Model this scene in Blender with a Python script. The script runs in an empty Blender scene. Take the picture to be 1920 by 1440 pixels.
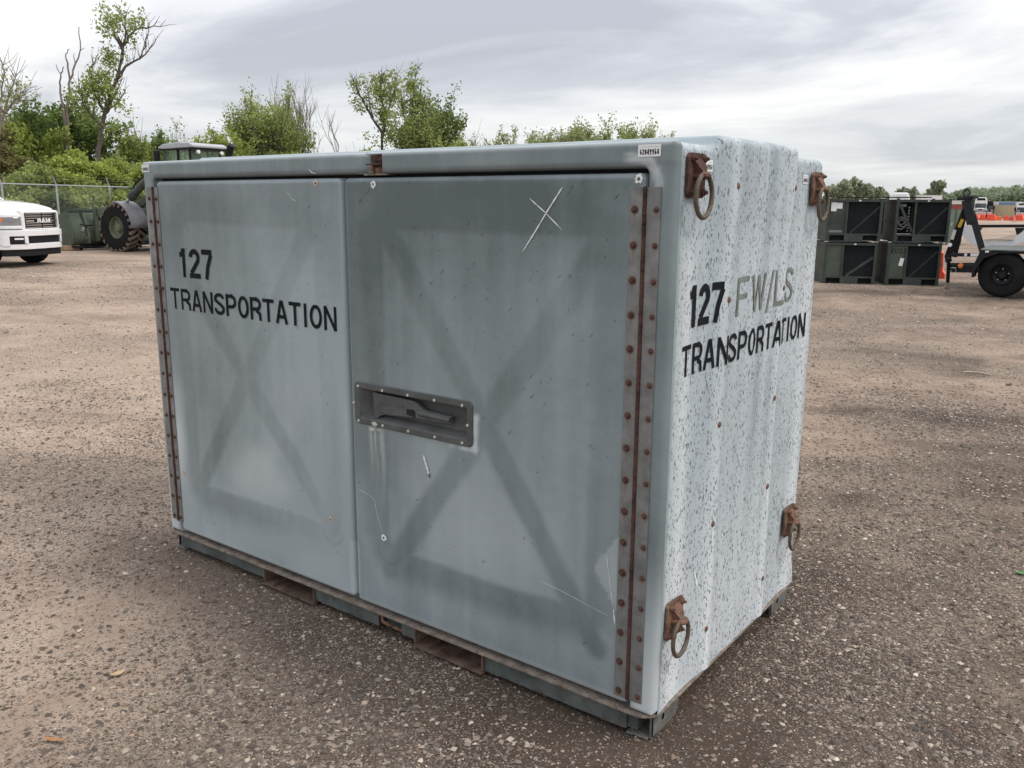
import bpy, math, random
import numpy as np
from mathutils import Vector, Matrix
R = math.radians
rng = np.random.default_rng(7)
random.seed(7)

# ------------------------------------------------------------------ camera, sky, sun, exposure
FPX = 1616.12                       # focal length in pixels of a 1920 px wide picture
CAM = np.array([1.126, -2.279, 1.729]); YAW, PITCH, ROLL = -0.641, -0.208, 0.005
_fw = np.array([math.sin(YAW)*math.cos(PITCH), math.cos(YAW)*math.cos(PITCH), math.sin(PITCH)])
_r = np.array([math.cos(YAW), -math.sin(YAW), 0.0]); _u = np.cross(_r, _fw)
_rr = _r*math.cos(ROLL)+_u*math.sin(ROLL); _uu = -_r*math.sin(ROLL)+_u*math.cos(ROLL)
sc = bpy.context.scene
col = sc.collection
cam_d = bpy.data.cameras.new('camera'); cam = bpy.data.objects.new('camera', cam_d); col.objects.link(cam)
cam_d.sensor_width = 36; cam_d.lens = 36*FPX/1920; cam_d.clip_start = 0.05; cam_d.clip_end = 5000
cam.matrix_world = Matrix(((_rr[0], _uu[0], -_fw[0], CAM[0]), (_rr[1], _uu[1], -_fw[1], CAM[1]), (_rr[2], _uu[2], -_fw[2], CAM[2]), (0, 0, 0, 1)))
sc.camera = cam
sc.view_settings.view_transform = 'Standard'; sc.view_settings.look = 'None'
sc.view_settings.exposure = 0.2; sc.view_settings.gamma = 1; sc.view_settings.use_curve_mapping = False
SUN_EL, SUN_AZ = R(52), R(68)       # azimuth clockwise from +Y
w = bpy.data.worlds.new('World'); sc.world = w; w.use_nodes = True
nt = w.node_tree; nt.nodes.clear()
def N(nt, t, **kw):
    n = nt.nodes.new(t)
    for k, v in kw.items():
        if k.startswith('i_'):
            n.inputs[int(k[2:]) if k[2:].isdigit() else k[2:].replace('_', ' ')].default_value = v
        else: setattr(n, k, v)
    return n
def ramp(nt, fac, stops, interp='LINEAR'):
    n = nt.nodes.new('ShaderNodeValToRGB'); n.color_ramp.interpolation = interp
    e = n.color_ramp.elements
    while len(e) < len(stops): e.new(0.5)
    for k, (p, c) in enumerate(stops):
        e[k].position = p; e[k].color = (c, c, c, 1) if not hasattr(c, '__len__') else (*c, 1)
    if fac is not None: nt.links.new(fac, n.inputs[0])
    return n.outputs[0]
def math_n(nt, op, a, b=None, c=None, clamp=False):
    n = nt.nodes.new('ShaderNodeMath'); n.operation = op; n.use_clamp = clamp
    for i, v in enumerate((a, b, c)):
        if v is None: continue
        if isinstance(v, (int, float)): n.inputs[i].default_value = v
        else: nt.links.new(v, n.inputs[i])
    return n.outputs[0]
def mixc(nt, f, a, b, blend='MIX'):
    n = nt.nodes.new('ShaderNodeMix'); n.data_type = 'RGBA'; n.blend_type = blend
    for s, v in ((n.inputs[0], f), (n.inputs[6], a), (n.inputs[7], b)):
        if isinstance(v, (int, float)): s.default_value = v
        elif isinstance(v, (tuple, list)): s.default_value = (*v[:3], 1)
        else: nt.links.new(v, s)
    return n.outputs[2]
L = nt.links.new
sky = N(nt, 'ShaderNodeTexSky', sky_type='NISHITA', sun_disc=False, sun_elevation=SUN_EL, sun_rotation=SUN_AZ)
bg1 = N(nt, 'ShaderNodeBackground'); bg1.inputs[1].default_value = 0.10; L(sky.outputs[0], bg1.inputs[0])
tc = N(nt, 'ShaderNodeTexCoord'); sp = N(nt, 'ShaderNodeSeparateXYZ'); L(tc.outputs['Generated'], sp.inputs[0])
zc = math_n(nt, 'MAXIMUM', sp.outputs[2], 0.0)
den = math_n(nt, 'ADD', zc, 0.13)
cmb = N(nt, 'ShaderNodeCombineXYZ')
L(math_n(nt, 'DIVIDE', sp.outputs[0], den), cmb.inputs[0]); L(math_n(nt, 'DIVIDE', sp.outputs[1], den), cmb.inputs[1])
mp = N(nt, 'ShaderNodeMapping'); mp.inputs['Rotation'].default_value = (0, 0, R(-36)); mp.inputs['Location'].default_value = (3.1, 1.7, 0); mp.inputs['Scale'].default_value = (0.8, 1.15, 1)
L(cmb.outputs[0], mp.inputs[0])
n1 = N(nt, 'ShaderNodeTexNoise'); n1.inputs['Scale'].default_value = 0.72; n1.inputs['Detail'].default_value = 7; n1.inputs['Roughness'].default_value = 0.56; n1.inputs['Distortion'].default_value = 0.5
L(mp.outputs[0], n1.inputs['Vector'])
n2 = N(nt, 'ShaderNodeTexNoise'); n2.inputs['Scale'].default_value = 0.33; n2.inputs['Detail'].default_value = 3
L(mp.outputs[0], n2.inputs['Vector'])
dens = math_n(nt, 'ADD', math_n(nt, 'MULTIPLY', n1.outputs[0], 0.74), math_n(nt, 'MULTIPLY', n2.outputs[0], 0.26))
cc = ramp(nt, dens, [(0.37, (0.41, 0.425, 0.475)), (0.445, (0.51, 0.525, 0.57)), (0.495, (0.65, 0.66, 0.685)), (0.55, (0.745, 0.75, 0.755)), (0.62, (0.90, 0.89, 0.87))])
# overcast luminance gradient: the zenith is brighter than the horizon
gr = math_n(nt, 'ADD', 1.03, math_n(nt, 'MULTIPLY', zc, 1.1))
hz = ramp(nt, zc, [(0.0, 1.0), (0.16, 0.0)])
cc = mixc(nt, math_n(nt, 'MULTIPLY', hz, 0.6), cc, (0.60, 0.63, 0.64))
bg2 = N(nt, 'ShaderNodeBackground'); L(cc, bg2.inputs[0]); L(gr, bg2.inputs[1])
mx = N(nt, 'ShaderNodeMixShader'); mx.inputs[0].default_value = 0.92
L(bg1.outputs[0], mx.inputs[1]); L(bg2.outputs[0], mx.inputs[2])
wo = N(nt, 'ShaderNodeOutputWorld'); L(mx.outputs[0], wo.inputs[0])
sd = bpy.data.lights.new('sun', 'SUN'); sd.energy = 1.5; sd.angle = R(22); sd.color = (1, 0.94, 0.85)
so = bpy.data.objects.new('sun', sd); col.objects.link(so)
sdir = Vector((math.sin(SUN_AZ)*math.cos(SUN_EL), math.cos(SUN_AZ)*math.cos(SUN_EL), math.sin(SUN_EL)))
so.rotation_euler = sdir.to_track_quat('Z', 'Y').to_euler(); so.location = (6, 2, 12)

# ------------------------------------------------------------------ helpers
def tag(o, label=None, cat=None, group=None, kind=None):
    if label: o['label'] = label
    if cat: o['category'] = cat
    if group: o['group'] = group
    if kind: o['kind'] = kind
    return o
def empty(name, loc=(0, 0, 0), rz=0.0, label=None, cat=None, group=None, parent=None):
    o = bpy.data.objects.new(name, None); o.empty_display_size = 0.2; col.objects.link(o)
    o.location = loc; o.rotation_euler = (0, 0, rz)
    if parent is not None: o.parent = parent
    return tag(o, label, cat, group)
def mesh_np(name, V, F, mat=None, parent=None, smooth=False, attrs=None, loc=None, nside=4):
    V = np.asarray(V, dtype=np.float32); F = np.asarray(F, dtype=np.int32)
    me = bpy.data.meshes.new(name); nf = len(F); k = F.shape[1]
    me.vertices.add(len(V)); me.vertices.foreach_set('co', V.ravel())
    me.loops.add(nf*k); me.loops.foreach_set('vertex_index', F.ravel())
    me.polygons.add(nf); me.polygons.foreach_set('loop_start', np.arange(nf, dtype=np.int32)*k)
    me.polygons.foreach_set('loop_total', np.full(nf, k, dtype=np.int32))
    me.polygons.foreach_set('use_smooth', np.full(nf, bool(smooth)))
    me.update(calc_edges=True)
    if attrs:
        for n_, (dom, arr) in attrs.items():
            a = me.attributes.new(n_, 'FLOAT', dom); a.data.foreach_set('value', np.asarray(arr, dtype=np.float32).ravel())
    if mat: me.materials.append(mat)
    o = bpy.data.objects.new(name, me); col.objects.link(o)
    if parent is not None: o.parent = parent
    if loc is not None: o.location = loc
    return o
class MB:
    def __init__(s, M=None): s.v = []; s.f = []; s.M = M
    def add(s, vs, fs):
        b = len(s.v)
        s.v += [tuple(v) for v in vs]; s.f += [tuple(i+b for i in f) for f in fs]; return s
    def box(s, x0, x1, y0, y1, z0, z1, M=None):
        vs = [(x, y, z) for z in (z0, z1) for y in (y0, y1) for x in (x0, x1)]
        if M is not None: vs = [tuple(M @ Vector(v)) for v in vs]
        return s.add(vs, [(0, 2, 3, 1), (4, 5, 7, 6), (0, 1, 5, 4), (2, 6, 7, 3), (0, 4, 6, 2), (1, 3, 7, 5)])
    def bar(s, a, b, wd, ht, up=(0, 0, 1)):
        a = Vector(a); b = Vector(b); d = (b-a).normalized(); upv = Vector(up)
        sx = d.cross(upv)
        if sx.length < 1e-4: sx = d.cross(Vector((1, 0, 0)))
        sx.normalize(); uz = sx.cross(d)
        vs = []
        for p in (a, b):
            for (i, j) in ((-1, -1), (1, -1), (1, 1), (-1, 1)): vs.append(p+sx*wd/2*i+uz*ht/2*j)
        return s.add(vs, [(0, 1, 2, 3), (7, 6, 5, 4), (0, 4, 5, 1), (1, 5, 6, 2), (2, 6, 7, 3), (3, 7, 4, 0)])
    def tube(s, pts, rad, n=8, cap=True):
        pts = [Vector(p) for p in pts]; m = len(pts)
        rad = [rad]*m if isinstance(rad, (int, float)) else rad
        ref = None; rings = []
        for i in range(m):
            d = (pts[min(i+1, m-1)]-pts[max(i-1, 0)]).normalized()
            if ref is None: ref = d.orthogonal().normalized()
            ref = (ref-d*ref.dot(d)).normalized(); q = d.cross(ref)
            rings.append([pts[i]+(ref*math.cos(2*math.pi*k/n)+q*math.sin(2*math.pi*k/n))*rad[i] for k in range(n)])
        vs = [v for r_ in rings for v in r_]
        fs = [(i*n+k, i*n+(k+1) % n, (i+1)*n+(k+1) % n, (i+1)*n+k) for i in range(m-1) for k in range(n)]
        if cap: fs += [tuple(range(n))[::-1], tuple((m-1)*n+k for k in range(n))]
        return s.add(vs, fs)
    def lathe(s, prof, n=24, origin=(0, 0, 0), axis='Y'):
        # prof: list of (radius, along axis)
        o = Vector(origin); vs = []
        for (r_, t) in prof:
            for k in range(n):
                a = 2*math.pi*k/n; c, q = r_*math.cos(a), r_*math.sin(a)
                vs.append(o+Vector({'Y': (c, t, q), 'X': (t, c, q), 'Z': (c, q, t)}[axis]))
        fs = [(i*n+k, i*n+(k+1) % n, (i+1)*n+(k+1) % n, (i+1)*n+k) for i in range(len(prof)-1) for k in range(n)]
        return s.add(vs, fs)
    def prism(s, poly, y0, y1, plane='XZ'):
        n = len(poly)
        def P(p, t): return {'XZ': (p[0], t, p[1]), 'YZ': (t, p[0], p[1]), 'XY': (p[0], p[1], t)}[plane]
        vs = [P(p, y0) for p in poly]+[P(p, y1) for p in poly]
        fs = [tuple(range(n)), tuple(range(2*n-1, n-1, -1))]+[(i, i+n, (i+1) % n+n, (i+1) % n) for i in range(n)]
        return s.add(vs, fs)
    def torus(s, c, Rm, r_, axis='X', n=28, m=8, sy=1.0):
        c = Vector(c); vs = []
        for i in range(n):
            a = 2*math.pi*i/n
            for j in range(m):
                b = 2*math.pi*j/m; q = Rm+r_*math.cos(b); t = r_*math.sin(b)
                p = {'X': (t, q*math.cos(a), q*math.sin(a)*sy), 'Y': (q*math.cos(a), t, q*math.sin(a)*sy), 'Z': (q*math.cos(a), q*math.sin(a)*sy, t)}[axis]
                vs.append(c+Vector(p))
        return s.add(vs, [(i*m+j, ((i+1) % n)*m+j, ((i+1) % n)*m+(j+1) % m, i*m+(j+1) % m) for i in range(n) for j in range(m)])
    def build(s, name, mat, parent=None, smooth=False, bevel=0, loc=None, fix=True, rot=None):
        me = bpy.data.meshes.new(name); me.from_pydata([tuple(v) for v in s.v], [], s.f)
        if s.M is not None: me.transform(s.M)
        if fix:
            import bmesh
            bm = bmesh.new(); bm.from_mesh(me); bmesh.ops.recalc_face_normals(bm, faces=bm.faces); bm.to_mesh(me); bm.free()
        me.materials.append(mat)
        o = bpy.data.objects.new(name, me); col.objects.link(o)
        if smooth:
            me.polygons.foreach_set('use_smooth', [True]*len(me.polygons))
            try: me.set_sharp_from_angle(angle=R(38))
            except Exception: pass
        if bevel:
            b = o.modifiers.new('bevel', 'BEVEL'); b.width = bevel; b.segments = 2; b.limit_method = 'ANGLE'; b.angle_limit = R(40)
        if parent is not None: o.parent = parent
        if loc is not None: o.location = loc
        if rot is not None: o.rotation_euler = rot
        return o
def copy_obj(o, parent, loc=None):
    c = o.copy(); col.objects.link(c); c.parent = parent
    if loc is not None: c.location = loc
    return c
def children_of(o): return [x for x in bpy.data.objects if x.parent == o]
def copy_tree(o, parent=None):
    c = o.copy(); col.objects.link(c); c.parent = parent
    for ch in children_of(o): copy_tree(ch, c)
    return c
# value noise in numpy
def vnoise(x, y, seed=0):
    x = np.asarray(x, float); y = np.asarray(y, float)
    xi = np.floor(x).astype(np.int64); yi = np.floor(y).astype(np.int64); fx = x-xi; fy = y-yi
    fx = fx*fx*(3-2*fx); fy = fy*fy*(3-2*fy)
    def h(a, b):
        q = (a*374761393+b*668265263+seed*1442695041) & 0x7fffffff
        q = ((q ^ (q >> 13))*1274126177) & 0x7fffffff
        return ((q ^ (q >> 16)) & 0xffff)/65535.0
    return (h(xi, yi)*(1-fx)+h(xi+1, yi)*fx)*(1-fy)+(h(xi, yi+1)*(1-fx)+h(xi+1, yi+1)*fx)*fy
def fbm(x, y, seed=0, oct=4):
    s = 0; a = 0.5; t = 0
    for o in range(oct):
        s = s+a*vnoise(x*2**o, y*2**o, seed+o*17); t += a; a *= 0.5
    return s/t
def sstep(a, b, x):
    t = np.clip((np.asarray(x, float)-a)/(b-a), 0, 1); return t*t*(3-2*t)
def seg_dist(x, z, a, b):
    ax, az = a; bx, bz = b; dx, dz = bx-ax, bz-az; L2 = dx*dx+dz*dz
    t = np.clip(((x-ax)*dx+(z-az)*dz)/L2, 0, 1)
    return np.hypot(x-ax-t*dx, z-az-t*dz)
# places in the yard by bearing (picture column) and horizontal distance from the photographer
def ray(u, v): return _fw+_rr*(u-960)/FPX+_uu*(720-v)/FPX
def hdir(u):
    # a ray of that column at the horizon
    v = 379+(u-960)*0.0049; d = ray(u, v); h = d[:2]/np.hypot(*d[:2]); return h
def W(u, d, z=0.0):
    h = hdir(u); return (CAM[0]+h[0]*d, CAM[1]+h[1]*d, z)
def Wg(u, v, z=0.0):
    d = ray(u, v); t = (z-CAM[2])/d[2]; p = CAM+t*d; return (p[0], p[1], z)
def Wh(u, v, d):                    # point on the ray at horizontal distance d
    r_ = ray(u, v); t = d/np.hypot(r_[0], r_[1]); p = CAM+t*r_; return (p[0], p[1], p[2])
def face_rz(u, extra=0.0):          # rotation that makes local -Y look at the photographer
    h = hdir(u); return math.atan2(h[1], h[0])-math.pi/2+R(extra)

# ------------------------------------------------------------------ materials
MATS = {}
def mat(name, color, rough=0.6, metal=0.0, var=0.12, scale=6.0, bump=0.0, spec=0.5, rust=0.0, emit=None, coat=0.0, bscale=None):
    m = bpy.data.materials.new(name); m.use_nodes = True; t = m.node_tree
    b = t.nodes['Principled BSDF']; b.inputs['Roughness'].default_value = rough; b.inputs['Metallic'].default_value = metal
    b.inputs['Specular IOR Level'].default_value = spec; b.inputs['Coat Weight'].default_value = coat
    tcn = N(t, 'ShaderNodeTexCoord'); no = N(t, 'ShaderNodeTexNoise'); no.inputs['Scale'].default_value = scale; no.inputs['Detail'].default_value = 6; no.inputs['Roughness'].default_value = 0.62
    t.links.new(tcn.outputs['Object'], no.inputs['Vector'])
    c = np.array(color)
    f = ramp(t, no.outputs[0], [(0.3, 0.0), (0.7, 1.0)])
    out = mixc(t, f, tuple(c*(1-var)), tuple(np.minimum(c*(1+var), 1)))
    if rust > 0:
        n3 = N(t, 'ShaderNodeTexNoise'); n3.inputs['Scale'].default_value = scale*2.3; n3.inputs['Detail'].default_value = 8; n3.inputs['Roughness'].default_value = 0.7
        t.links.new(tcn.outputs['Object'], n3.inputs['Vector'])
        out = mixc(t, ramp(t, n3.outputs[0], [(0.62-rust*0.3, 0.0), (0.70-rust*0.25, 1.0)]), out, (0.12, 0.045, 0.02))
    t.links.new(out, b.inputs['Base Color'])
    if bump:
        bp = N(t, 'ShaderNodeBump'); bp.inputs['Strength'].default_value = min(1, bump); bp.inputs['Distance'].default_value = 0.004*max(1, bump)
        n4 = N(t, 'ShaderNodeTexNoise'); n4.inputs['Scale'].default_value = bscale or scale*6; n4.inputs['Detail'].default_value = 5
        t.links.new(tcn.outputs['Object'], n4.inputs['Vector']); t.links.new(n4.outputs[0], bp.inputs['Height']); t.links.new(bp.outputs[0], b.inputs['Normal'])
    MATS[name] = m; return m
def attr(t, name):
    a = N(t, 'ShaderNodeAttribute'); a.attribute_name = name; return a.outputs['Fac']
# ------------------------------------------------------------------ ground
def paint_mat(name, dark, light, pale, speck=0.0):
    m = bpy.data.materials.new(name); m.use_nodes = True; t = m.node_tree; b = t.nodes['Principled BSDF']
    tcn = N(t, 'ShaderNodeTexCoord'); O = tcn.outputs['Object']
    tone = attr(t, 'tone'); chalk = attr(t, 'chalk'); grime = attr(t, 'grime')
    # vertical streaks of weathering
    mpn = N(t, 'ShaderNodeMapping'); mpn.inputs['Scale'].default_value = (9, 9, 0.7); t.links.new(O, mpn.inputs[0])
    ns = N(t, 'ShaderNodeTexNoise'); ns.inputs['Scale'].default_value = 1.6; ns.inputs['Detail'].default_value = 5; t.links.new(mpn.outputs[0], ns.inputs['Vector'])
    nb = N(t, 'ShaderNodeTexNoise'); nb.inputs['Scale'].default_value = 2.2; nb.inputs['Detail'].default_value = 7; nb.inputs['Roughness'].default_value = 0.6; t.links.new(O, nb.inputs['Vector'])
    nf = N(t, 'ShaderNodeTexNoise'); nf.inputs['Scale'].default_value = 260; nf.inputs['Detail'].default_value = 3; t.links.new(O, nf.inputs['Vector'])
    f = math_n(t, 'ADD', tone, math_n(t, 'MULTIPLY', math_n(t, 'SUBTRACT', ns.outputs[0], 0.5), 0.34))
    f = math_n(t, 'ADD', f, math_n(t, 'MULTIPLY', math_n(t, 'SUBTRACT', nb.outputs[0], 0.5), 0.55))
    f = math_n(t, 'ADD', f, math_n(t, 'MULTIPLY', math_n(t, 'SUBTRACT', nf.outputs[0], 0.5), 0.16))
    nm_ = N(t, 'ShaderNodeTexNoise'); nm_.inputs['Scale'].default_value = 19; nm_.inputs['Detail'].default_value = 8; nm_.inputs['Roughness'].default_value = 0.72; t.links.new(O, nm_.inputs['Vector'])
    f = math_n(t, 'ADD', f, math_n(t, 'MULTIPLY', math_n(t, 'SUBTRACT', nm_.outputs[0], 0.5), 0.34), clamp=True)
    c = mixc(t, f, dark, light)
    c = mixc(t, chalk, c, pale)
    c = mixc(t, grime, c, (0.055, 0.05, 0.042))
    if speck:
        mps = N(t, 'ShaderNodeMapping'); mps.inputs['Scale'].default_value = (115, 115, 52); mps.inputs['Rotation'].default_value = (R(14), 0, 0)
        nd = N(t, 'ShaderNodeTexNoise'); nd.inputs['Scale'].default_value = 14; t.links.new(O, nd.inputs['Vector'])
        dist = N(t, 'ShaderNodeVectorMath', operation='MULTIPLY_ADD'); t.links.new(nd.outputs['Color'], dist.inputs[0]); dist.inputs[1].default_value = (0.03, 0.03, 0.03); t.links.new(O, dist.inputs[2])
        t.links.new(dist.outputs[0], mps.inputs[0])
        nclu = N(t, 'ShaderNodeTexNoise'); nclu.inputs['Scale'].default_value = 7.0; nclu.inputs['Detail'].default_value = 3; t.links.new(O, nclu.inputs['Vector'])
        def flecks(scale, loc, thr, size):
            mq = N(t, 'ShaderNodeMapping'); mq.inputs['Location'].default_value = loc; mq.inputs['Scale'].default_value = (scale,)*3; t.links.new(mps.outputs[0], mq.inputs[0])
            vo = N(t, 'ShaderNodeTexVoronoi'); vo.inputs['Scale'].default_value = 1.0; vo.inputs['Randomness'].default_value = 1.0; t.links.new(mq.outputs[0], vo.inputs['Vector'])
            sc_ = N(t, 'ShaderNodeSeparateColor'); t.links.new(vo.outputs['Color'], sc_.inputs[0])
            rad = math_n(t, 'MULTIPLY', math_n(t, 'ADD', sc_.outputs[1], 0.45), size)
            inside = math_n(t, 'LESS_THAN', vo.outputs['Distance'], rad)
            pick = math_n(t, 'GREATER_THAN', sc_.outputs[0], math_n(t, 'ADD', thr-0.45, math_n(t, 'MULTIPLY', nclu.outputs[0], 0.9)))
            return math_n(t, 'MULTIPLY', inside, pick)
        nfm = N(t, 'ShaderNodeTexNoise'); nfm.inputs['Scale'].default_value = 90; t.links.new(O, nfm.inputs['Vector'])
        s1 = math_n(t, 'MAXIMUM', flecks(1.0, (0, 0, 0), 0.54, 0.31), flecks(1.75, (3.3, 1.2, 8.8), 0.62, 0.33))
        s1 = math_n(t, 'MAXIMUM', s1, flecks(0.5, (7.3, 5.2, 2.8), 0.80, 0.20))
        s1 = math_n(t, 'MULTIPLY', s1, attr(t, 'speck'))
        s1 = math_n(t, 'MULTIPLY', s1, ramp(t, nfm.outputs[0], [(0.2, 0.55), (0.5, 1.0)]))
        c = mixc(t, math_n(t, 'MULTIPLY', s1, 0.92), c, (0.10, 0.125, 0.135))
    t.links.new(c, b.inputs['Base Color'])
    b.inputs['Roughness'].default_value = 0.52; b.inputs['Specular IOR Level'].default_value = 0.35
    bp = N(t, 'ShaderNodeBump'); bp.inputs['Strength'].default_value = 0.35; bp.inputs['Distance'].default_value = 0.0012
    nh = N(t, 'ShaderNodeTexNoise'); nh.inputs['Scale'].default_value = 55; nh.inputs['Detail'].default_value = 6; t.links.new(O, nh.inputs['Vector'])
    t.links.new(nh.outputs[0], bp.inputs['Height']); t.links.new(bp.outputs[0], b.inputs['Normal'])
    return m
M_paint = paint_mat('faded_grey_green_paint', (0.108, 0.138, 0.143), (0.335, 0.396, 0.415), (0.63, 0.675, 0.695))
M_side = paint_mat('flecked_pale_paint', (0.28, 0.335, 0.36), (0.51, 0.575, 0.625), (0.76, 0.79, 0.81), speck=1.0)
M_black = mat('black_lettering', (0.010, 0.012, 0.016), 0.8, spec=0.12, var=0.3, scale=20)
def worn(m, under, lo=0.62, scale=70):
    t = m.node_tree; b = t.nodes['Principled BSDF']; src = b.inputs['Base Color'].links[0].from_socket
    n = N(t, 'ShaderNodeTexNoise'); n.inputs['Scale'].default_value = scale; n.inputs['Detail'].default_value = 8; n.inputs['Roughness'].default_value = 0.75
    tcn = N(t, 'ShaderNodeTexCoord'); t.links.new(tcn.outputs['Object'], n.inputs['Vector'])
    t.links.new(mixc(t, ramp(t, n.outputs[0], [(lo, 0.0), (lo+0.05, 0.85)]), src, under), b.inputs['Base Color'])
worn(M_black, (0.25, 0.29, 0.30), 0.72, 110)
M_olive = mat('faded_olive_lettering', (0.17, 0.19, 0.165), 0.6, var=0.35, scale=30)
M_sticker = mat('white_sticker', (0.78, 0.79, 0.80), 0.45, var=0.05)
M_ink = mat('sticker_ink', (0.05, 0.045, 0.05), 0.5, var=0.2)
M_rust = mat('brown_rust', (0.085, 0.045, 0.036), 0.85, spec=0.2, var=0.5, scale=28, bump=1.2, bscale=120)
M_rust2 = mat('orange_rust', (0.165, 0.095, 0.066), 0.85, spec=0.2, var=0.65, scale=24, bump=1.2, bscale=120)
M_rusto = mat('rusty_olive_steel', (0.12, 0.10, 0.072), 0.7, var=0.35, scale=14, rust=0.32, bump=0.8, bscale=150)
M_skid = mat('dark_grey_green_steel', (0.092, 0.105, 0.10), 0.6, spec=0.3, var=0.4, scale=9, rust=0.08, bump=0.7, bscale=60)
M_rim = mat('worn_rim_steel', (0.21, 0.175, 0.145), 0.8, var=0.45, scale=22, rust=0.2, bump=1.0)
M_tray = mat('dark_grey_tray', (0.085, 0.09, 0.089), 0.55, spec=0.35, var=0.25, scale=10, bump=0.4)
M_rivet = mat('white_rivet', (0.62, 0.62, 0.58), 0.4, var=0.1)
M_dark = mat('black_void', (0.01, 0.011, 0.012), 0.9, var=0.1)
M_wear = mat('white_scrape', (0.75, 0.78, 0.78), 0.6, var=0.1)
M_chip = mat('exposed_fibre', (0.55, 0.47, 0.38), 0.8, var=0.35, scale=60)
M_putty = mat('pale_green_putty', (0.46, 0.50, 0.38), 0.7, var=0.25, scale=40)

def steel_attr():
    m = bpy.data.materials.new('stained_steel_hinge'); m.use_nodes = True; t = m.node_tree; b = t.nodes['Principled BSDF']
    tcn = N(t, 'ShaderNodeTexCoord'); O = tcn.outputs['Object']
    nb = N(t, 'ShaderNodeTexNoise'); nb.inputs['Scale'].default_value = 14; nb.inputs['Detail'].default_value = 8; nb.inputs['Roughness'].default_value = 0.65; t.links.new(O, nb.inputs['Vector'])
    c = mixc(t, ramp(t, nb.outputs[0], [(0.3, 0.0), (0.7, 1.0)]), (0.12, 0.127, 0.127), (0.27, 0.272, 0.268))
    r_ = attr(t, 'rust')
    f = math_n(t, 'MULTIPLY', r_, math_n(t, 'ADD', 0.5, nb.outputs[0]), clamp=True)
    c = mixc(t, ramp(t, f, [(0.10, 0.0), (0.45, 0.55), (0.9, 1.0)]), c, ramp(t, f, [(0.2, (0.22, 0.15, 0.095)), (0.8, (0.075, 0.033, 0.022))]))
    t.links.new(c, b.inputs['Base Color']); b.inputs['Metallic'].default_value = 0.25; b.inputs['Roughness'].default_value = 0.55
    bp = N(t, 'ShaderNodeBump'); bp.inputs['Strength'].default_value = 0.5; bp.inputs['Distance'].default_value = 0.001
    t.links.new(nb.outputs[0], bp.inputs['Height']); t.links.new(bp.outputs[0], b.inputs['Normal'])
    return m
M_hinge = steel_attr()

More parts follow.
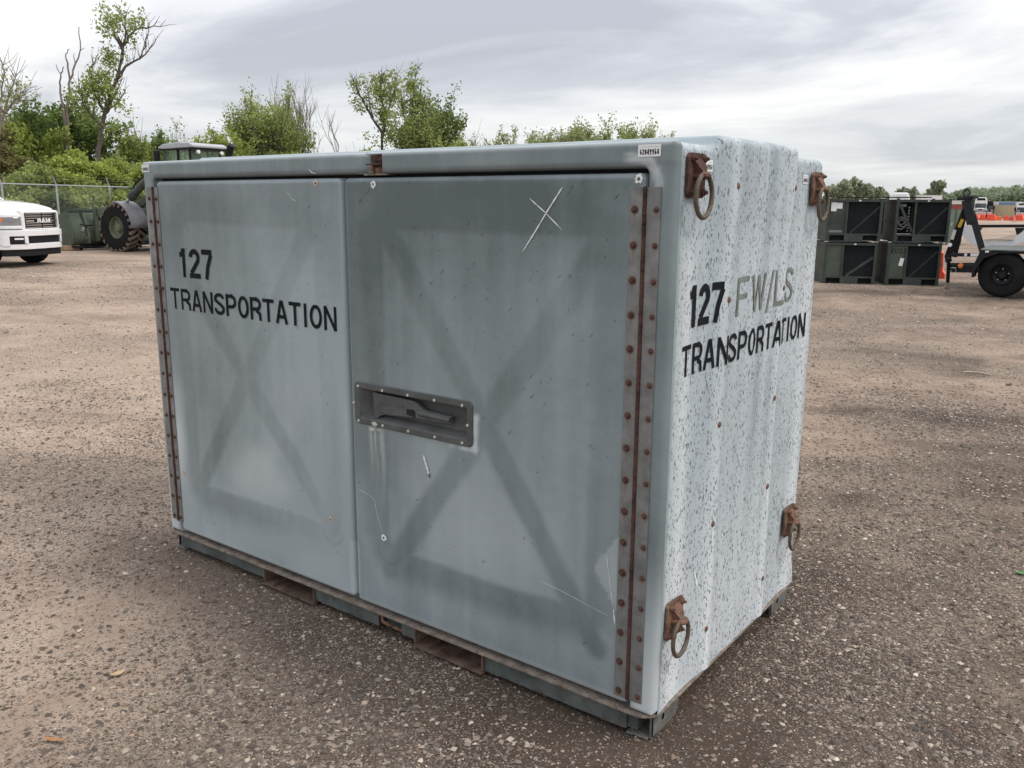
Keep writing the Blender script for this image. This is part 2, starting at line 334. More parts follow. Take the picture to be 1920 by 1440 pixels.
def ground_mat():
    m = bpy.data.materials.new('crushed_gravel_yard'); m.use_nodes = True; t = m.node_tree; b = t.nodes['Principled BSDF']
    g = N(t, 'ShaderNodeNewGeometry'); P = g.outputs['Position']
    damp_shade = attr(t, 'damp_shade'); warm = attr(t, 'warm'); loose = attr(t, 'loose'); green = attr(t, 'green')
    def noise(s, d=6, r_=0.6, vec=P, dist=0.0):
        n = N(t, 'ShaderNodeTexNoise'); n.inputs['Scale'].default_value = s; n.inputs['Detail'].default_value = d; n.inputs['Roughness'].default_value = r_; n.inputs['Distortion'].default_value = dist
        t.links.new(vec, n.inputs['Vector']); return n.outputs[0]
    big = noise(0.35, 6, 0.6); mid = noise(2.6, 7, 0.65); fine = noise(34, 6, 0.7); grit = noise(150, 3, 0.7)
    dirt = mixc(t, ramp(t, mid, [(0.32, 0.0), (0.68, 1.0)]), (0.094, 0.067, 0.050), (0.235, 0.177, 0.135))
    tan = mixc(t, ramp(t, mid, [(0.3, 0.0), (0.7, 1.0)]), (0.36, 0.268, 0.207), (0.53, 0.415, 0.33))
    c = mixc(t, warm, dirt, tan)
    c = mixc(t, math_n(t, 'MULTIPLY', damp_shade, 0.78), c, (0.034, 0.023, 0.0165))
    # loose crushed stone, each stone with its own tone
    def stones(scale, keep, sz):
        vo = N(t, 'ShaderNodeTexVoronoi'); vo.inputs['Scale'].default_value = scale; t.links.new(P, vo.inputs['Vector'])
        s_ = N(t, 'ShaderNodeSeparateColor'); t.links.new(vo.outputs['Color'], s_.inputs[0])
        ins = ramp(t, vo.outputs['Distance'], [(sz*0.7, 1.0), (sz, 0.0)])
        return ins, s_.outputs[0], s_.outputs[1], vo.outputs['Distance']
    i1, a1, b1, d1 = stones(75, 0, 0.5); i2, a2, b2, d2 = stones(170, 0, 0.55)
    lo = math_n(t, 'ADD', loose, math_n(t, 'MULTIPLY', math_n(t, 'SUBTRACT', mid, 0.5), 1.0), clamp=True)
    p1 = math_n(t, 'MULTIPLY', i1, ramp(t, math_n(t, 'SUBTRACT', math_n(t, 'MULTIPLY', lo, 0.9), a1), [(-0.0, 0.0), (0.05, 1.0)]))
    p2 = math_n(t, 'MULTIPLY', i2, ramp(t, math_n(t, 'SUBTRACT', math_n(t, 'ADD', math_n(t, 'MULTIPLY', lo, 0.8), 0.15), a2), [(-0.0, 0.0), (0.05, 1.0)]))
    scol = ramp(t, b1, [(0.0, (0.09, 0.075, 0.065)), (0.4, (0.22, 0.18, 0.15)), (0.75, (0.42, 0.355, 0.29)), (1.0, (0.70, 0.62, 0.52))])
    scol2 = ramp(t, b2, [(0.0, (0.07, 0.055, 0.048)), (0.45, (0.23, 0.185, 0.15)), (0.8, (0.46, 0.375, 0.30)), (1.0, (0.68, 0.585, 0.48))])
    wm = mixc(t, math_n(t, 'MULTIPLY', warm, 0.45), scol2, (0.40, 0.31, 0.25))
    c = mixc(t, p2, c, wm)
    c = mixc(t, p1, c, scol)
    c = mixc(t, math_n(t, 'MULTIPLY', ramp(t, fine, [(0.35, 1.0), (0.5, 0.0)]), 0.35), c, (0.06, 0.045, 0.036))
    c = mixc(t, math_n(t, 'MULTIPLY', ramp(t, grit, [(0.62, 0.0), (0.7, 1.0)]), 0.35), c, (0.5, 0.44, 0.37))
    c = mixc(t, green, c, (0.055, 0.075, 0.025))
    t.links.new(c, b.inputs['Base Color']); b.inputs['Roughness'].default_value = 0.93; b.inputs['Specular IOR Level'].default_value = 0.2
    # coarser grit that still reads at middle distance
    i3, a3, b3, d3 = stones(26, 0, 0.42); i4, a4, b4, d4 = stones(11, 0, 0.36)
    p3 = math_n(t, 'MULTIPLY', i3, ramp(t, a3, [(0.20, 1.0), (0.24, 0.0)])); p4 = math_n(t, 'MULTIPLY', i4, ramp(t, a4, [(0.07, 1.0), (0.09, 0.0)]))
    dcam = N(t, 'ShaderNodeVectorMath', operation='DISTANCE'); t.links.new(P, dcam.inputs[0]); dcam.inputs[1].default_value = (0.5, -1.5, 0)
    farw = ramp(t, math_n(t, 'DIVIDE', dcam.outputs['Value'], 20.0), [(0.12, 0.0), (0.3, 0.75)])
    c = mixc(t, math_n(t, 'MULTIPLY', p3, farw), c, ramp(t, b3, [(0.0, (0.10, 0.08, 0.065)), (0.35, (0.13, 0.105, 0.085)), (0.4, (0.50, 0.43, 0.35)), (1.0, (0.66, 0.59, 0.50))]))
    c = mixc(t, math_n(t, 'MULTIPLY', p4, farw), c, ramp(t, b4, [(0.0, (0.085, 0.068, 0.055)), (0.5, (0.11, 0.09, 0.07)), (0.55, (0.60, 0.54, 0.46)), (1.0, (0.7, 0.64, 0.55))]))
    mott = noise(5.5, 8, 0.78)
    c = mixc(t, math_n(t, 'MULTIPLY', ramp(t, mott, [(0.36, 1.0), (0.47, 0.0)]), 0.42), c, (0.085, 0.066, 0.052))
    c = mixc(t, math_n(t, 'MULTIPLY', ramp(t, mott, [(0.55, 0.0), (0.68, 1.0)]), 0.30), c, (0.52, 0.44, 0.36))
    h = math_n(t, 'ADD', math_n(t, 'MULTIPLY', fine, 0.8), math_n(t, 'ADD', math_n(t, 'MULTIPLY', p1, 0.55), math_n(t, 'MULTIPLY', p2, 0.3)))
    h = math_n(t, 'ADD', h, math_n(t, 'MULTIPLY', noise(9, 5, 0.65), 1.2))
    bp = N(t, 'ShaderNodeBump'); bp.inputs['Strength'].default_value = 0.9; bp.inputs['Distance'].default_value = 0.020
    t.links.new(h, bp.inputs['Height']); t.links.new(bp.outputs[0], b.inputs['Normal'])
    return m
M_ground = ground_mat()
BX0, BX1, BY0, BY1 = -2.74, 0.0, 0.0, 1.316        # container footprint
DAMP_AND_SHADE = [(1600, 768, 90, 12, 1.0), (1740, 790, 110, 9, 0.7), (1610, 935, 80, 18, 1.0), (1850, 925, 90, 22, 0.9), (1640, 655, 70, 6, 0.6), (1560, 545, 90, 5, 0.8), (1700, 548, 120, 5, 0.8), (1880, 560, 80, 7, 0.9), (1750, 602, 90, 5, 0.6),
        (170, 775, 40, 4, 0.6), (620, 1195, 110, 30, 0.7), (900, 1300, 160, 30, 0.4), (1330, 1330, 120, 60, 0.8), (1450, 1250, 160, 40, 0.6), (60, 495, 60, 4, 0.7), (235, 475, 50, 3, 0.8), (640, 1420, 260, 40, 0.5), (1780, 1240, 160, 40, 0.5)]  # damp soil in the yard; entries under truck and loader paint their shade
def ground_masks(x, y):
    d = np.hypot(x-CAM[0], y-CAM[1])
    # fields in a frame turned to the yard's traffic direction
    a = R(25); u = x*math.cos(a)+y*math.sin(a); v = -x*math.sin(a)+y*math.cos(a)
    n1 = fbm(u*0.25+3, v*0.9+7, 3, 4); n2 = fbm(x*1.1, y*1.1, 5, 4); n3 = fbm(u*0.07+9, v*0.2+1, 11, 4)
    # distance to the container's rim
    dx = np.maximum(np.maximum(BX0-x, x-BX1), 0); dy = np.maximum(np.maximum(BY0-y, y-BY1), 0)
    dr = np.hypot(dx, dy)
    side = sstep(-2.6, 0.1, x)             # the far left side of the yard is dry and tan
    warm = np.clip(1.0-side*0.70-0.5*(n2-0.5)*side+0.35*(n1-0.5), 0, 1)
    warm = np.where(d > 9, np.clip(0.55+0.9*(n1-0.5)+0.45*(x < -6)+0.8*(n3-0.5), 0, 1), warm)
    warm = np.clip(warm+0.5*(fbm(u*0.45+2, v*4.0, 57, 3)-0.5)*sstep(2.5, 5, d), 0, 1)
    damp_shade = 0.8*np.exp(-(dr/0.38)**2)+sstep(0.48, 0.66, n2)*0.75*side+0.22*sstep(-2.2, -0.2, x)*(y < 1.0)  # first term darkens a band of soil hugging the container's rim
    damp_shade += np.exp(-(((x-0.75)/0.7)**2+((y+0.2)/0.8)**2))*0.6
    damp_shade += np.exp(-(((x+0.9)/0.8)**2+((y+0.35)/0.22)**2))*0.4
    damp_shade += sstep(0.50, 0.66, n1)*0.75*sstep(4, 7, d)*sstep(-9, -2, x)
    for (u_, v_, ru, rv, am) in DAMP_AND_SHADE:
        cx, cy, _ = Wg(u_, v_); ex, ey, _ = Wg(u_+ru, v_); fx, fy, _ = Wg(u_, v_+rv)
        A_ = np.array([[ex-cx, fx-cx], [ey-cy, fy-cy]]); Ai = np.linalg.inv(A_); px_, py_ = Ai[0, 0]*(x-cx)+Ai[0, 1]*(y-cy), Ai[1, 0]*(x-cx)+Ai[1, 1]*(y-cy)
        damp_shade = damp_shade+am*np.exp(-(px_**2+py_**2))*(0.4+1.2*fbm(x*5, y*5, 77, 3))
    damp_shade = np.clip(damp_shade, 0, 1)
    loose = 0.34+1.9*(fbm(x*0.9+4, y*0.9+2, 21, 4)-0.5)+0.35*np.exp(-(((x+0.55)/0.8)**2+((y+0.62)/0.25)**2))+0.5*np.exp(-(((x-0.3)/0.35)**2+((y-0.9)/0.45)**2))
    loose = np.clip(loose*(1-0.45*damp_shade), 0, 1)
    return warm, damp_shade, loose
def ground_h(x, y):
    d = np.hypot(x-CAM[0], y-CAM[1])
    a = R(25); u = x*math.cos(a)+y*math.sin(a); v = -x*math.sin(a)+y*math.cos(a)
    h = 0.040*(fbm(x*1.3, y*1.3, 31, 4)-0.5)+0.024*(fbm(x*6, y*6, 32, 3)-0.5)+0.05*(fbm(u*0.18, v*1.2, 33, 3)-0.5)
    dx = np.maximum(np.maximum(BX0-x, x-BX1), 0); dy = np.maximum(np.maximum(BY0-y, y-BY1), 0)
    near = sstep(0.0, 0.6, np.hypot(dx, dy))
    return h*near*np.clip(1.6-d/60, 0.0, 1)-0.004
def axis(lo, hi, c0, c1, fine, grow=1.16):
    a = list(np.arange(c0, c1, fine)); s = fine
    while a[-1] < hi: s *= grow; a.append(a[-1]+s)
    s = fine; b = [c0]
    while b[-1] > lo: s *= grow; b.append(b[-1]-s)
    return np.array(b[:0:-1]+a)
def make_ground():
    xs = axis(-900, 700, -5.5, 3.0, 0.035, 1.045); ys = axis(-60, 1300, -2.6, 4.5, 0.035, 1.045)
    X, Y = np.meshgrid(xs, ys); nx, ny = len(xs), len(ys)
    Z = ground_h(X, Y)
    wm, wt, lo = ground_masks(X, Y)
    i = np.arange(nx*ny).reshape(ny, nx)
    F = np.stack([i[:-1, :-1], i[:-1, 1:], i[1:, 1:], i[1:, :-1]], -1).reshape(-1, 4)
    # grass beyond the far edges of the yard
    d = np.hypot(X-CAM[0], Y-CAM[1]); gr = sstep(170, 210, d+20*fbm(X*0.05, Y*0.05, 8, 3))
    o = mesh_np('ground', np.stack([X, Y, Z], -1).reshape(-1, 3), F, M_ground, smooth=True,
                attrs={'warm': ('POINT', wm), 'damp_shade': ('POINT', wt), 'loose': ('POINT', lo), 'green': ('POINT', gr)})
    tag(o, 'brown crushed gravel and dirt yard', kind='structure')
make_ground()

# crushed stones lying loose on the near ground
def make_gravel():
    m = bpy.data.materials.new('loose_crushed_stone'); m.use_nodes = True; t = m.node_tree; b = t.nodes['Principled BSDF']
    tone = attr(t, 'tone')
    c = ramp(t, tone, [(0.0, (0.06, 0.048, 0.04)), (0.35, (0.15, 0.12, 0.098)), (0.65, (0.30, 0.25, 0.205)), (0.85, (0.52, 0.44, 0.355)), (1.0, (0.74, 0.66, 0.55))])
    c = mixc(t, math_n(t, 'MULTIPLY', attr(t, 'pink'), 0.35), c, (0.36, 0.22, 0.15))
    t.links.new(c, b.inputs['Base Color']); b.inputs['Roughness'].default_value = 0.85
    r2 = np.random.default_rng(3)
    n0 = 620000; nf = 330000
    d = 1.9+ (r2.random(n0)**1.5)*7.5
    d = np.concatenate([d, 6.0+(r2.random(nf)**1.25)*22.0]); n0 = n0+nf
    ang = r2.uniform(-0.66, 0.66, n0); farb = np.arange(n0) >= n0-nf
    hx, hy = hdir(960)
    px = CAM[0]+d*(hx*np.cos(ang)-hy*np.sin(ang)*-1*-1); py = CAM[1]+d*(hy*np.cos(ang)+hx*np.sin(ang))
    inside = (px > BX0+0.02) & (px < BX1-0.02) & (py > BY0+0.02) & (py < BY1-0.02)
    wm, wt, lo = ground_masks(px, py)
    keep = (~inside) & (r2.random(n0) < np.clip(0.12+1.1*lo*(1-0.6*wm), 0.05, 1))
    a_ = np.where(keep & ~farb)[0][:215000]; b_ = np.where(keep & farb)[0][:110000]; ix = np.concatenate([a_, b_])
    px, py, d = px[ix], py[ix], d[ix]; isf = farb[ix]; n = len(ix)
    s = 0.0022*np.exp(r2.normal(0, 0.66, n))*(1+0.10*d); s = np.where(isf, 0.0050*np.exp(r2.normal(0, 0.45, n))*(0.6+0.055*d), s); s = np.clip(s, 0.0012, np.where(isf, 0.028, 0.013))
    base = np.array([[1, 0, 0], [0, 1, 0], [-1, 0, 0], [0, -1, 0], [0, 0, 1.0], [0, 0, -1.0]])
    V = base[None]*r2.uniform(0.55, 1.25, (n, 6, 1))+r2.normal(0, 0.16, (n, 6, 3))
    V *= s[:, None, None]; V[..., 2] *= 0.62
    th = r2.uniform(0, 6.28, n); c_, s_ = np.cos(th)[:, None], np.sin(th)[:, None]
    x = V[..., 0]*c_-V[..., 1]*s_*1.3; y = V[..., 0]*s_+V[..., 1]*c_*1.3
    V = np.stack([x+px[:, None], y+py[:, None], V[..., 2]+(ground_h(px, py)+s*0.18)[:, None]], -1).reshape(-1, 3)
    f0 = np.array([[0, 1, 4], [1, 2, 4], [2, 3, 4], [3, 0, 4]])
    F = (f0[None]+np.arange(n)[:, None, None]*6).reshape(-1, 3)
    tn = np.clip(r2.beta(1.5, 2.6, n), 0, 1)
    o = mesh_np('gravel', V, F, m, attrs={'tone': ('FACE', np.repeat(tn, 4)), 'pink': ('FACE', np.repeat((r2.random(n) < 0.16)*r2.random(n), 4))})
    tag(o, 'small grey and cream crushed stones scattered over the dirt', kind='stuff')
make_gravel()

# ------------------------------------------------------------------ lettering drawn as strokes
def arc(cx, cy, rx, ry, a0, a1, n=10):
    return [(cx+rx*math.cos(R(a0+(a1-a0)*i/n)), cy+ry*math.sin(R(a0+(a1-a0)*i/n))) for i in range(n+1)]
def glyph(ch, wd, s):
    h = s/2; W_ = wd; T = 1-h; m = W_/2; rx = m-h
    G = {
     'T': [[(0, T), (W_, T)], [(m, 1-s*0.9), (m, 0)]],
     'I': [[(m, 0), (m, 1)]],
     'L': [[(h, 1), (h, 0)], [(s*0.9, h), (W_, h)]],
     'F': [[(h, 0), (h, 1)], [(s*0.9, T), (W_, T)], [(s*0.9, .5), (W_*0.88, .5)]],
     'E': [[(h, 0), (h, 1)], [(s*0.9, T), (W_, T)], [(s*0.9, .5), (W_*0.9, .5)], [(s*.9, h), (W_, h)]],
     'N': [[(h, 0), (h, 1)], [(W_-h, 0), (W_-h, 1)], [(h*1.05, 1-h*0.3), (W_-h*1.05, h*0.3)]],
     'M': [[(h, 0), (h, 1)], [(W_-h, 0), (W_-h, 1)], [(h*1.05, 1-h*.3), (m, .18), (W_-h*1.05, 1-h*.3)]],
     'A': [[(h*0.8, 0), (m-h*0.25, 1)], [(W_-h*0.8, 0), (m+h*0.25, 1)], [(W_*0.24, .30), (W_*0.76, .30)]],
     'W': [[(h*.8, 1), (W_*.28, 0.02)], [(W_*.28, 0.02), (m, .98)], [(m, .98), (W_*.72, 0.02)], [(W_*.72, .02), (W_-h*.8, 1)]],
     '/': [[(h*.3, -0.1), (W_-h*.3, 1.02)]],
     '-': [[(0, .5), (W_, .5)]],
     'O': [arc(m, .5, rx, .5-h, 90, 450, 28)],
     '0': [arc(m, .5, rx, .5-h, 90, 450, 28)],
     'U': [[(h, 1), (h, .38)]+arc(m, .32, rx, .32-h, 180, 360, 12)+[(W_-h, .38), (W_-h, 1)]],
     'P': [[(h, 0), (h, 1)], [(s*.9, T), (W_*.55, T)]+arc(W_*.55, T-.24, W_*.45-h, .24, 90, -90, 12)+[(s*.9, T-.48)]],
     'R': [[(h, 0), (h, 1)], [(s*.9, T), (W_*.55, T)]+arc(W_*.55, T-.22, W_*.45-h, .22, 90, -90, 12)+[(s*.9, T-.44)], [(W_*.56, T-.44-h*.8), (W_*.86, .30), (W_-h*.8, 0)]],
     'S': [arc(m, .73, rx, .27-h, 10, 200, 14)+[(W_*.3, .585), (W_*.68, .455)]+arc(m, .27, rx, .27-h, 20, -190, 14)],
     '1': [[(W_*.62, 0), (W_*.62, 1)], [(W_*.16, .76), (W_*.42, .80), (W_*.60, .97)]],
     '2': [arc(m, .70, rx, .30-h, 175, -30, 14)+[(W_*.30, .26), (h, h*2.0)], [(0, h), (W_, h)]],
     '7': [[(0, T), (W_-h*.6, T)], [(W_-h, 1-s*.9), (W_*.52, .42), (W_*.36, 0)]],
     '4': [[(W_*.72, 0), (W_*.72, 1)], [(W_*.66, .97), (h*.6, .30)], [(0, .26), (W_, .26)]],
     '6': [arc(m, .31, rx, .31-h, 90, 450, 22), [(W_*.80, .93), (W_*.45, .93), (h*1.1, .62), (h*1.05, .31)]],
     '9': [arc(m, .69, rx, .31-h, 90, 450, 22), [(W_*.20, .07), (W_*.55, .07), (W_-h*1.1, .38), (W_-h*1.05, .69)]],
     'G': [arc(m, .5, rx, .5-h, 45, 330, 22)+[(W_-h, .45)], [(m, .45), (W_, .45)]],
     'C': [arc(m, .5, rx, .5-h, 45, 315, 22)],
    }
    return G[ch]
def ribbon(pts, hw, step):
    P = [np.array(p, float) for p in pts]
    Q = [P[0]]
    for a, b in zip(P[:-1], P[1:]):
        k = max(1, int(math.ceil(np.linalg.norm(b-a)/step)))
        for i in range(1, k+1): Q.append(a+(b-a)*i/k)
    Lf, Rt = [], []
    for i, p in enumerate(Q):
        d = np.zeros(2)
        if i > 0: q = Q[i]-Q[i-1]; d1 = q/(np.linalg.norm(q)+1e-9); d += d1
        if i < len(Q)-1: q = Q[i+1]-Q[i]; d2 = q/(np.linalg.norm(q)+1e-9); d += d2
        d /= (np.linalg.norm(d)+1e-9); nrm = np.array([-d[1], d[0]])
        k = hw
        if 0 < i < len(Q)-1:
            cosang = max(0.55, float(np.dot(nrm, np.array([-d1[1], d1[0]])))); k = hw/cosang
        Lf.append(p+nrm*k); Rt.append(p-nrm*k)
    n = len(Q)
    return Lf+Rt, [(i, i+1, n+i+1, n+i) for i in range(n-1)]
NARROW = {'I': 0.42, '1': 0.82, '/': 0.55, 'W': 1.45, 'M': 1.25, '-': 0.6}
def lettering(text, height, width, stroke, place, widths=None, gap=0.2):
    """returns verts, faces; place(a, b, k) maps metres along / up to 3D; k is the stroke's number"""
    ws = [NARROW.get(c, 1.0) for c in text]
    tot = sum(ws)+gap*(len(text)-1); gw = width/tot
    V, F = [], []; x = 0; k = 0
    for c, q in zip(text, ws):
        if c != ' ':
            wd = q*gw/height
            for st in glyph(c, wd, stroke):
                vs, fs = ribbon(st, stroke/2, 0.12 if height > 0.05 else 9)
                b = len(V)
                V += [place(x+p[0]*height, p[1]*height, k) for p in vs]; F += [tuple(i+b for i in f) for f in fs]; k += 1
        x += gw*(q+gap)
    return V, F
# ------------------------------------------------------------------ the shipping container
TOPZ, RAISE = 1.905, 0.033
ZB = 0.098                           # underside of the fibreglass shell
box = empty('shipping_container', (0, 0, 0), 0, 'large grey-green fibreglass shipping container lettered 127 TRANSPORTATION, rusty hinges down both doors', 'container')
def side_off(y, z):
    """how far the right wall stands proud (x) at y, z"""
    blk = sstep(0.26, 0.36, y)*(1-sstep(0.93, 1.00, y))*(0.55+0.45*sstep(1.0, 1.7, z))
    o = -0.007+0.011*blk*(1+1.3*sstep(1.55, 1.82, z))
    o = o+0.009*np.exp(-((y-0.40)/0.032)**2)*(1-sstep(1.70, 1.78, z)*0.8)
    o = o+0.0085*np.exp(-((y-0.905)/0.030)**2)
    o = o-0.0022*np.exp(-((y-0.662)/0.008)**2)+0.0030*np.exp(-((y-0.62)/0.035)**2)
    o = o+(0.0016*np.sin(y*9+z*2.0)+0.006*(fbm(y*2.2+5, z*1.6, 41, 3)-0.5))*sstep(1.86, 1.6, z)
    fr = np.maximum(sstep(0.16, 0.05, y), sstep(1.15, 1.26, y))   # the corners stay straight
    return o*(1-fr)
def back_y(z):
    return 1.312-0.018*sstep(0.9, 0.3, z)+0.030*sstep(0.24, 0.13, z)
def top_z(y):
    return TOPZ-0.004+RAISE*sstep(0.275, 0.315, y)*(1-sstep(0.965, 1.005, y))+0.003*np.exp(-((y-0.655)/0.01)**2)*-2
FR = 0.030                           # radius of the front edges
def rsdf(x, z, x0, x1, z0, z1, r_):
    cx, cz, hx, hz = (x0+x1)/2, (z0+z1)/2, (x1-x0)/2-r_, (z1-z0)/2-r_
    qx = np.abs(x-cx)-hx; qz = np.abs(z-cz)-hz
    return np.hypot(np.maximum(qx, 0), np.maximum(qz, 0))+np.minimum(np.maximum(qx, qz), 0)-r_
def roundoff(d, r_):
    """depth lost at distance d inside an edge of radius r"""
    dd = np.clip(d, 0, r_); return r_-np.sqrt(np.maximum(r_*r_-(r_-dd)**2, 0))
def lines(lo, hi, coarse, fines):
    s = set(np.round(np.linspace(lo, hi, int((hi-lo)/coarse)+2), 5))
    for (c, w_, st) in fines:
        s |= set(np.round(np.arange(c-w_, c+w_+1e-6, st), 5))
    a = np.array(sorted(x for x in s if lo-1e-9 <= x <= hi+1e-9))
    keep = [a[0]]
    for x in a[1:]:
        if x-keep[-1] > 0.0011: keep.append(x)
    keep[-1] = a[-1]
    return np.array(keep)
def grid_faces(nx, nz):
    i = np.arange(nx*nz).reshape(nz, nx)
    return np.stack([i[:-1, :-1], i[:-1, 1:], i[1:, 1:], i[1:, :-1]], -1).reshape(-1, 4)
OX0, OX1, OZ1 = -2.646, -0.088, 1.828       # door opening
NX0, NX1 = -1.248, -1.166                     # latch notch in the header
def make_shell():
    # front frame as one relief
    xs = lines(BX0, BX1, 0.03, [(BX0, 0.045, 0.003), (BX1, 0.045, 0.003), (OX0, 0.02, 0.002), (OX1, 0.02, 0.002), (NX0-0.03, 0.05, 0.004), (NX1, 0.016, 0.002)])
    zs = lines(ZB, TOPZ, 0.025, [(TOPZ, 0.045, 0.003), (OZ1, 0.022, 0.002), (ZB, 0.03, 0.003)])
    X, Z = np.meshgrid(xs, zs)
    so_ = rsdf(X, Z, BX0, BX1, ZB, TOPZ+0.0, 0.022)
    op = rsdf(X, Z, OX0, OX1, ZB-0.2, OZ1, 0.020)
    # notch: sharp on the right, softly sloped on the left
    nd = np.where(X > (NX0+NX1)/2, (X-NX1), (NX0-X)*0.9)
    nd = np.maximum(nd, Z-(TOPZ-0.012))
    hole = np.minimum(op, nd)
    y = np.maximum(roundoff(np.minimum(X-BX0, BX1-X), FR), roundoff(TOPZ-Z, 0.018))
    y = np.maximum(y, roundoff(Z-ZB, 0.02))
    depth = np.where(hole <= 0, 0.070, roundoff(np.maximum(hole, 0), 0.008))
    soft = np.where((X < NX0) & (X > NX0-0.075), 0.03*(1-sstep(0, 0.075, NX0-X))**1.4, 0)*(Z > OZ1)
    y = np.maximum(y, depth)+soft*(hole > 0)
    y = y+0.0022*(fbm(X*2.5, Z*2.5, 50, 3)-0.5)
    # points outside the rounded outline slide in onto it
    cx, cz = (BX0+BX1)/2, (ZB+TOPZ)/2; out = np.maximum(so_, 0)
    X2 = X-np.sign(X-cx)*out*0.707; Z2 = Z-np.sign(Z-cz)*out*0.707
    y = np.where(so_ > -0.0005, FR, y)
    Vf = np.stack([X2, y, Z2], -1).reshape(-1, 3); Ff = grid_faces(len(xs), len(zs))
    tone = 0.36+0.0*X; chalk = 0*X; grime = 0*X
    n = fbm(X*3, Z*3, 51, 4)
    tone = tone+0.5*(n-0.5)+0.18*(X < -1.2)
    chalk = np.clip(0.8*sstep(0.75, 0.12, Z)*((X > -0.09) | (X < -2.64))+0.4*sstep(0.022, 0.0, TOPZ-Z), 0, 0.8)
    # brushed pale smear beside the sticker and down the door corner
    sm = np.minimum(seg_dist(X, Z, (-0.155, 1.858), (-0.085, 1.846)), seg_dist(X, Z, (-0.085, 1.846), (-0.052, 1.79)))
    chalk = np.maximum(chalk, 0.62*sstep(0.022, 0.008, sm)*(0.35+0.9*fbm(X*60+Z*80, Z*20, 52, 2)))
    speckf = sstep(-0.03, 0.0, X)*0.9+(np.exp(-((X+1.27)/0.035)**2))*0.8*(Z > OZ1)
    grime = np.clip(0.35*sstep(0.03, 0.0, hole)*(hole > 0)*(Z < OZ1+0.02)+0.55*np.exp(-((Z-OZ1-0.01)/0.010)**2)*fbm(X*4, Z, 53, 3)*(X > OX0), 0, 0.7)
    # body lofted from front to back
    ys = lines(FR-0.0005, 1.30, 0.011, [(0.30, 0.04, 0.006), (0.985, 0.035, 0.006), (0.655, 0.012, 0.003), (0.40, 0.03, 0.006), (0.91, 0.03, 0.006)])
    tail = np.array([1.305, 1.309, 1.312, 1.314, 1.315]); rb = 0.035
    ys = np.concatenate([ys[ys < 1.27], [1.28, 1.285, 1.29, 1.295, 1.30], 1.30+rb*0.0+np.array([0.004, 0.008, 0.0115, 0.014, 0.0155])])
    zz = lines(ZB, TOPZ-0.022, 0.035, [(ZB+0.05, 0.05, 0.012)])
    V = []; at = []
    rr = 0.030
    for yv in ys:
        tz = float(top_z(yv)); ins = float(roundoff(np.array(1.3155-yv), 0.035)) if yv > 1.28 else 0.0
        t_ = tz-ins; row = []
        zsr = ZB+(zz-ZB)*((t_-rr-ZB)/(zz[-1]-ZB))
        xo = side_off(np.full_like(zsr, yv), zsr)-ins
        for z_, x_ in zip(zsr, xo): row.append((x_, z_))
        xe = xo[-1]
        for k in range(1, 9):
            a = R(90*k/8); row.append((xe-rr+rr*math.cos(a), t_-rr+rr*math.sin(a)))
        for x_ in np.linspace(xe-rr, BX0-xe+rr, 40)[1:]: row.append((x_, t_+0.004*math.sin(max(0, min(1, (x_-BX0)/2.74))*math.pi)*0))
        for k in range(1, 9):
            a = R(90+90*k/8); row.append((BX0-xe+rr+rr*math.cos(a), t_-rr+rr*math.sin(a)))
        for z_, x_ in list(zip(zsr, xo))[::-1][1:]: row.append((BX0-x_, z_))
        for (x_, z_) in row:
            yy = yv+(back_y(z_)-1.312)*sstep(1.1, 1.3, yv)
            V.append((x_, yy, z_))
    m = len(V)//len(ys); i = np.arange(len(V)).reshape(len(ys), m)
    F = np.stack([i[:-1, :-1], i[1:, :-1], i[1:, 1:], i[:-1, 1:]], -1).reshape(-1, 4)
    V = np.array(V)
    Y, Zv, Xv = V[:, 1], V[:, 2], V[:, 0]
    nn = fbm(Y*3.2, Zv*1.4, 61, 4); st = fbm(Y*14, Zv*0.8, 62, 4)
    t2 = 0.5+0.9*(nn-0.5)+0.35*(st-0.5)-0.25*sstep(1.55, 1.9, Zv)*sstep(0.25, 0.4, Y)
    c2 = 0.10+0.34*sstep(0.9, 0.15, Zv)+0.45*np.exp(-((Y-0.125)/0.06)**2)*sstep(1.75, 1.5, Zv)+0.4*np.exp(-((Y-1.22)/0.06)**2)*sstep(1.7, 1.4, Zv)
    c2 += 0.35*np.exp(-((Y-0.655)/0.006)**2)*(fbm(Zv*9, Y, 63, 3) > 0.5)+0.45*np.exp(-((Y-0.91)/0.012)**2)*fbm(Zv*3, Y, 64, 3)
    c2 += 0.8*(st-0.55)*0.5+0.35*np.exp(-(((Y-0.385)/0.008)**2))*((Zv < 0.25)+(Zv < 0.62)*0.4)
    c2 += 0.30*np.exp(-((Y-0.385)/0.022)**2)+0.30*np.exp(-((Y-0.885)/0.022)**2)+0.18*np.exp(-((Y-0.60)/0.02)**2)
    t2 = t2-0.22*np.exp(-((Y-0.47)/0.05)**2)-0.22*np.exp(-((Y-0.72)/0.05)**2)-0.18*np.exp(-((Y-0.28)/0.04)**2)
    edge = sstep(0.052, 0.031, Y)              # paint colour of the front carries round the corner
    t2 = t2*(1-edge)+(-0.35)*edge; c2 = c2*(1-edge)
    g2 = 0.35*np.exp(-((Y-0.652)/0.004)**2)*(Zv < 0.45)
    sp2 = (1-0.9*sstep(0.05, 0.031, Y))*sstep(-0.040, -0.018, Xv)
    mesh_np('body', Vf, Ff, M_paint, box, smooth=True, attrs={'tone': ('POINT', tone.ravel()), 'chalk': ('POINT', chalk.ravel()), 'grime': ('POINT', grime.ravel())})
    o = mesh_np('side_wall', V, F[:, ::-1], M_side, box, smooth=True, attrs={'tone': ('POINT', t2), 'chalk': ('POINT', np.clip(c2, 0, 0.95)), 'grime': ('POINT', g2), 'speck': ('POINT', sp2)})
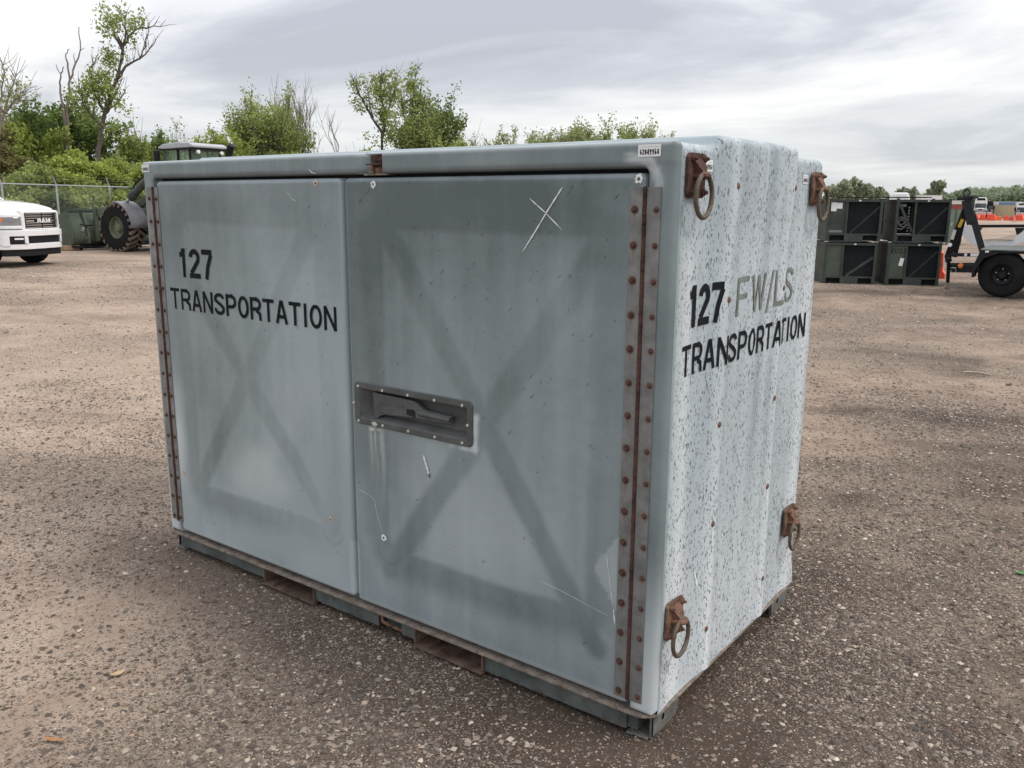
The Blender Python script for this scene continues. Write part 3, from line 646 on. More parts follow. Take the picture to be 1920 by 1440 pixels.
    o['label'] = 'pale chalky shell with dark flecks'
    # rear wall
    b = MB(); b.prism([(BX0+0.03, ZB+0.002), (BX1-0.03, ZB+0.002), (BX1-0.03, TOPZ-0.04), (BX0+0.03, TOPZ-0.04)], 1.30, 1.312)
    b.build('rear_wall', M_skid, box)
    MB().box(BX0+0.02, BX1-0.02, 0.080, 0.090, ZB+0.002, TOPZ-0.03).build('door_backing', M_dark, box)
    MB().box(OX0+0.003, OX1-0.003, 0.046, 0.079, 1.795, 1.8335).box(-1.42, -1.34, 0.046, 0.079, 0.12, 1.795).box(OX0+0.002, OX0+0.03, 0.046, 0.079, 0.12, 1.795).box(OX1-0.03, OX1-0.002, 0.046, 0.079, 0.12, 1.795).build('gap_shade_strip', M_dark, box)  # black strips added inside the door gaps to deepen their shade
    MB().box(BX0+0.02, BX1-0.02, 0.095, 1.29, ZB+0.002, ZB+0.012).build('floor_pan', M_skid, box)
make_shell()

def make_door(x0, x1, z0, z1, seed, bands, name, recess=None, label=None, base=0.0):
    fx = [(x0, 0.034, 0.0025), (x1, 0.034, 0.0025)]; fz = [(z0, 0.034, 0.0025), (z1, 0.034, 0.0025)]
    if recess:
        fx += [(recess[0], 0.006, 0.0015), (recess[1], 0.006, 0.0015)]; fz += [(recess[2], 0.006, 0.0015), (recess[3], 0.006, 0.0015)]
    xs = lines(x0, x1, 0.011, fx); zs = lines(z0, z1, 0.011, fz)
    X, Z = np.meshgrid(xs, zs)
    s_ = rsdf(X, Z, x0, x1, z0, z1, 0.022)
    y = roundoff(-s_, 0.021)
    y = y+0.0035*(fbm(X*1.6+seed, Z*1.6, 70+seed, 3)-0.5)*sstep(0, 0.1, -s_)
    rib = np.ones_like(X)*9.0
    for (a, b_) in bands: rib = np.minimum(rib, seg_dist(X, Z, a, b_))
    ribf = sstep(0.066, 0.026, rib+0.022*(fbm(X*5, Z*5, 90+seed, 3)-0.5))*0.85
    fi = rsdf(X, Z, x0+0.20, x1-0.17, z0+0.29, z1-0.19, 0.05)+0.03*(fbm(X*3, Z*3, 95+seed, 3)-0.5)
    ribf = np.maximum(ribf, 0.75*sstep(-0.012, 0.016, fi)*sstep(0.17, 0.07, fi))
    y = y+0.0018*(1-ribf)*sstep(0.02, 0.12, -s_)
    if recess:
        rs = rsdf(X, Z, *recess, 0.008); y = np.where(rs < 0, 0.05, y)
    out = np.maximum(s_, 0)
    X2 = X-np.sign(X-(x0+x1)/2)*out*0.707; Z2 = Z-np.sign(Z-(z0+z1)/2)*out*0.707
    y = np.where(s_ > -0.0004, 0.05, y)
    wv = 0.55+0.45*fbm(X*2, Z*2, 80+seed, 3)
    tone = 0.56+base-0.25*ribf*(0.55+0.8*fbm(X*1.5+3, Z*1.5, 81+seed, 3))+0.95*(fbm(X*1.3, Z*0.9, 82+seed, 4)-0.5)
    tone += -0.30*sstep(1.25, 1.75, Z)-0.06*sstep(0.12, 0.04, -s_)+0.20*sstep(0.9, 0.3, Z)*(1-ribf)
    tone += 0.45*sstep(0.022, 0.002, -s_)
    # long soft runs below the ribs
    tone += 0.22*(fbm(X*8, Z*0.35, 83+seed, 3)-0.5)
    chalk = 0.28*sstep(0.035, 0.008, -s_)*(Z < z0+0.25)+(0.75 if not recess else 0.22)*np.exp(-((Z-z0-0.42)/0.36)**2)*(1-ribf)*sstep(0.35, 0.75, fbm(X*2.5, Z*2.0, 84+seed, 3))
    grime = 0.0*X
    if recess:
        cxx = recess[1]+0.030
        q = seg_dist(X, Z, (cxx, 0.872), (cxx, 0.985)); q2 = seg_dist(X, Z, (cxx-0.12, 0.868), (cxx, 0.868))
        chalk = np.maximum(chalk, 0.8*sstep(0.026, 0.004, np.minimum(q, q2+0.010)+0.030*(fbm(X*28, Z*22, 85, 4)-0.45)))
        chalk = np.maximum(chalk, 0.75*sstep(0.0, 0.006, rsdf(X, Z, -0.255, -0.148, 0.50, 0.62, 0.001)*-1)*sstep(-0.255, -0.15, X)*(Z < 0.66)*0.5)
        tr = (X+0.148)/(-0.09)            # pale triangle where a decal once was, by the hinge
        chalk = np.maximum(chalk, 0.30*((X < -0.148) & (np.abs(Z-0.56) < 0.13*(1-tr))))
        for k, (xx, ww) in enumerate(((-1.26, 0.008), (-1.235, 0.006), (-1.20, 0.012))):
            chalk = np.maximum(chalk, 0.42*np.exp(-((X-xx-0.004*np.sin(Z*20))/ww)**2)*(Z < 0.875)*sstep(0.60-0.05*k, 0.86, Z))
        tone += 0.10*np.exp(-((X+0.78)/0.012)**2)*(Z < 0.75)+0.08*np.exp(-((X+0.95)/0.02)**2)*(Z < 0.87)
    # ring-shaped rubbing stains under the old plugs
    for (cx_, cz_) in ((x1-0.12, z0+0.27),) if not recess else ((x0+0.19, z0+0.27),):
        rd = np.hypot((X-cx_), (Z-cz_)*1.0); grime = np.maximum(grime, 0.18*np.exp(-((rd-0.06)/0.006)**2)*(Z < cz_))
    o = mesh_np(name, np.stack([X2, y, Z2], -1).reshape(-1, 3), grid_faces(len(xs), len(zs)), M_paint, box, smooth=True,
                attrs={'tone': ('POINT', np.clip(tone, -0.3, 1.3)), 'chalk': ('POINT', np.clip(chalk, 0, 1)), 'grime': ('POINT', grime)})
    if label: o['label'] = label
    return o
LB = [((-2.42, 1.38), (-1.50, 0.40)), ((-1.58, 1.62), (-2.42, 0.42))]
RB = [((-1.17, 1.66), (-0.22, 0.28)), ((-0.20, 1.66), (-1.18, 0.30))]
doorL = make_door(-2.632, -1.3845, 0.112, 1.816, 1, LB, 'door', label='left door lettered 127 TRANSPORTATION', base=0.16)
doorR = make_door(-1.3705, -0.0955, 0.109, 1.815, 2, RB, 'door', recess=(-1.318, -0.764, 0.897, 1.022), label='right door with recessed handle and scratched X', base=-0.17)

# hinges: two leaves and a knuckle per side, bolts in two columns
bolt_m = MB(); bolt_m.lathe([(0.0001, -0.0075), (0.004, -0.007), (0.0048, -0.0045), (0.0052, -0.002), (0.0078, -0.0015), (0.0080, 0.001)], 10)
bolt0 = None
def hinge(xl0, xl1, xk, xr0, xr1, z0, z1, bl, br, dense):
    global bolt0
    h = empty('hinge', (0, 0, 0), parent=box)
    for side, (a, b, bx_) in enumerate(((xl0, xl1, bl), (xr0, xr1, br))):
        xs = np.linspace(a, b, 15); zs = np.linspace(z0, z1, 560)
        X, Z = np.meshgrid(xs, zs)
        V1 = np.stack([X, np.full_like(X, -0.004), Z], -1).reshape(-1, 3)
        zb = z0+0.020+0.1035*np.arange(16)
        rs = np.zeros_like(X)
        for k, q in enumerate(zb):
            amp = 0.9 if dense and side == 0 else 0.55
            rd = np.hypot(X-bx_, Z-q); rs = np.maximum(rs, amp*sstep(0.017+0.006*vnoise(k, side, 5), 0.008, rd))
            dr = (q-Z); rs = np.maximum(rs, amp*0.85*np.exp(-((X-bx_)/(0.0022+0.006*np.exp(-dr/0.02)))**2)*((dr > 0) & (dr < 0.10))*(0.25+0.75*np.exp(-dr/0.035)))
        ed = np.minimum(X-a, b-X); rs = np.maximum(rs, 0.55*sstep(0.004, 0.0, np.abs(X-(b if side == 0 else a)))*fbm(Z*30, X, 6, 3))
        rs = np.maximum(rs, 0.4*sstep(0.03, 0.0, Z-z0)+0.12*sstep(0.6, 0.75, fbm(X*20, Z*4, 9, 3)))
        if dense: rs = np.maximum(rs, 0.6*sstep(0.9, 0.15, Z)*0.35*sstep(0.45, 0.7, fbm(X*30, Z*5, 19, 3)))
        o = mesh_np('hinge_leaf', V1, grid_faces(15, 560), M_hinge, h, attrs={'rust': ('POINT', np.clip(rs, 0, 1))})
        so2 = o.modifiers.new('solid', 'SOLIDIFY'); so2.thickness = 0.004; so2.offset = -1
        for q in zb:
            if bolt0 is None:
                bolt0 = bolt_m.build('bolt', M_rust, o, smooth=True, loc=(bx_, -0.004, q))
            else:
                c = bolt0.copy(); col.objects.link(c); c.parent = o; c.location = (bx_+rng.normal(0, 0.0008), -0.004, q+rng.normal(0, 0.001)); c.rotation_euler = (0, rng.uniform(0, 6), 0)
    kn = MB(); n = int((z1-z0)/0.026)
    for k in range(n):
        za = z0+(z1-z0)*k/n; zb2 = z0+(z1-z0)*(k+1)/n-0.0016
        kn.tube([(xk, -0.0045, za), (xk, -0.0045, zb2)], 0.0068 if k % 2 else 0.0062, 10)
    kn.tube([(xk, -0.0045, z0-0.002), (xk, -0.0045, z1+0.002)], 0.0045, 8)
    kn.build('hinge_knuckle', M_rust, h, smooth=True)
    return h
hinge(-0.1445, -0.1015, -0.0945, -0.0875, -0.0435, 0.136, 1.773, -0.127, -0.0565, True)
hinge(-2.668+0.028, -2.612, -2.648, -2.702, -2.656, 0.163, 1.788, -2.626, -2.682, False)

# lettering
def front_place(x0, z0, slope=0.0, dy=-0.0012, base=0.002):
    return lambda a, b, k: (x0+a, dy-0.00008*(k % 7)-0.0, z0+b+slope*a)
def letters(name, text, h, wd, st, place, m, parent, gap=0.2):
    V, F = lettering(text, h, wd, st, place, gap=gap)
    b = MB(); b.v = V; b.f = F
    return b.build(name, m, parent, fix=False)
letters('lettering', 'TRANSPORTATION', 0.097, 1.140, 0.155, front_place(-2.573, 1.234, -0.006), M_black, doorL, gap=0.17)
letters('lettering', '127', 0.132, 0.262, 0.17, front_place(-2.487, 1.384, 0), M_black, doorL, gap=0.20)
def side_place(y0, z0, slope=0.0):
    def f(a, b, k):
        y_, z_ = y0+a, z0+b+slope*a
        return (float(side_off(np.array(y_), np.array(z_)))+0.0024+0.00008*(k % 7), y_, z_)
    return f
letters('lettering', 'TRANSPORTATION', 0.098, 1.125, 0.15, side_place(0.095, 1.204, -0.003), M_black, box, gap=0.19)
letters('lettering', '127', 0.130, 0.235, 0.19, side_place(0.135, 1.353, 0.0), M_black, box, gap=0.14)
letters('lettering', 'FW/LS', 0.132, 0.575, 0.13, side_place(0.478, 1.355, 0.008), M_olive, box, gap=0.26)['label'] = 'faded olive letters FW/LS'

# numbered stickers
def sticker(name, origin, wd, ht, text, side='front', qr=False):
    s_ = MB()
    if side == 'front':
        P = lambda a, b, t: (origin[0]+a, -0.0010-t, origin[1]+b)
    else:
        ox = float(side_off(np.array(origin[0]), np.array(origin[1])))
        P = lambda a, b, t: (ox+0.0015+t, origin[0]+a, origin[1]+b)
    r_ = 0.003; pts = []
    for (cx, cz, a0) in ((wd-r_, ht-r_, 0), (r_, ht-r_, 90), (r_, r_, 180), (wd-r_, r_, 270)):
        for k in range(4): pts.append((cx+r_*math.cos(R(a0+30*k)), cz+r_*math.sin(R(a0+30*k))))
    n = len(pts); s_.add([P(a, b, 0) for a, b in pts]+[P(a, b, 0.0006) for a, b in pts], [tuple(range(n, 2*n))]+[(i, (i+1) % n, (i+1) % n+n, i+n) for i in range(n)])
    o = s_.build('sticker', M_sticker, box)
    V, F = lettering(text, ht*0.46, wd*0.84, 0.22, lambda a, b, k: P(wd*0.08+a, ht*0.16+b, 0.0008+0.00003*(k % 7)), gap=0.22)
    b = MB(); b.v = V; b.f = F; b.build('lettering', M_ink, o, fix=False)
    c = MB(); c.add([P(wd*0.1, ht*0.78, 0.0008), P(wd*0.9, ht*0.78, 0.0008), P(wd*0.9, ht*0.83, 0.0008), P(wd*0.1, ht*0.83, 0.0008)], [(0, 1, 2, 3)])
    c.build('small_print', mat('grey_small_print', (0.5, 0.5, 0.52), 0.6) if 'grey_small_print' not in MATS else MATS['grey_small_print'], o, fix=False)
    return o
sticker('tag', (-0.1235, 1.8585), 0.073, 0.034, 'G2049964')
sticker('tag', (-2.7295, 1.857), 0.060, 0.034, 'G2049964')
sticker('tag', (0.196, 1.8225), 0.058, 0.034, '2049964', 'side')
sticker('tag', (1.082, 1.803), 0.055, 0.033, '2049964', 'side')

# door marks: bullet-like chips, scratches, the big scratched X
def blob(name, cx, cz, r_, m, parent, seed, ring=None, y=-0.0012, sq=1.0):
    rg = np.random.default_rng(seed); b = MB(); n = 22
    pts = []
    for k in range(n):
        a = 2*math.pi*k/n; q = r_*(0.72+0.5*rg.random()); pts.append((cx+q*math.cos(a), y, cz+q*math.sin(a)*sq))
    b.add(pts+[(cx, y-0.0012, cz)], [(k, (k+1) % n, n) for k in range(n)])
    return b.build(name, m, parent, fix=False)
for (cx, cz, par, sd_) in ((-1.523, 1.797, doorL, 1), (-1.209, 1.790, doorR, 2), (-1.513, 0.430, doorL, 3), (-1.204, 0.424, doorR, 4), (-2.572, 0.428, doorL, 5), (-0.118, 1.797, doorR, 6)):
    blob('paint_chip', cx, cz, 0.0135, M_wear if sd_ in (2, 4, 6) else M_chip, par, sd_)
    blob('paint_chip', cx, cz, 0.0052, M_skid if sd_ in (2, 4, 6) else M_rust2, par, sd_+20, y=-0.0028)
def scratch(pts, wd, m, parent, name='scratch', y=-0.0012, seed=0):
    rg = np.random.default_rng(seed); b = MB(); P = []
    for a, c in zip(pts[:-1], pts[1:]):
        for k in range(6): t_ = k/6; P.append((a[0]+(c[0]-a[0])*t_, a[1]+(c[1]-a[1])*t_))
    P.append(pts[-1]); n = len(P); Lf = []; Rt = []
    for i, p in enumerate(P):
        q = P[min(i+1, n-1)]; o_ = P[max(i-1, 0)]; dx, dz = q[0]-o_[0], q[1]-o_[1]; l_ = math.hypot(dx, dz)+1e-9
        ww = wd*(0.45+0.8*rg.random())*min(1, (n-1-i)*0.5+0.25, i*0.6+0.3)/2
        Lf.append((p[0]-dz/l_*ww, y, p[1]+dx/l_*ww)); Rt.append((p[0]+dz/l_*ww, y, p[1]-dx/l_*ww))
    b.add(Lf+Rt, [(i, i+1, n+i+1, n+i) for i in range(n-1)])
    return b.build(name, m, parent, fix=False)
scratch([(-0.383, 1.775), (-0.44, 1.70), (-0.49, 1.63), (-0.534, 1.572)], 0.0050, M_wear, doorR, seed=1)
scratch([(-0.508, 1.741), (-0.45, 1.70), (-0.382, 1.645)], 0.0042, M_wear, doorR, seed=2)
scratch([(-0.984, 0.805), (-0.972, 0.772), (-0.955, 0.728)], 0.011, M_wear, doorR, seed=3)
scratch([(-0.958, 0.738), (-0.953, 0.722)], 0.008, M_skid, doorR, seed=4, y=-0.002)
scratch([(-1.372+0.03, 0.60), (-1.25, 0.575), (-1.24, 0.52), (-1.207, 0.44)], 0.0016, M_wear, doorR, seed=5)
scratch([(-0.45, 0.452), (-0.36, 0.44), (-0.175, 0.405)], 0.0015, M_wear, doorR, seed=6)
scratch([(-0.19, 0.62), (-0.17, 0.50), (-0.152, 0.41)], 0.0018, M_wear, doorR, seed=7)
scratch([(-0.158, 0.44), (-0.150, 0.38)], 0.005, M_wear, doorR, seed=8)
scratch([(-1.56, 1.85), (-1.545, 1.838), (-1.52, 1.832)], 0.003, M_wear, box, seed=9, y=-0.0005)
scratch([(-1.70, 1.77), (-1.665, 1.735), (-1.64, 1.73)], 0.0015, M_wear, doorL, seed=10)
def dashes():
    rg = np.random.default_rng(12)
    for par, (x0, x1), n in ((doorL, (-2.58, -1.42), 95), (doorR, (-1.34, -0.18), 120)):
        V, F = [], []
        for k in range(n):
            x = rg.uniform(x0, x1); z = rg.uniform(0.2, 1.8) if rg.random() < 0.35 else rg.uniform(0.9, 1.8)
            if par is doorR and -1.36 < x < -0.73 and 0.84 < z < 1.07: continue
            ln = rg.uniform(0.010, 0.034) if rg.random() < 0.7 else 0.005; a = R(rg.normal(47, 7)); wd = rg.uniform(0.0010, 0.0018) if ln > 0.006 else 0.0034
            dx, dz = math.cos(a)*ln/2, math.sin(a)*ln/2; nx, nz = -math.sin(a)*wd/2, math.cos(a)*wd/2; b = len(V)
            V += [(x-dx, -0.0011, z-dz), (x+nx, -0.0011, z+nz), (x+dx, -0.0011, z+dz), (x-nx, -0.0011, z-nz)]; F.append((b, b+3, b+2, b+1))
        o = mesh_np('paint_flecks', V, F, M_dark, par); o['kind'] = 'stuff'
dashes()
# white scrapes on the flecked side
def side_scrape(pts, wd, seed, m=None):
    o = scratch(pts, wd, m or M_wear, box, seed=seed)
    for v in o.data.vertices:
        y_, z_ = v.co.x, v.co.z; v.co = (float(side_off(np.array(y_), np.array(z_)))+0.002, y_, z_)
side_scrape([(0.275, 0.508), (0.287, 0.475), (0.300, 0.447)], 0.012, 31)
side_scrape([(0.93, 0.585), (0.985, 0.590), (1.05, 0.60)], 0.004, 32)

# plugs in the side wall
pl = MB(); pl.lathe([(0.0001, 0.005), (0.006, 0.004), (0.0075, 0.0015), (0.011, 0.0008), (0.0115, -0.002)], 12, axis='X')
p0 = None
for (y_, z_) in ((0.402, 1.782), (0.918, 1.784), (0.398, 1.42), (0.912, 1.42), (0.391, 1.0), (0.902, 1.0), (0.386, 0.648), (0.893, 0.648), (0.380, 0.258), (0.904, 0.259)):
    xx = float(side_off(np.array(y_), np.array(z_)))
    if p0 is None: p0 = pl.build('wall_plug', M_rust2, box, smooth=True, loc=(xx, y_, z_))
    else: copy_obj(p0, box, (xx, y_, z_))
    scr = scratch([(y_, z_-0.012), (y_-0.002, z_-0.04), (y_, z_-0.085)], 0.012, M_wear, box, name='rust_run', seed=int(z_*100)) if z_ < 0.7 else None
    if scr:
        for v in scr.data.vertices: v.co = (float(side_off(np.array(v.co.x), np.array(v.co.z)))+0.0012, v.co.x, v.co.z)

# lifting rings on rusty bracket plates
def ring(y0, z0, tilt, m_plate, ring_m, hang=0.0, lab=None):
    g = empty('ring_bracket', (0.002, y0, z0), parent=box)
    if lab: g['label'] = lab
    T = Matrix.Rotation(R(tilt), 4, 'X')
    w2, h2 = 0.058, 0.064
    pts = [(-w2+0.012, -h2), (w2-0.012, -h2), (w2, -h2+0.012), (w2, h2-0.012), (w2-0.012, h2), (-w2+0.012, h2), (-w2, h2-0.012), (-w2, -h2+0.012)]
    MB(T).prism(pts, 0.0, 0.010, 'YZ').build('bracket_plate', m_plate, g, bevel=0.002)
    a = MB(T)   # folded lug standing off the plate and wrapping the ring
    for s_ in (-1, 1):
        a.add([(0.010, s_*0.040, 0.050), (0.010, s_*0.016, 0.002), (0.034, s_*0.012, 0.004), (0.030, s_*0.018, 0.016)], [(0, 1, 2, 3)])
        a.add([(0.010, s_*0.034, 0.050), (0.010, s_*0.010, 0.002), (0.036, s_*0.008, 0.004), (0.030, s_*0.012, 0.018)], [(0, 3, 2, 1)])
    a.add([(0.010, -0.040, 0.050), (0.010, 0.040, 0.050), (0.032, 0.018, 0.016), (0.032, -0.018, 0.016), (0.036, 0.012, 0.002), (0.036, -0.012, 0.002)], [(0, 1, 2, 3), (3, 2, 4, 5)])
    a.tube([(0.010, -0.020, -0.004), (0.040, -0.016, -0.002), (0.046, 0, -0.001), (0.040, 0.016, -0.002), (0.010, 0.020, -0.004)], 0.0085, 8)
    a.build('bracket_lug', m_plate, g, smooth=True)
    b = MB(T).torus((0.034, 0.0, -0.058), 0.055, 0.0072, 'X', sy=1.12, n=36, m=10)
    o = b.build('lifting_ring', ring_m, g, smooth=True)
    bb = MB(T)
    bb.lathe([(0.0001, 0.030), (0.0045, 0.028), (0.006, 0.022), (0.0062, 0.019), (0.0105, 0.018), (0.0105, 0.010)], 8, axis='X')
    first = bb.build('bolt', m_plate, g, smooth=True, loc=T @ Vector((0, -w2+0.020, h2-0.016)))
    for (p, q) in ((w2-0.020, h2-0.016), (-w2+0.020, -h2+0.016), (w2-0.020, -h2+0.016)): copy_obj(first, g, T @ Vector((0, p, q)))
    return g
ring(0.112, 1.807, 0, M_rust, M_rusto, lab='dark rusty ring bracket at the front top corner')
ring(1.215, 1.785, 0, M_rust2, M_rusto, lab='orange rusty ring bracket at the rear top corner')
ring(0.105, 0.412, -3, M_rust2, M_rusto, lab='rusty ring bracket at the front bottom corner')
ring(1.178, 0.422, -2, M_rust2, M_rusto, lab='rusty ring bracket at the rear bottom corner')

# latch gear in the header notch
lg = empty('latch', (0, 0, 0), parent=box)
MB().box(-1.225, -1.172, 0.012, 0.045, 1.872, 1.892).box(-1.214, -1.176, 0.018, 0.045, 1.850, 1.872).build('latch_block', M_rust, lg, bevel=0.003)
MB().box(-1.245, -1.170, 0.000, 0.046, 1.858, 1.863).build('latch_plate', M_rust, lg, bevel=0.001)
MB().tube([(-1.226, 0.010, 1.829), (-1.226, 0.010, 1.858)], 0.011, 12).build('latch_rod', M_rim, lg, smooth=True)
MB().box(-1.214, -1.172, 0.014, 0.045, 1.828, 1.850).build('latch_block', M_rust2, lg, bevel=0.002)
MB().box(-1.262, -1.140, 0.004, 0.046, 1.822, 1.8275).build('latch_plate', M_rim, lg, bevel=0.001)

# recessed handle
hd = empty('handle_tray', (0, 0, 0), parent=doorR)
def tray():
    x0, x1, z0, z1 = -1.344, -0.744, 0.874, 1.043
    xs = lines(x0, x1, 0.02, [(x0, 0.012, 0.003), (x1, 0.012, 0.003), (x0+0.030, 0.012, 0.003), (x1-0.028, 0.012, 0.003), (x0+0.055, 0.012, 0.004)])
    zs = lines(z0, z1, 0.012, [(z0, 0.012, 0.003), (z1, 0.012, 0.003), (z0+0.030, 0.016, 0.003), (z1-0.025, 0.010, 0.0025)])
    X, Z = np.meshgrid(xs, zs); s_ = rsdf(X, Z, x0, x1, z0, z1, 0.022)
    inn = -np.maximum.reduce([(x0+0.030)-X, X-(x1-0.026), (z0+0.024)-Z, Z-(z1-0.024)])
    y = -0.0045+0.0035*(1-sstep(0.0, 0.003, -s_))
    dep = 0.044*sstep(0.0, 0.011, inn)
    lowr = (Z-(z0+0.024)); dep = np.minimum(dep, 0.044*np.clip(lowr/0.022, 0, 1)+0*X)
    dep = np.minimum(dep, 0.044*np.clip((X-(x0+0.030))/0.045, 0, 1))
    y = y+np.where(inn > 0, dep, 0)
    out = np.maximum(s_, 0); X2 = X-np.sign(X-(x0+x1)/2)*out*0.707; Z2 = Z-np.sign(Z-(z0+z1)/2)*out*0.707
    o = mesh_np('tray_frame', np.stack([X2, y, Z2], -1).reshape(-1, 3), grid_faces(len(xs), len(zs)), M_tray, hd, smooth=True)
    o.data.set_sharp_from_angle(angle=R(40))
tray()
def cropF(px, py):      # photo detail -> door plane
    u, v = 640+px/6.4, 680+py/6.4; d = ray(u, v); t = (0.012-CAM[1])/d[1]; p = CAM+t*d; return (p[0], p[2])
outline = [(390, 345), (470, 372), (640, 405), (800, 440), (880, 462), (925, 490), (960, 530), (1000, 568), (1060, 585), (1328, 650), (1312, 690), (1325, 740), (1100, 705), (960, 680), (905, 665), (760, 650), (640, 640), (520, 625), (470, 640), (440, 672), (405, 662), (398, 500)]
pts = [cropF(*p) for p in outline]
slot = [cropF(*p) for p in ((795, 552), (880, 560), (903, 590), (903, 660), (860, 640), (798, 620))]
hb = MB(); n = len(pts)
cx_ = sum(p[0] for p in pts)/n; cz_ = sum(p[1] for p in pts)/n
# folded lever: flat web with its rims turned back
web = [(p[0], 0.006, p[1]) for p in pts]; rim = [(p[0], 0.026, p[1]) for p in pts]
hb.add(web+rim, [tuple(range(n))]+[(i, i+n, (i+1) % n+n, (i+1) % n) for i in range(n)])
lev = hb.build('handle_lever', M_tray, hd, bevel=0.0035)
MB().add([(p[0], 0.0052, p[1]) for p in slot], [tuple(range(6))]).build('lever_slot', M_dark, hd, fix=False)
a, b_ = cropF(480, 470), cropF(750, 522); c, d_ = cropF(480, 580), cropF(750, 632)
MB().tube([(a[0], 0.005, a[1]), (b_[0], 0.005, b_[1])], 0.003, 8).tube([(c[0], 0.005, c[1]), (d_[0], 0.005, d_[1])], 0.003, 8).build('lever_rib', M_tray, hd, smooth=True)
a, b_ = cropF(950, 600), cropF(1318, 690); MB().tube([(a[0], 0.006, a[1]), (b_[0], 0.006, b_[1])], [0.012, 0.009], 10).build('lever_grip', M_tray, hd, smooth=True)
rv = MB(); rv.lathe([(0.0014, -0.0006), (0.0020, -0.0020), (0.0048, -0.0018), (0.0056, 0.0002), (0.0056, 0.001)], 12)
r0 = None
for (px, py) in ((228, 272), (518, 328), (822, 383), (1140, 443), (1474, 505), (178, 468), (1538, 743), (1475, 952), (1147, 882), (830, 812), (525, 747), (236, 685)):
    q = cropF(px, py); q = (q[0]+0.012*0.35, -0.0052, q[1]+0.001)
    if r0 is None: r0 = rv.build('rivet', M_rivet, hd, smooth=True, loc=q)
    else: copy_obj(r0, hd, q)
    MB().add([(q[0]+0.0016*math.cos(k*1.05), -0.0070, q[2]+0.0016*math.sin(k*1.05)) for k in range(6)], [tuple(range(6))]).build('rivet_hole', M_dark, hd, fix=False)
blob('putty', *cropF(440, 725), 0.016, M_putty, hd, 77, y=-0.0062, sq=0.55)
blob('putty', *cropF(400, 790), 0.014, M_putty, doorR, 78, y=-0.0016, sq=0.6)
blob('putty', *cropF(480, 805), 0.012, M_putty, doorR, 79, y=-0.0017, sq=0.35)

M_foot = mat('scuffed_grey_foot_steel', (0.15, 0.15, 0.14), 0.6, spec=0.3, var=0.4, scale=16, rust=0.12, bump=0.8)
M_pocket = mat('rusted_pocket_steel', (0.13, 0.088, 0.068), 0.85, spec=0.2, var=0.6, scale=14, bump=1.0)
# ---- skid base
base = empty('skid_base', (0, 0, 0), parent=box)
def rim():
    b = MB(); z0, z1 = 0.088, 0.0965; r_ = 0.07
    pts = []
    for (cx, cy, a0) in ((BX1-r_+0.004, BY1-r_, 0), (BX0+r_-0.004, BY1-r_, 90), (BX0+r_-0.004, r_-0.012, 180), (BX1-r_+0.004, r_-0.012, 270)):
        for k in range(9): a = R(a0+90*k/8); pts.append((cx+r_*math.cos(a), cy+r_*math.sin(a)))
    b.prism(pts, z0, z1, 'XY'); b.build('base_plate', M_rim, base, bevel=0.0015)
rim()
def skirt(x0, x1, z0=0.022, jag=None, y=0.006):
    b = MB(); n = 14; top = [(x0+(x1-x0)*k/n, 0.088) for k in range(n+1)]
    rg = np.random.default_rng(int(abs(x0)*100)); bot = [(x0+(x1-x0)*k/n, z0+rg.normal(0, 0.0012)+(0.010*rg.random() if jag else 0)) for k in range(n+1)]
    b.prism(bot+top[::-1], y, y+0.008); b.box(x0, x1, y+0.001, y+0.05, z0, z0+0.006)
    return b.build('base_skirt', M_skid, base, bevel=0.001)
skirt(-2.66, -2.44, 0.028); skirt(-2.44, -1.985, 0.030, True); skirt(-1.64, -1.255, 0.024); skirt(-1.125, -1.045, 0.030); skirt(-0.70, -0.10, 0.020)
for (x0, x1) in ((-1.985, -1.64), (-1.045, -0.70)):
    b = MB()
    b.add([(x0, -0.014, 0.012), (x1, -0.014, 0.010), (x1, 1.30, 0.016), (x0, 1.30, 0.018), (x0, -0.014, 0.018), (x1, -0.014, 0.016), (x1, 1.30, 0.022), (x0, 1.30, 0.024)],
          [(0, 1, 2, 3), (7, 6, 5, 4), (0, 4, 5, 1), (1, 5, 6, 2), (2, 6, 7, 3), (3, 7, 4, 0)])
    b.box(x0, x0+0.006, -0.006, 1.30, 0.024, 0.087).box(x1-0.006, x1, -0.006, 1.30, 0.022, 0.087)
    b.box(x0+0.07, x0+0.076, -0.010, 1.2, 0.022, 0.034)
    b.build('fork_pocket', M_pocket, base)
g_ = MB(); g_.tube([(-1.235, 0.010, 0.087), (-1.235, 0.010, 0.052), (-1.205, 0.012, 0.044), (-1.13, 0.016, 0.040)], 0.008, 8); g_.build('tie_rod', M_rust2, base, smooth=True)
MB().box(-1.26, -1.12, 0.055, 0.065, 0.02, 0.087).build('base_web', M_skid, base)
MB().box(BX0+0.10, BX1-0.06, 1.28, 1.288, 0.02, 0.087).box(BX0+0.10, BX0+0.108, 0.10, 1.27, 0.02, 0.087).build('base_web', M_skid, base)
MB().box(-0.115, -0.065, 0.02, 1.24, 0.022, 0.087).build('base_web', M_skid, base)
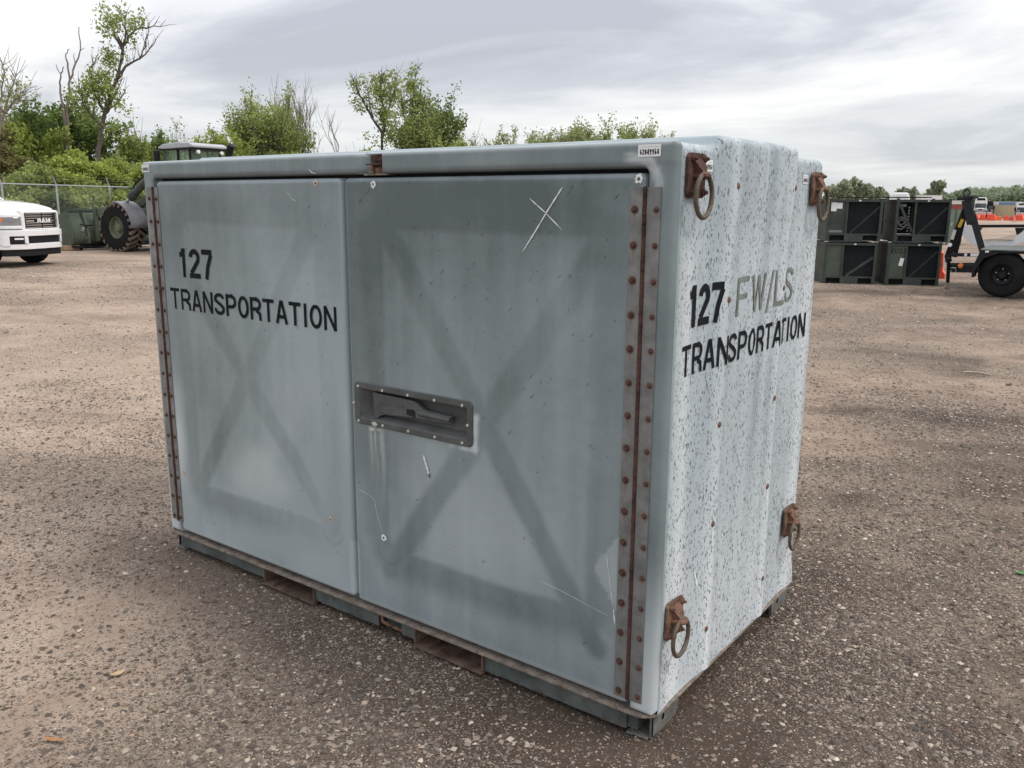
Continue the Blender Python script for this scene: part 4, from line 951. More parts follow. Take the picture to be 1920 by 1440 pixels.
def foot(x0, y0, y1, z0=0.0, front=True):
    g = empty('corner_foot', (0, 0, 0), parent=base)
    s = 1
    # side plate with chamfered lower corner and hole
    n = 14; hy, hz, hr = y0+0.40*(y1-y0), 0.045, 0.010
    outer = [(y0, 0.0), (y1-0.03, 0.0), (y1, 0.022), (y1, 0.087), (y0, 0.087)] if front else [(y0+0.0, 0.0), (y1-0.02, 0.0), (y1, 0.03), (y1, 0.087), (y0, 0.087)]
    b = MB()
    hole = [(hy+hr*math.cos(2*math.pi*k/n), hz+hr*1.25*math.sin(2*math.pi*k/n)) for k in range(n)]
    # plate as a ring of quads between outline samples and the hole
    oc = []
    for k in range(n):
        a = 2*math.pi*k/n; dy, dz = math.cos(a), math.sin(a); best = 9
        m = len(outer)
        for i in range(m):
            (ya, za), (yb, zb_) = outer[i], outer[(i+1) % m]; ey, ez = yb-ya, zb_-za; det = dy*ez-dz*ey
            if abs(det) < 1e-9: continue
            t = ((ya-hy)*ez-(za-hz)*ey)/det; q = ((ya-hy)*dz-(za-hz)*dy)/det
            if t > 0 and -1e-6 <= q <= 1+1e-6: best = min(best, t)
        oc.append((hy+dy*best, hz+dz*best))
    ring_ = []
    for i in range(n):
        ring_.append(oc[i])
    for x_ in (x0, x0-0.008):
        o_ = len(b.v)
        b.add([(x_, p[0], p[1]) for p in oc]+[(x_, p[0], p[1]) for p in hole], [(k, (k+1) % n, n+(k+1) % n, n+k) for k in range(n)])
    b.build('foot_plate', M_foot, g)
    c = MB(); c.box(x0-0.008, x0+0.0, y0, y1, 0.080, 0.0875).box(x0-0.008, x0, y0, y0+0.012, 0.0, 0.08).box(x0-0.06, x0-0.009, y0-(0.012 if front else 0), y1-0.03, 0.0, 0.006)
    c.box(x0-0.075, x0-0.068, y0, y1-0.02, 0.004, 0.087).box(x0-0.085, x0-0.060, y0-(0.018 if front else 0), y0+0.06, 0.001, 0.007)
    c.build('foot_channel', M_foot, g, bevel=0.001)
    return g
foot(-0.018, 0.030, 0.232); foot(-0.018, 1.105, 1.300, front=False)
fl = foot(-0.018, 0.030, 0.232); fl.location = (-2.704, 0, 0); fl.scale = (-1, 1, 1); fl.location.x = -2.74+0.0
fl = foot(-0.018, 1.105, 1.300, front=False); fl.scale = (-1, 1, 1); fl.location.x = -2.74
# ------------------------------------------------------------------ vegetation
def leaf_mat(name, c1, c2, trans=0.35):
    m = bpy.data.materials.new(name); m.use_nodes = True; t = m.node_tree; t.nodes.clear()
    tone = attr(t, 'tone'); c = mixc(t, tone, c1, c2)
    d = N(t, 'ShaderNodeBsdfDiffuse'); t.links.new(c, d.inputs[0])
    tr = N(t, 'ShaderNodeBsdfTranslucent'); t.links.new(mixc(t, 0.5, c, tuple(np.array(c2)*1.1)), tr.inputs[0])
    mx = N(t, 'ShaderNodeMixShader'); mx.inputs[0].default_value = trans; t.links.new(d.outputs[0], mx.inputs[1]); t.links.new(tr.outputs[0], mx.inputs[2])
    o = N(t, 'ShaderNodeOutputMaterial'); t.links.new(mx.outputs[0], o.inputs[0]); return m
LEAF = {
 'yellow': leaf_mat('spring_yellow_green_leaves', (0.17, 0.225, 0.045), (0.44, 0.50, 0.14)),
 'green': leaf_mat('fresh_green_leaves', (0.155, 0.205, 0.055), (0.40, 0.46, 0.17)),
 'dark': leaf_mat('deep_green_leaves', (0.075, 0.115, 0.035), (0.22, 0.29, 0.095)),
 'olive': leaf_mat('olive_brown_leaves', (0.12, 0.11, 0.04), (0.27, 0.25, 0.115)),
 'pale': leaf_mat('pale_budding_leaves', (0.22, 0.25, 0.11), (0.42, 0.46, 0.23)),
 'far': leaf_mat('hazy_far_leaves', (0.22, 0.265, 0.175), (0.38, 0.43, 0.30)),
}
M_bark = mat('grey_brown_bark', (0.10, 0.082, 0.068), 0.9, var=0.35, scale=3)
M_bare = mat('pale_bare_bark', (0.20, 0.165, 0.15), 0.9, var=0.3, scale=3)
def tubes(paths, n=5):
    b = MB()
    for pts, r0, r1 in paths:
        m = len(pts); b.tube(pts, [r0+(r1-r0)*i/(m-1) for i in range(m)], n, cap=False)
    return b
def leaves(centers, size, seed, spread=0.0, name='crown', m=None, parent=None, tone_f=None, aspect=0.62):
    rg = np.random.default_rng(seed); C = np.asarray(centers, float)
    n = len(C); C = C+rg.normal(0, spread, (n, 3)) if spread else C
    a = rg.normal(0, 1, (n, 3)); a /= np.linalg.norm(a, axis=1)[:, None]
    q = rg.normal(0, 1, (n, 3)); q -= a*(q*a).sum(1)[:, None]; q /= np.linalg.norm(q, axis=1)[:, None]
    s = size*rg.uniform(0.55, 1.35, n)[:, None]
    V = np.stack([C-a*s*0.5, C+q*s*0.5*aspect, C+a*s*0.5, C-q*s*0.5*aspect], 1).reshape(-1, 3)
    F = np.arange(n*4).reshape(n, 4)
    cl = fbm(C[:, 0]*1.1+C[:, 1]*0.7, C[:, 2]*1.3, seed, 3)
    tone = np.clip(0.5+1.3*(cl-0.5)+rg.normal(0, 0.22, n), 0, 1)
    return mesh_np(name, V, F, m, parent, attrs={'tone': ('FACE', tone)})
def grow(rg, p, d, length, r_, lvl, maxl, up, paths, tips, wob=0.22, kids=4, dens=1.0, ratio=0.62):
    n = 5; pts = [np.array(p, float)]; d = np.array(d, float)
    for i in range(n):
        d = d+rg.normal(0, wob, 3)*0.5+np.array([0, 0, up*0.12]); d /= np.linalg.norm(d)
        pts.append(pts[-1]+d*length/n)
    paths.append((pts, r_, max(0.006, r_*0.45 if lvl < maxl else r_*0.2)))
    if lvl >= maxl-1:
        for i in range(1, n+1):
            for k in range(int(rg.poisson(3*dens))): tips.append(pts[i]+rg.normal(0, 0.10*length/1.0+0.04, 3))
    if lvl < maxl:
        k_ = kids if lvl else kids+1
        for j in range(k_):
            t = rg.uniform(0.35, 1.0) if lvl else rg.uniform(0.30, 1.0); i = min(n-1, int(t*n)); q = pts[i]+(pts[i+1]-pts[i])*(t*n-i)
            az = rg.uniform(0, 6.28); el = rg.uniform(0.35, 1.0)
            e = np.array([math.cos(az), math.sin(az), 0.25]); e = d*math.cos(el)+e*math.sin(el); e /= np.linalg.norm(e)
            grow(rg, q, e, length*ratio*rg.uniform(0.75, 1.2), r_*0.5, lvl+1, maxl, up, paths, tips, wob, kids, dens, ratio)
def tree(u, d, v_top, label, cat='tree', kind='green', seed=0, leafy=1.0, size=0.16, stems=1, spread=0.35, trunk_frac=0.25, v_base=None, group=None, maxl=3, kids=4, up=1.0, bark=None, ratio=0.62, name='tree', lean=0.0, rad=None):
    x, y, _ = W(u, d); top = Wh(u, v_top, d)[2]; H_ = max(1.5, top)
    rg = np.random.default_rng(seed); o = empty(name, (x, y, 0), 0, label, cat, group)
    paths, tips = [], []
    h = hdir(u); right = np.array([-h[1], h[0], 0])*-1
    for s in range(stems):
        L0 = H_*(0.52 if maxl > 1 else 0.8)*rg.uniform(0.85, 1.05); dd = np.array([rg.normal(0, spread*0.4), rg.normal(0, spread*0.4), 1.0])+right*lean
        if stems > 1:
            az = 6.28*s/stems+rg.uniform(-.4, .4); dd = np.array([math.cos(az)*spread, math.sin(az)*spread, 1.0])+right*lean
        dd /= np.linalg.norm(dd)
        grow(rg, (0, 0, -0.1), dd, L0, rad or H_*0.011+0.02, 0, maxl, up, paths, tips, kids=kids, dens=leafy, ratio=ratio)
    # scale so that the top reaches the wanted height
    zt = np.percentile([t[2] for t in tips], 99.5) if tips else max(p[0][-1][2] for p in paths)
    if not tips: zt = max(q[2] for p in paths for q in p[0])
    k = H_/zt
    paths = [([q*k for q in p], r0, r1) for p, r0, r1 in paths]
    tubes(paths, 5 if d < 70 else 4).build('trunk', bark or M_bark, o, smooth=True, fix=False)
    if tips and leafy > 0: leaves(np.array(tips)*k, size, seed+5, 0.05, 'crown', LEAF[kind], o)
    return o
def bush(u, d, v_top, half_px, label, kind, seed, n=6000, size=0.145, cat='bush', depth=1.0, group=None, z_low=0.1, name='bush'):
    """a rounded, many-stemmed shrub filled with leaf clumps"""
    x, y, _ = W(u, d); H_ = Wh(u, v_top, d)[2]; px_m = FPX/(d*0.9); Rw = half_px/px_m
    rg = np.random.default_rng(seed); o = empty(name, (x, y, 0), 0, label, cat, group)
    nb = 26; cl = []
    for k in range(nb):
        az = rg.uniform(0, 6.28); q = math.sqrt(rg.random()); z = z_low+(H_-z_low)*rg.uniform(0.12, 0.86)
        env = math.sqrt(max(0.05, 1-((z/H_-0.42)/0.62)**2))
        cl.append((Rw*env*q*math.cos(az)*0.92, Rw*depth*env*q*math.sin(az), z, rg.uniform(0.22, 0.36)*min(Rw, H_*0.7)))
    cl.append((0, 0, H_*0.84, 0.26*Rw))
    C = []
    per = int(n*1.3)//len(cl)
    for (a, b_, c, r_) in cl:
        v = rg.normal(0, 1, (per, 3)); v /= np.linalg.norm(v, axis=1)[:, None]; v *= (rg.random((per, 1))**0.45)*r_*np.array([1.15, 1.15, 0.8])
        tw = rg.random((per, 1)) < 0.10; v = np.where(tw, v*1.45, v)
        C.append(v+np.array([a, b_, c]))
    C = np.concatenate(C); C = C[C[:, 2] > 0.03]
    leaves(C, size, seed+1, 0, 'foliage', LEAF[kind], o)
    ps = []
    for (a, b_, c, r_) in cl[::2]:
        s = np.array([rg.normal(0, 0.15), rg.normal(0, 0.15), 0]); e = np.array([a, b_, c]); mdl = (s+e)/2+rg.normal(0, 0.12, 3)
        ps.append(([s, mdl, e, e+rg.normal(0, r_*0.7, 3)+np.array([0, 0, r_*0.5])], 0.035, 0.008))
    tubes(ps, 4).build('stems', M_bark if kind != 'olive' else M_bare, o, fix=False)
    return o
def drawn_tree(name, d, limbs, label, leaf_spots, kind, seed, bark, twigs=3, size=0.15, cat='tree'):
    """limbs given as picture polylines, stood up at real distance d with real thickness and depth jitter"""
    rg = np.random.default_rng(seed); u0 = limbs[0][0][0][0]; x0, y0, _ = W(u0, d)
    o = empty(name, (x0, y0, 0), 0, label, cat); paths, tips = [], []
    org = np.array([x0, y0, 0])
    for li, (pts, r0, r1) in enumerate(limbs):
        off = 0.0 if li == 0 else rg.normal(0, 0.5); P = []
        for i, (u, v) in enumerate(pts):
            f = i/(len(pts)-1); P.append(np.array(Wh(u, v, d+off*f))-org)
        if li == 0: P[0][2] = -0.1
        Q = [P[0]]
        for a, b in zip(P[:-1], P[1:]):
            for k in range(1, 4): Q.append(a+(b-a)*k/3+(rg.normal(0, 0.03, 3) if k < 3 else 0))
        paths.append((Q, r0, r1))
        for i in range(len(Q)//3, len(Q)):
            for k in range(twigs):
                dd = rg.normal(0, 1, 3); dd[2] = abs(dd[2])*0.9+0.2; ax = (Q[i]-Q[i-1]); ax /= np.linalg.norm(ax)+1e-6
                dd = dd/np.linalg.norm(dd)+ax*0.9; dd /= np.linalg.norm(dd); ln = rg.uniform(0.35, 1.0)
                e1 = Q[i]+dd*ln*0.5+rg.normal(0, 0.04, 3); e2 = Q[i]+dd*ln+rg.normal(0, 0.08, 3)
                paths.append(([Q[i], e1, e2], max(0.012, r1*0.8), 0.006))
    for (u, v, du, dv, n) in leaf_spots:
        c = np.array(Wh(u, v, d))-org; s = FPX/(d*0.9)
        # irregular clumps instead of one cloud
        n = int(n*0.9); k = max(3, n//40); cc = rg.normal(0, 1, (k, 3))*np.array([du, du, dv])/s*0.52+c
        for q in cc: tips.append(q+rg.normal(0, 0.20, (n//k, 3)))
    tubes(paths, 5).build('trunk', bark, o, smooth=True, fix=False)
    if tips: leaves(np.concatenate(tips), size, seed+3, 0, 'crown', LEAF[kind], o)
    return o
# the tall leaning tree and the bare pair, left
drawn_tree('tree', 47, [
    ([(178, 430), (184, 280), (192, 235), (205, 185), (222, 140), (230, 95), (228, 80)], 0.13, 0.04),
    ([(228, 90), (240, 68), (262, 52), (300, 50)], 0.07, 0.02),
    ([(228, 90), (215, 62), (200, 35)], 0.06, 0.02),
    ([(230, 95), (236, 60), (232, 30)], 0.06, 0.02),
    ([(218, 150), (235, 125), (262, 110), (289, 82)], 0.08, 0.02),
    ([(262, 110), (272, 90), (276, 68)], 0.04, 0.015),
    ([(200, 205), (216, 180), (228, 150)], 0.07, 0.02),
    ([(196, 215), (215, 198), (233, 176)], 0.07, 0.02),
    ([(193, 205), (176, 175), (168, 130), (178, 115)], 0.08, 0.02),
    ([(190, 235), (175, 220), (155, 195), (148, 160)], 0.07, 0.02)],
    'tall leaning tree with leafy top and long bare side branches behind the left fence',
    [(222, 38, 26, 16, 500), (205, 48, 14, 14, 260), (250, 45, 20, 12, 240), (245, 90, 12, 14, 120), (205, 110, 16, 14, 420), (190, 150, 22, 22, 700), (165, 165, 20, 22, 620), (160, 195, 18, 18, 420), (215, 180, 14, 26, 220), (212, 235, 12, 16, 150), (190, 185, 20, 22, 350), (232, 200, 8, 12, 60)],
    'green', 101, M_bark, twigs=2, size=0.145)
drawn_tree('bare_tree', 50, [
    ([(124, 420), (124, 250), (124, 215), (129, 180), (131, 150), (141, 120), (151, 92), (148, 50)], 0.10, 0.02),
    ([(122, 240), (117, 195), (113, 160), (114, 138), (119, 125)], 0.07, 0.02),
    ([(114, 138), (105, 120)], 0.03, 0.015),
    ([(131, 150), (127, 118), (123, 102), (130, 92)], 0.05, 0.02),
    ([(141, 120), (139, 100)], 0.03, 0.012), ([(150, 95), (158, 90)], 0.03, 0.012)],
    'bare dead tree with two thin forked trunks left of the leaning tree', [], 'dark', 102, M_bare, twigs=0)
drawn_tree('tree', 40, [
    ([(-12, 420), (-4, 260), (6, 215), (28, 185), (46, 172)], 0.09, 0.015),
    ([(2, 225), (4, 180), (8, 140), (6, 122)], 0.05, 0.012),
    ([(8, 212), (22, 165), (30, 140)], 0.06, 0.015), ([(28, 188), (44, 190)], 0.04, 0.012)],
    'thin budding tree with pale leaves at the left picture edge',
    [(8, 140, 14, 12, 60), (22, 165, 18, 16, 110), (6, 185, 18, 20, 120), (38, 175, 10, 14, 50), (10, 215, 20, 14, 90)], 'pale', 103, M_bare, twigs=3, size=0.13)
# shrubs and small trees behind the fence
BG = 'shrubs growing along the fence'
bush(16, 43, 250, 62, 'grey-brown thicket of twiggy shrub at the left picture edge', 'olive', 1, 9000, group=BG)
bush(-50, 43, 235, 60, 'olive shrub just outside the left picture edge', 'olive', 21, 5000, group=BG)
bush(66, 40.5, 300, 70, 'green leafy shrub low behind the white truck hood', 'green', 2, 9500, group=BG)
bush(150, 41, 262, 62, 'bright yellow-green shrub behind the second fence post', 'yellow', 3, 11000, group=BG)
bush(215, 42.5, 285, 60, 'yellow-green shrub left of the container top corner', 'yellow', 4, 10000, group=BG)
bush(275, 44, 300, 60, 'yellow-green shrub half behind the container edge', 'yellow', 5, 8000, group=BG)
bush(180, 39.2, 345, 58, 'low dark green shrub just behind the fence wire', 'green', 23, 7000, group=BG)
bush(250, 39.8, 340, 50, 'low dark green shrub behind the loader tyre', 'dark', 24, 6000, group=BG)
bush(105, 39.2, 350, 52, 'low dark green shrub between the truck and fence', 'dark', 25, 6000, group=BG)
bush(10, 39, 340, 60, 'low green shrub behind the truck windscreen', 'green', 26, 6500, group=BG)
TG = 'trees of the hedgerow behind the fence'
tree(52, 52, 205, 'olive leafy small tree above the left thicket', kind='olive', seed=11, leafy=2.2, stems=3, group=TG, size=0.2)
tree(112, 53, 192, 'dark green round tree around the bare trunks', kind='dark', seed=12, leafy=2.2, stems=4, group=TG, size=0.2, spread=0.4)
tree(160, 54, 200, 'deep green tree between the bare trunks and the leaning tree', kind='dark', seed=13, leafy=2.6, stems=3, group=TG, size=0.2)
tree(20, 56, 215, 'olive tree behind the thicket at the left edge', kind='olive', seed=14, leafy=2.0, stems=3, group=TG, size=0.2)
tree(75, 50, 235, 'yellow-green small tree rising over the truck', kind='yellow', seed=15, leafy=2.0, stems=3, group=TG, size=0.18)
tree(235, 52, 262, 'green tree right of the leaning trunk', kind='green', seed=16, leafy=2.6, stems=4, group=TG, size=0.19, spread=0.5)
tree(272, 55, 258, 'dull green tree left of the tractor cab', kind='dark', seed=17, leafy=2.2, stems=4, group=TG, size=0.19, spread=0.5)
tree(310, 58, 222, 'slender pale budding tree over the tractor cab', kind='pale', seed=18, leafy=0.5, stems=2, group=TG, size=0.16, spread=0.25)
tree(280, 56, 213, 'thin bare sapling left of the tractor cab', kind='pale', seed=19, leafy=0, stems=1, bark=M_bare, maxl=2, rad=0.06)
bush(300, 56, 275, 70, 'green mass of shrub behind the tractor cab', 'green', 27, 6000, group=BG, size=0.19)
bush(395, 62, 283, 70, 'green shrub right behind the cab and mirrors', 'yellow', 28, 6000, group=BG, size=0.2)
tree(425, 60, 252, 'bright yellow-green young tree right of the cab', kind='yellow', seed=20, leafy=2.2, stems=4, group=TG, size=0.19, spread=0.4)
tree(440, 66, 215, 'pale half-bare tree left of the big leafy clump', kind='pale', seed=30, leafy=0.9, stems=3, group=TG, size=0.17, spread=0.35)
tree(485, 64, 172, 'tall leafy tree, left one of the middle clump', kind='green', seed=31, leafy=1.3, stems=4, group=TG, size=0.20, spread=0.22, up=1.6)
tree(518, 66, 180, 'leafy tree leaning right in the middle clump', kind='green', seed=32, leafy=1.2, stems=4, group=TG, size=0.20, spread=0.2, up=1.6)
tree(545, 65, 205, 'shorter green tree right of the middle clump', kind='green', seed=33, leafy=1.1, stems=3, group=TG, size=0.19, spread=0.25)
tree(552, 68, 124, 'tall bare tree with upright twigs behind the middle clump', kind='pale', seed=34, leafy=0, stems=2, bark=M_bare, maxl=3, rad=0.12, spread=0.12, up=2.0, kids=5)
tree(528, 69, 136, 'second tall bare tree beside the first behind the clump', kind='pale', seed=35, leafy=0, stems=1, bark=M_bare, maxl=3, rad=0.10, spread=0.12, up=2.0, kids=5)
tree(585, 66, 228, 'spreading bare shrub tree above the left container roof', kind='pale', seed=36, leafy=0, stems=3, bark=M_bare, maxl=3, rad=0.085, spread=0.5, kids=4)
tree(655, 66, 197, 'single thin bare pole tree above the latch', kind='pale', seed=37, leafy=0, stems=1, bark=M_bare, maxl=3, rad=0.10, spread=0.1, up=2.0, kids=3)
bush(470, 62, 262, 60, 'dense green shrub at the foot of the middle clump', 'green', 38, 5000, group=BG, size=0.2)
bush(535, 62, 272, 60, 'olive green shrub under the middle clump', 'green', 39, 5000, group=BG, size=0.2)
drawn_tree('tree', 62, [
    ([(716, 430), (716, 250), (700, 225), (683, 195), (672, 175), (662, 150)], 0.11, 0.03),
    ([(716, 260), (722, 215), (712, 170), (716, 140)], 0.12, 0.03), ([(700, 225), (692, 190), (690, 160)], 0.06, 0.02),
    ([(722, 215), (738, 180), (745, 140)], 0.08, 0.02)],
    'large leafy tree with a thin branch leaning far left over the container roof',
    [(665, 160, 16, 20, 260), (672, 190, 18, 16, 240), (700, 160, 22, 16, 300), (722, 150, 26, 20, 700), (728, 180, 24, 24, 800), (715, 205, 22, 24, 600), (735, 225, 26, 30, 700), (725, 260, 30, 20, 600)],
    'green', 104, M_bark, twigs=3, size=0.175)
drawn_tree('tree', 64, [
    ([(772, 430), (770, 260), (772, 215), (776, 170), (782, 128)], 0.11, 0.025),
    ([(770, 255), (756, 215), (752, 175)], 0.09, 0.02), ([(771, 230), (785, 190), (790, 160)], 0.07, 0.02)],
    'tall upright leafy tree next to the leaning-branched one',
    [(775, 132, 12, 12, 160), (768, 160, 22, 18, 600), (780, 185, 20, 22, 520), (762, 200, 24, 24, 620), (785, 225, 20, 26, 480), (765, 250, 28, 22, 650)],
    'green', 105, M_bark, twigs=3, size=0.175)
tree(820, 63, 180, 'pointed darker green tree right of the tall pair', kind='dark', seed=41, leafy=1.7, stems=4, group=TG, size=0.2, spread=0.22, up=1.8)
tree(800, 62, 205, 'shorter green tree filling the gap beside the pair', kind='green', seed=46, leafy=1.4, stems=4, group=TG, size=0.2, spread=0.25, up=1.4)
tree(838, 66, 215, 'thin bare tree just right of the pointed tree', kind='pale', seed=42, leafy=0, stems=2, bark=M_bare, maxl=2, rad=0.05)
bush(690, 60, 262, 40, 'bright yellow-green shrub left under the tall trees', 'yellow', 43, 5000, group=BG, size=0.2)
bush(740, 59, 268, 45, 'yellow-green shrub under the tall trees', 'yellow', 44, 4500, group=BG, size=0.2)
bush(866, 62, 245, 28, 'small round bright green bush above the container roof', 'yellow', 45, 4500, group=BG, size=0.18)
FG = 'small pale trees on the skyline above the container'
for k, (u, v, kind, lf, lab) in enumerate(((912, 253, 'pale', 1.3, 'small pale tree right of the round green bush'), (943, 243, 'pale', 0.0, 'small bare twiggy tree on the skyline'),
        (900, 262, 'pale', 1.2, 'low pale shrubby tree beside the round bush'),
        (990, 242, 'pale', 1.0, 'first pale budding tree right of the bare one'), (1028, 236, 'pale', 2.0, 'wider pale budding tree on the skyline'), (1062, 238, 'pale', 2.0, 'middle pale budding tree of the skyline row'), (1092, 246, 'pale', 1.7, 'last pale budding tree of the skyline row'),
        (1150, 229, 'green', 2.0, 'greener small tree left of the sticker'), (1178, 238, 'pale', 2.0, 'small tree just above the numbered sticker'))):
    tree(u, 88, v, lab, kind=kind, seed=60+k, leafy=lf, stems=3, size=0.24, spread=0.38, group=FG, maxl=3, bark=M_bare if lf == 0 else None)
# far right skyline
RG = 'far trees beyond the yard on the right'
for k, (u, d, v, lf, lab) in enumerate(((1580, 150, 340, 2.6, 'round leafy tree left above the stacked crates'), (1600, 155, 346, 2.4, 'leafy tree right beside the round one above the crates'), (1560, 160, 352, 2.4, 'lower leafy tree next to the container edge'),
        (1634, 170, 351, 2.2, 'small pointed tree above the crates'), (1655, 175, 360, 2.2, 'low tree left of the white van roof'), (1703, 175, 355, 2.2, 'tree just right of the white van roof'),
        (1749, 170, 344, 3.0, 'taller round-crowned tree above the white trailer'), (1772, 185, 363, 3.0, 'small round tree left of the lift hook'), (1796, 190, 361, 2.4, 'tree left of the lift hook head'), (1805, 195, 357, 2.4, 'tree behind the lift hook head'))):
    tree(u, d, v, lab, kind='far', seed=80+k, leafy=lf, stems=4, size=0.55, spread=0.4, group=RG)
def treeline(u0, u1, d, v_top, seed, n, label, name='far_woods'):
    rg = np.random.default_rng(seed); C = []
    us = np.linspace(u0, u1, 60)
    for k in range(170):
        u = rg.uniform(u0, u1); dd = d+rg.uniform(-12, 25); x, y, _ = W(u, dd)
        H_ = Wh(u, v_top+8*(0.5-float(vnoise(u*0.06, 1.0, seed)))*1.4, dd)[2]
        zc_ = rg.uniform(0.2, 0.92)*H_; r_ = rg.uniform(1.6, 3.0)
        v = rg.normal(0, 1, (n//170, 3)); v /= np.linalg.norm(v, axis=1)[:, None]; v *= rg.random((n//170, 1))**0.4*r_
        C.append(v+np.array([x, y, min(zc_, H_-r_*0.6)]))
    C = np.concatenate(C); C = C[C[:, 2] > 0]
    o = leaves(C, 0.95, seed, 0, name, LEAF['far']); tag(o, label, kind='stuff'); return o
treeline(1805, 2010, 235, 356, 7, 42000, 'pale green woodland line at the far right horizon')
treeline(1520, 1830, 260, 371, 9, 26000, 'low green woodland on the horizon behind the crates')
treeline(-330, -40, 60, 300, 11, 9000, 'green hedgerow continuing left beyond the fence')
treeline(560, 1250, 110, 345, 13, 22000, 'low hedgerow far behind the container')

# grass verge under the fence and hedge
def verge():
    m = bpy.data.materials.new('rough_grass'); m.use_nodes = True
    pts = [W(-420, 35.6), W(-60, 35.9), W(20, 36.2), W(120, 37.4), W(270, 39.6), W(520, 46), W(700, 52), W(1150, 75), W(1250, 120), W(700, 120), W(300, 90), W(-100, 85), W(-420, 80)]
    g_ = mat('rough_grass_and_soil', (0.05, 0.065, 0.022), 0.95, var=0.5, scale=1.2, bump=1.5)
    b = MB(); b.add([(p[0], p[1], 0.012) for p in pts], [tuple(range(len(pts)))]); tag(b.build('grass_verge', g_, None, fix=False), kind='structure')
    rg = np.random.default_rng(5); C = []
    for k in range(len(pts[:7])-1):
        a, b_ = np.array(pts[k]), np.array(pts[k+1]); n = 1600
        t = rg.random((n, 1)); q = a+(b_-a)*t; h = hdir(200); q[:, :2] += np.outer(rg.random(n)**1.5*3.0, h); C.append(q)
    C = np.concatenate(C); n = len(C); hgt = rg.uniform(0.08, 0.35, n); az = rg.uniform(0, 6.28, n)
    s = np.stack([np.cos(az), np.sin(az), 0*az], 1)*0.018; tip = C+np.stack([rg.normal(0, .06, n), rg.normal(0, .06, n), hgt], 1)
    V = np.stack([C-s, C+s, tip], 1).reshape(-1, 3)
    o = mesh_np('grass_tufts', V, np.arange(n*3).reshape(n, 3), LEAF['green'], attrs={'tone': ('FACE', rg.random(n))}); tag(o, 'tufts of rough grass along the foot of the fence', kind='stuff')
verge()
# ------------------------------------------------------------------ chain-link fence
M_galv = mat('galvanised_steel', (0.42, 0.44, 0.45), 0.45, metal=0.5, var=0.1)
def fence():
    Pn = [(-90, 32.4), (-10, 34.2), (2, 34.5), (107, 36.9), (206, 39.4), (300, 42.3), (390, 45.8)]
    fx = empty('chain_link_fence', W(2, 34.5), 0, 'chain-link fence with angled barbed-wire arms behind the truck and loader', 'fence')
    org = np.array(W(2, 34.5)); RZ = 2.28
    A = np.array(W(-95, 32.3)); B = np.array(W(480, 49.5)); Ldir = (B-A)/np.linalg.norm(B-A); nrm = np.array([-Ldir[1], Ldir[0], 0]); 
    if np.dot(nrm[:2], hdir(100)) > 0: nrm = -nrm
    def onl(u):      # where the bearing u meets the fence line
        h = hdir(u); M = np.array([[h[0], -Ldir[0]], [h[1], -Ldir[1]]]); t = np.linalg.solve(M, A[:2]-CAM[:2]); return np.array([CAM[0]+h[0]*t[0], CAM[1]+h[1]*t[0], 0])
    for u in (-95, 6, 108, 207, 305, 400, 478):
        p = onl(u)-org
        b = MB(); b.tube([p+[0, 0, -0.05], p+[0, 0, RZ]], 0.036, 8); arm = p+[0, 0, RZ]; e = arm+nrm*-0.0+np.array([0, 0, 0.30])-Ldir*0.16
        b.tube([arm, e], [0.026, 0.018], 6); b.build('post', M_galv, fx, smooth=True)
    a, b_ = A-org, B-org
    MB().tube([a+[0, 0, RZ-0.03], b_+[0, 0, RZ-0.03]], 0.024, 6).build('top_rail', M_galv, fx, smooth=True)
    wv = MB(); Lt = np.linalg.norm(B-A)
    for k, (q, z) in enumerate(((0.05, 0.10), (0.10, 0.19), (0.15, 0.28))):
        wv.tube([a+np.array([0, 0, RZ+z])-Ldir*q, b_+np.array([0, 0, RZ+z])-Ldir*q], 0.0035, 3)
    wv.build('barbed_wire', M_galv, fx)
    # woven diamonds: straight wires both ways
    V, F = [], []; pitch = 0.085; n = int((Lt+2.3)/pitch); r_ = 0.0012
    for s in (0, 1):
        for k in range(n):
            t0 = k*pitch-(2.25 if s == 0 else 0); t1 = t0+2.25; za, zb_ = (0.03, 2.25) if s == 0 else (2.25, 0.03)
            if t0 < 0: f = (0-t0)/(t1-t0); za = za+(zb_-za)*f; t0 = 0
            if t1 > Lt: f = (Lt-t0)/(t1-t0); zb_ = za+(zb_-za)*f; t1 = Lt
            if t1 <= t0: continue
            p = a+Ldir*t0+[0, 0, za]; q = a+Ldir*t1+[0, 0, zb_]; d_ = (q-p)/np.linalg.norm(q-p); up = np.cross(d_, nrm)
            b0 = len(V)
            for e in (p, q):
                for kk in range(3): an = 2.094*kk; V.append(e+(nrm*math.cos(an)+up*math.sin(an))*r_+nrm*(0.002*s))
            F += [(b0+kk, b0+(kk+1) % 3, b0+3+(kk+1) % 3, b0+3+kk) for kk in range(3)]
    o = mesh_np('wire_mesh', V, F, M_galv, fx); o['kind'] = 'stuff'
fence()
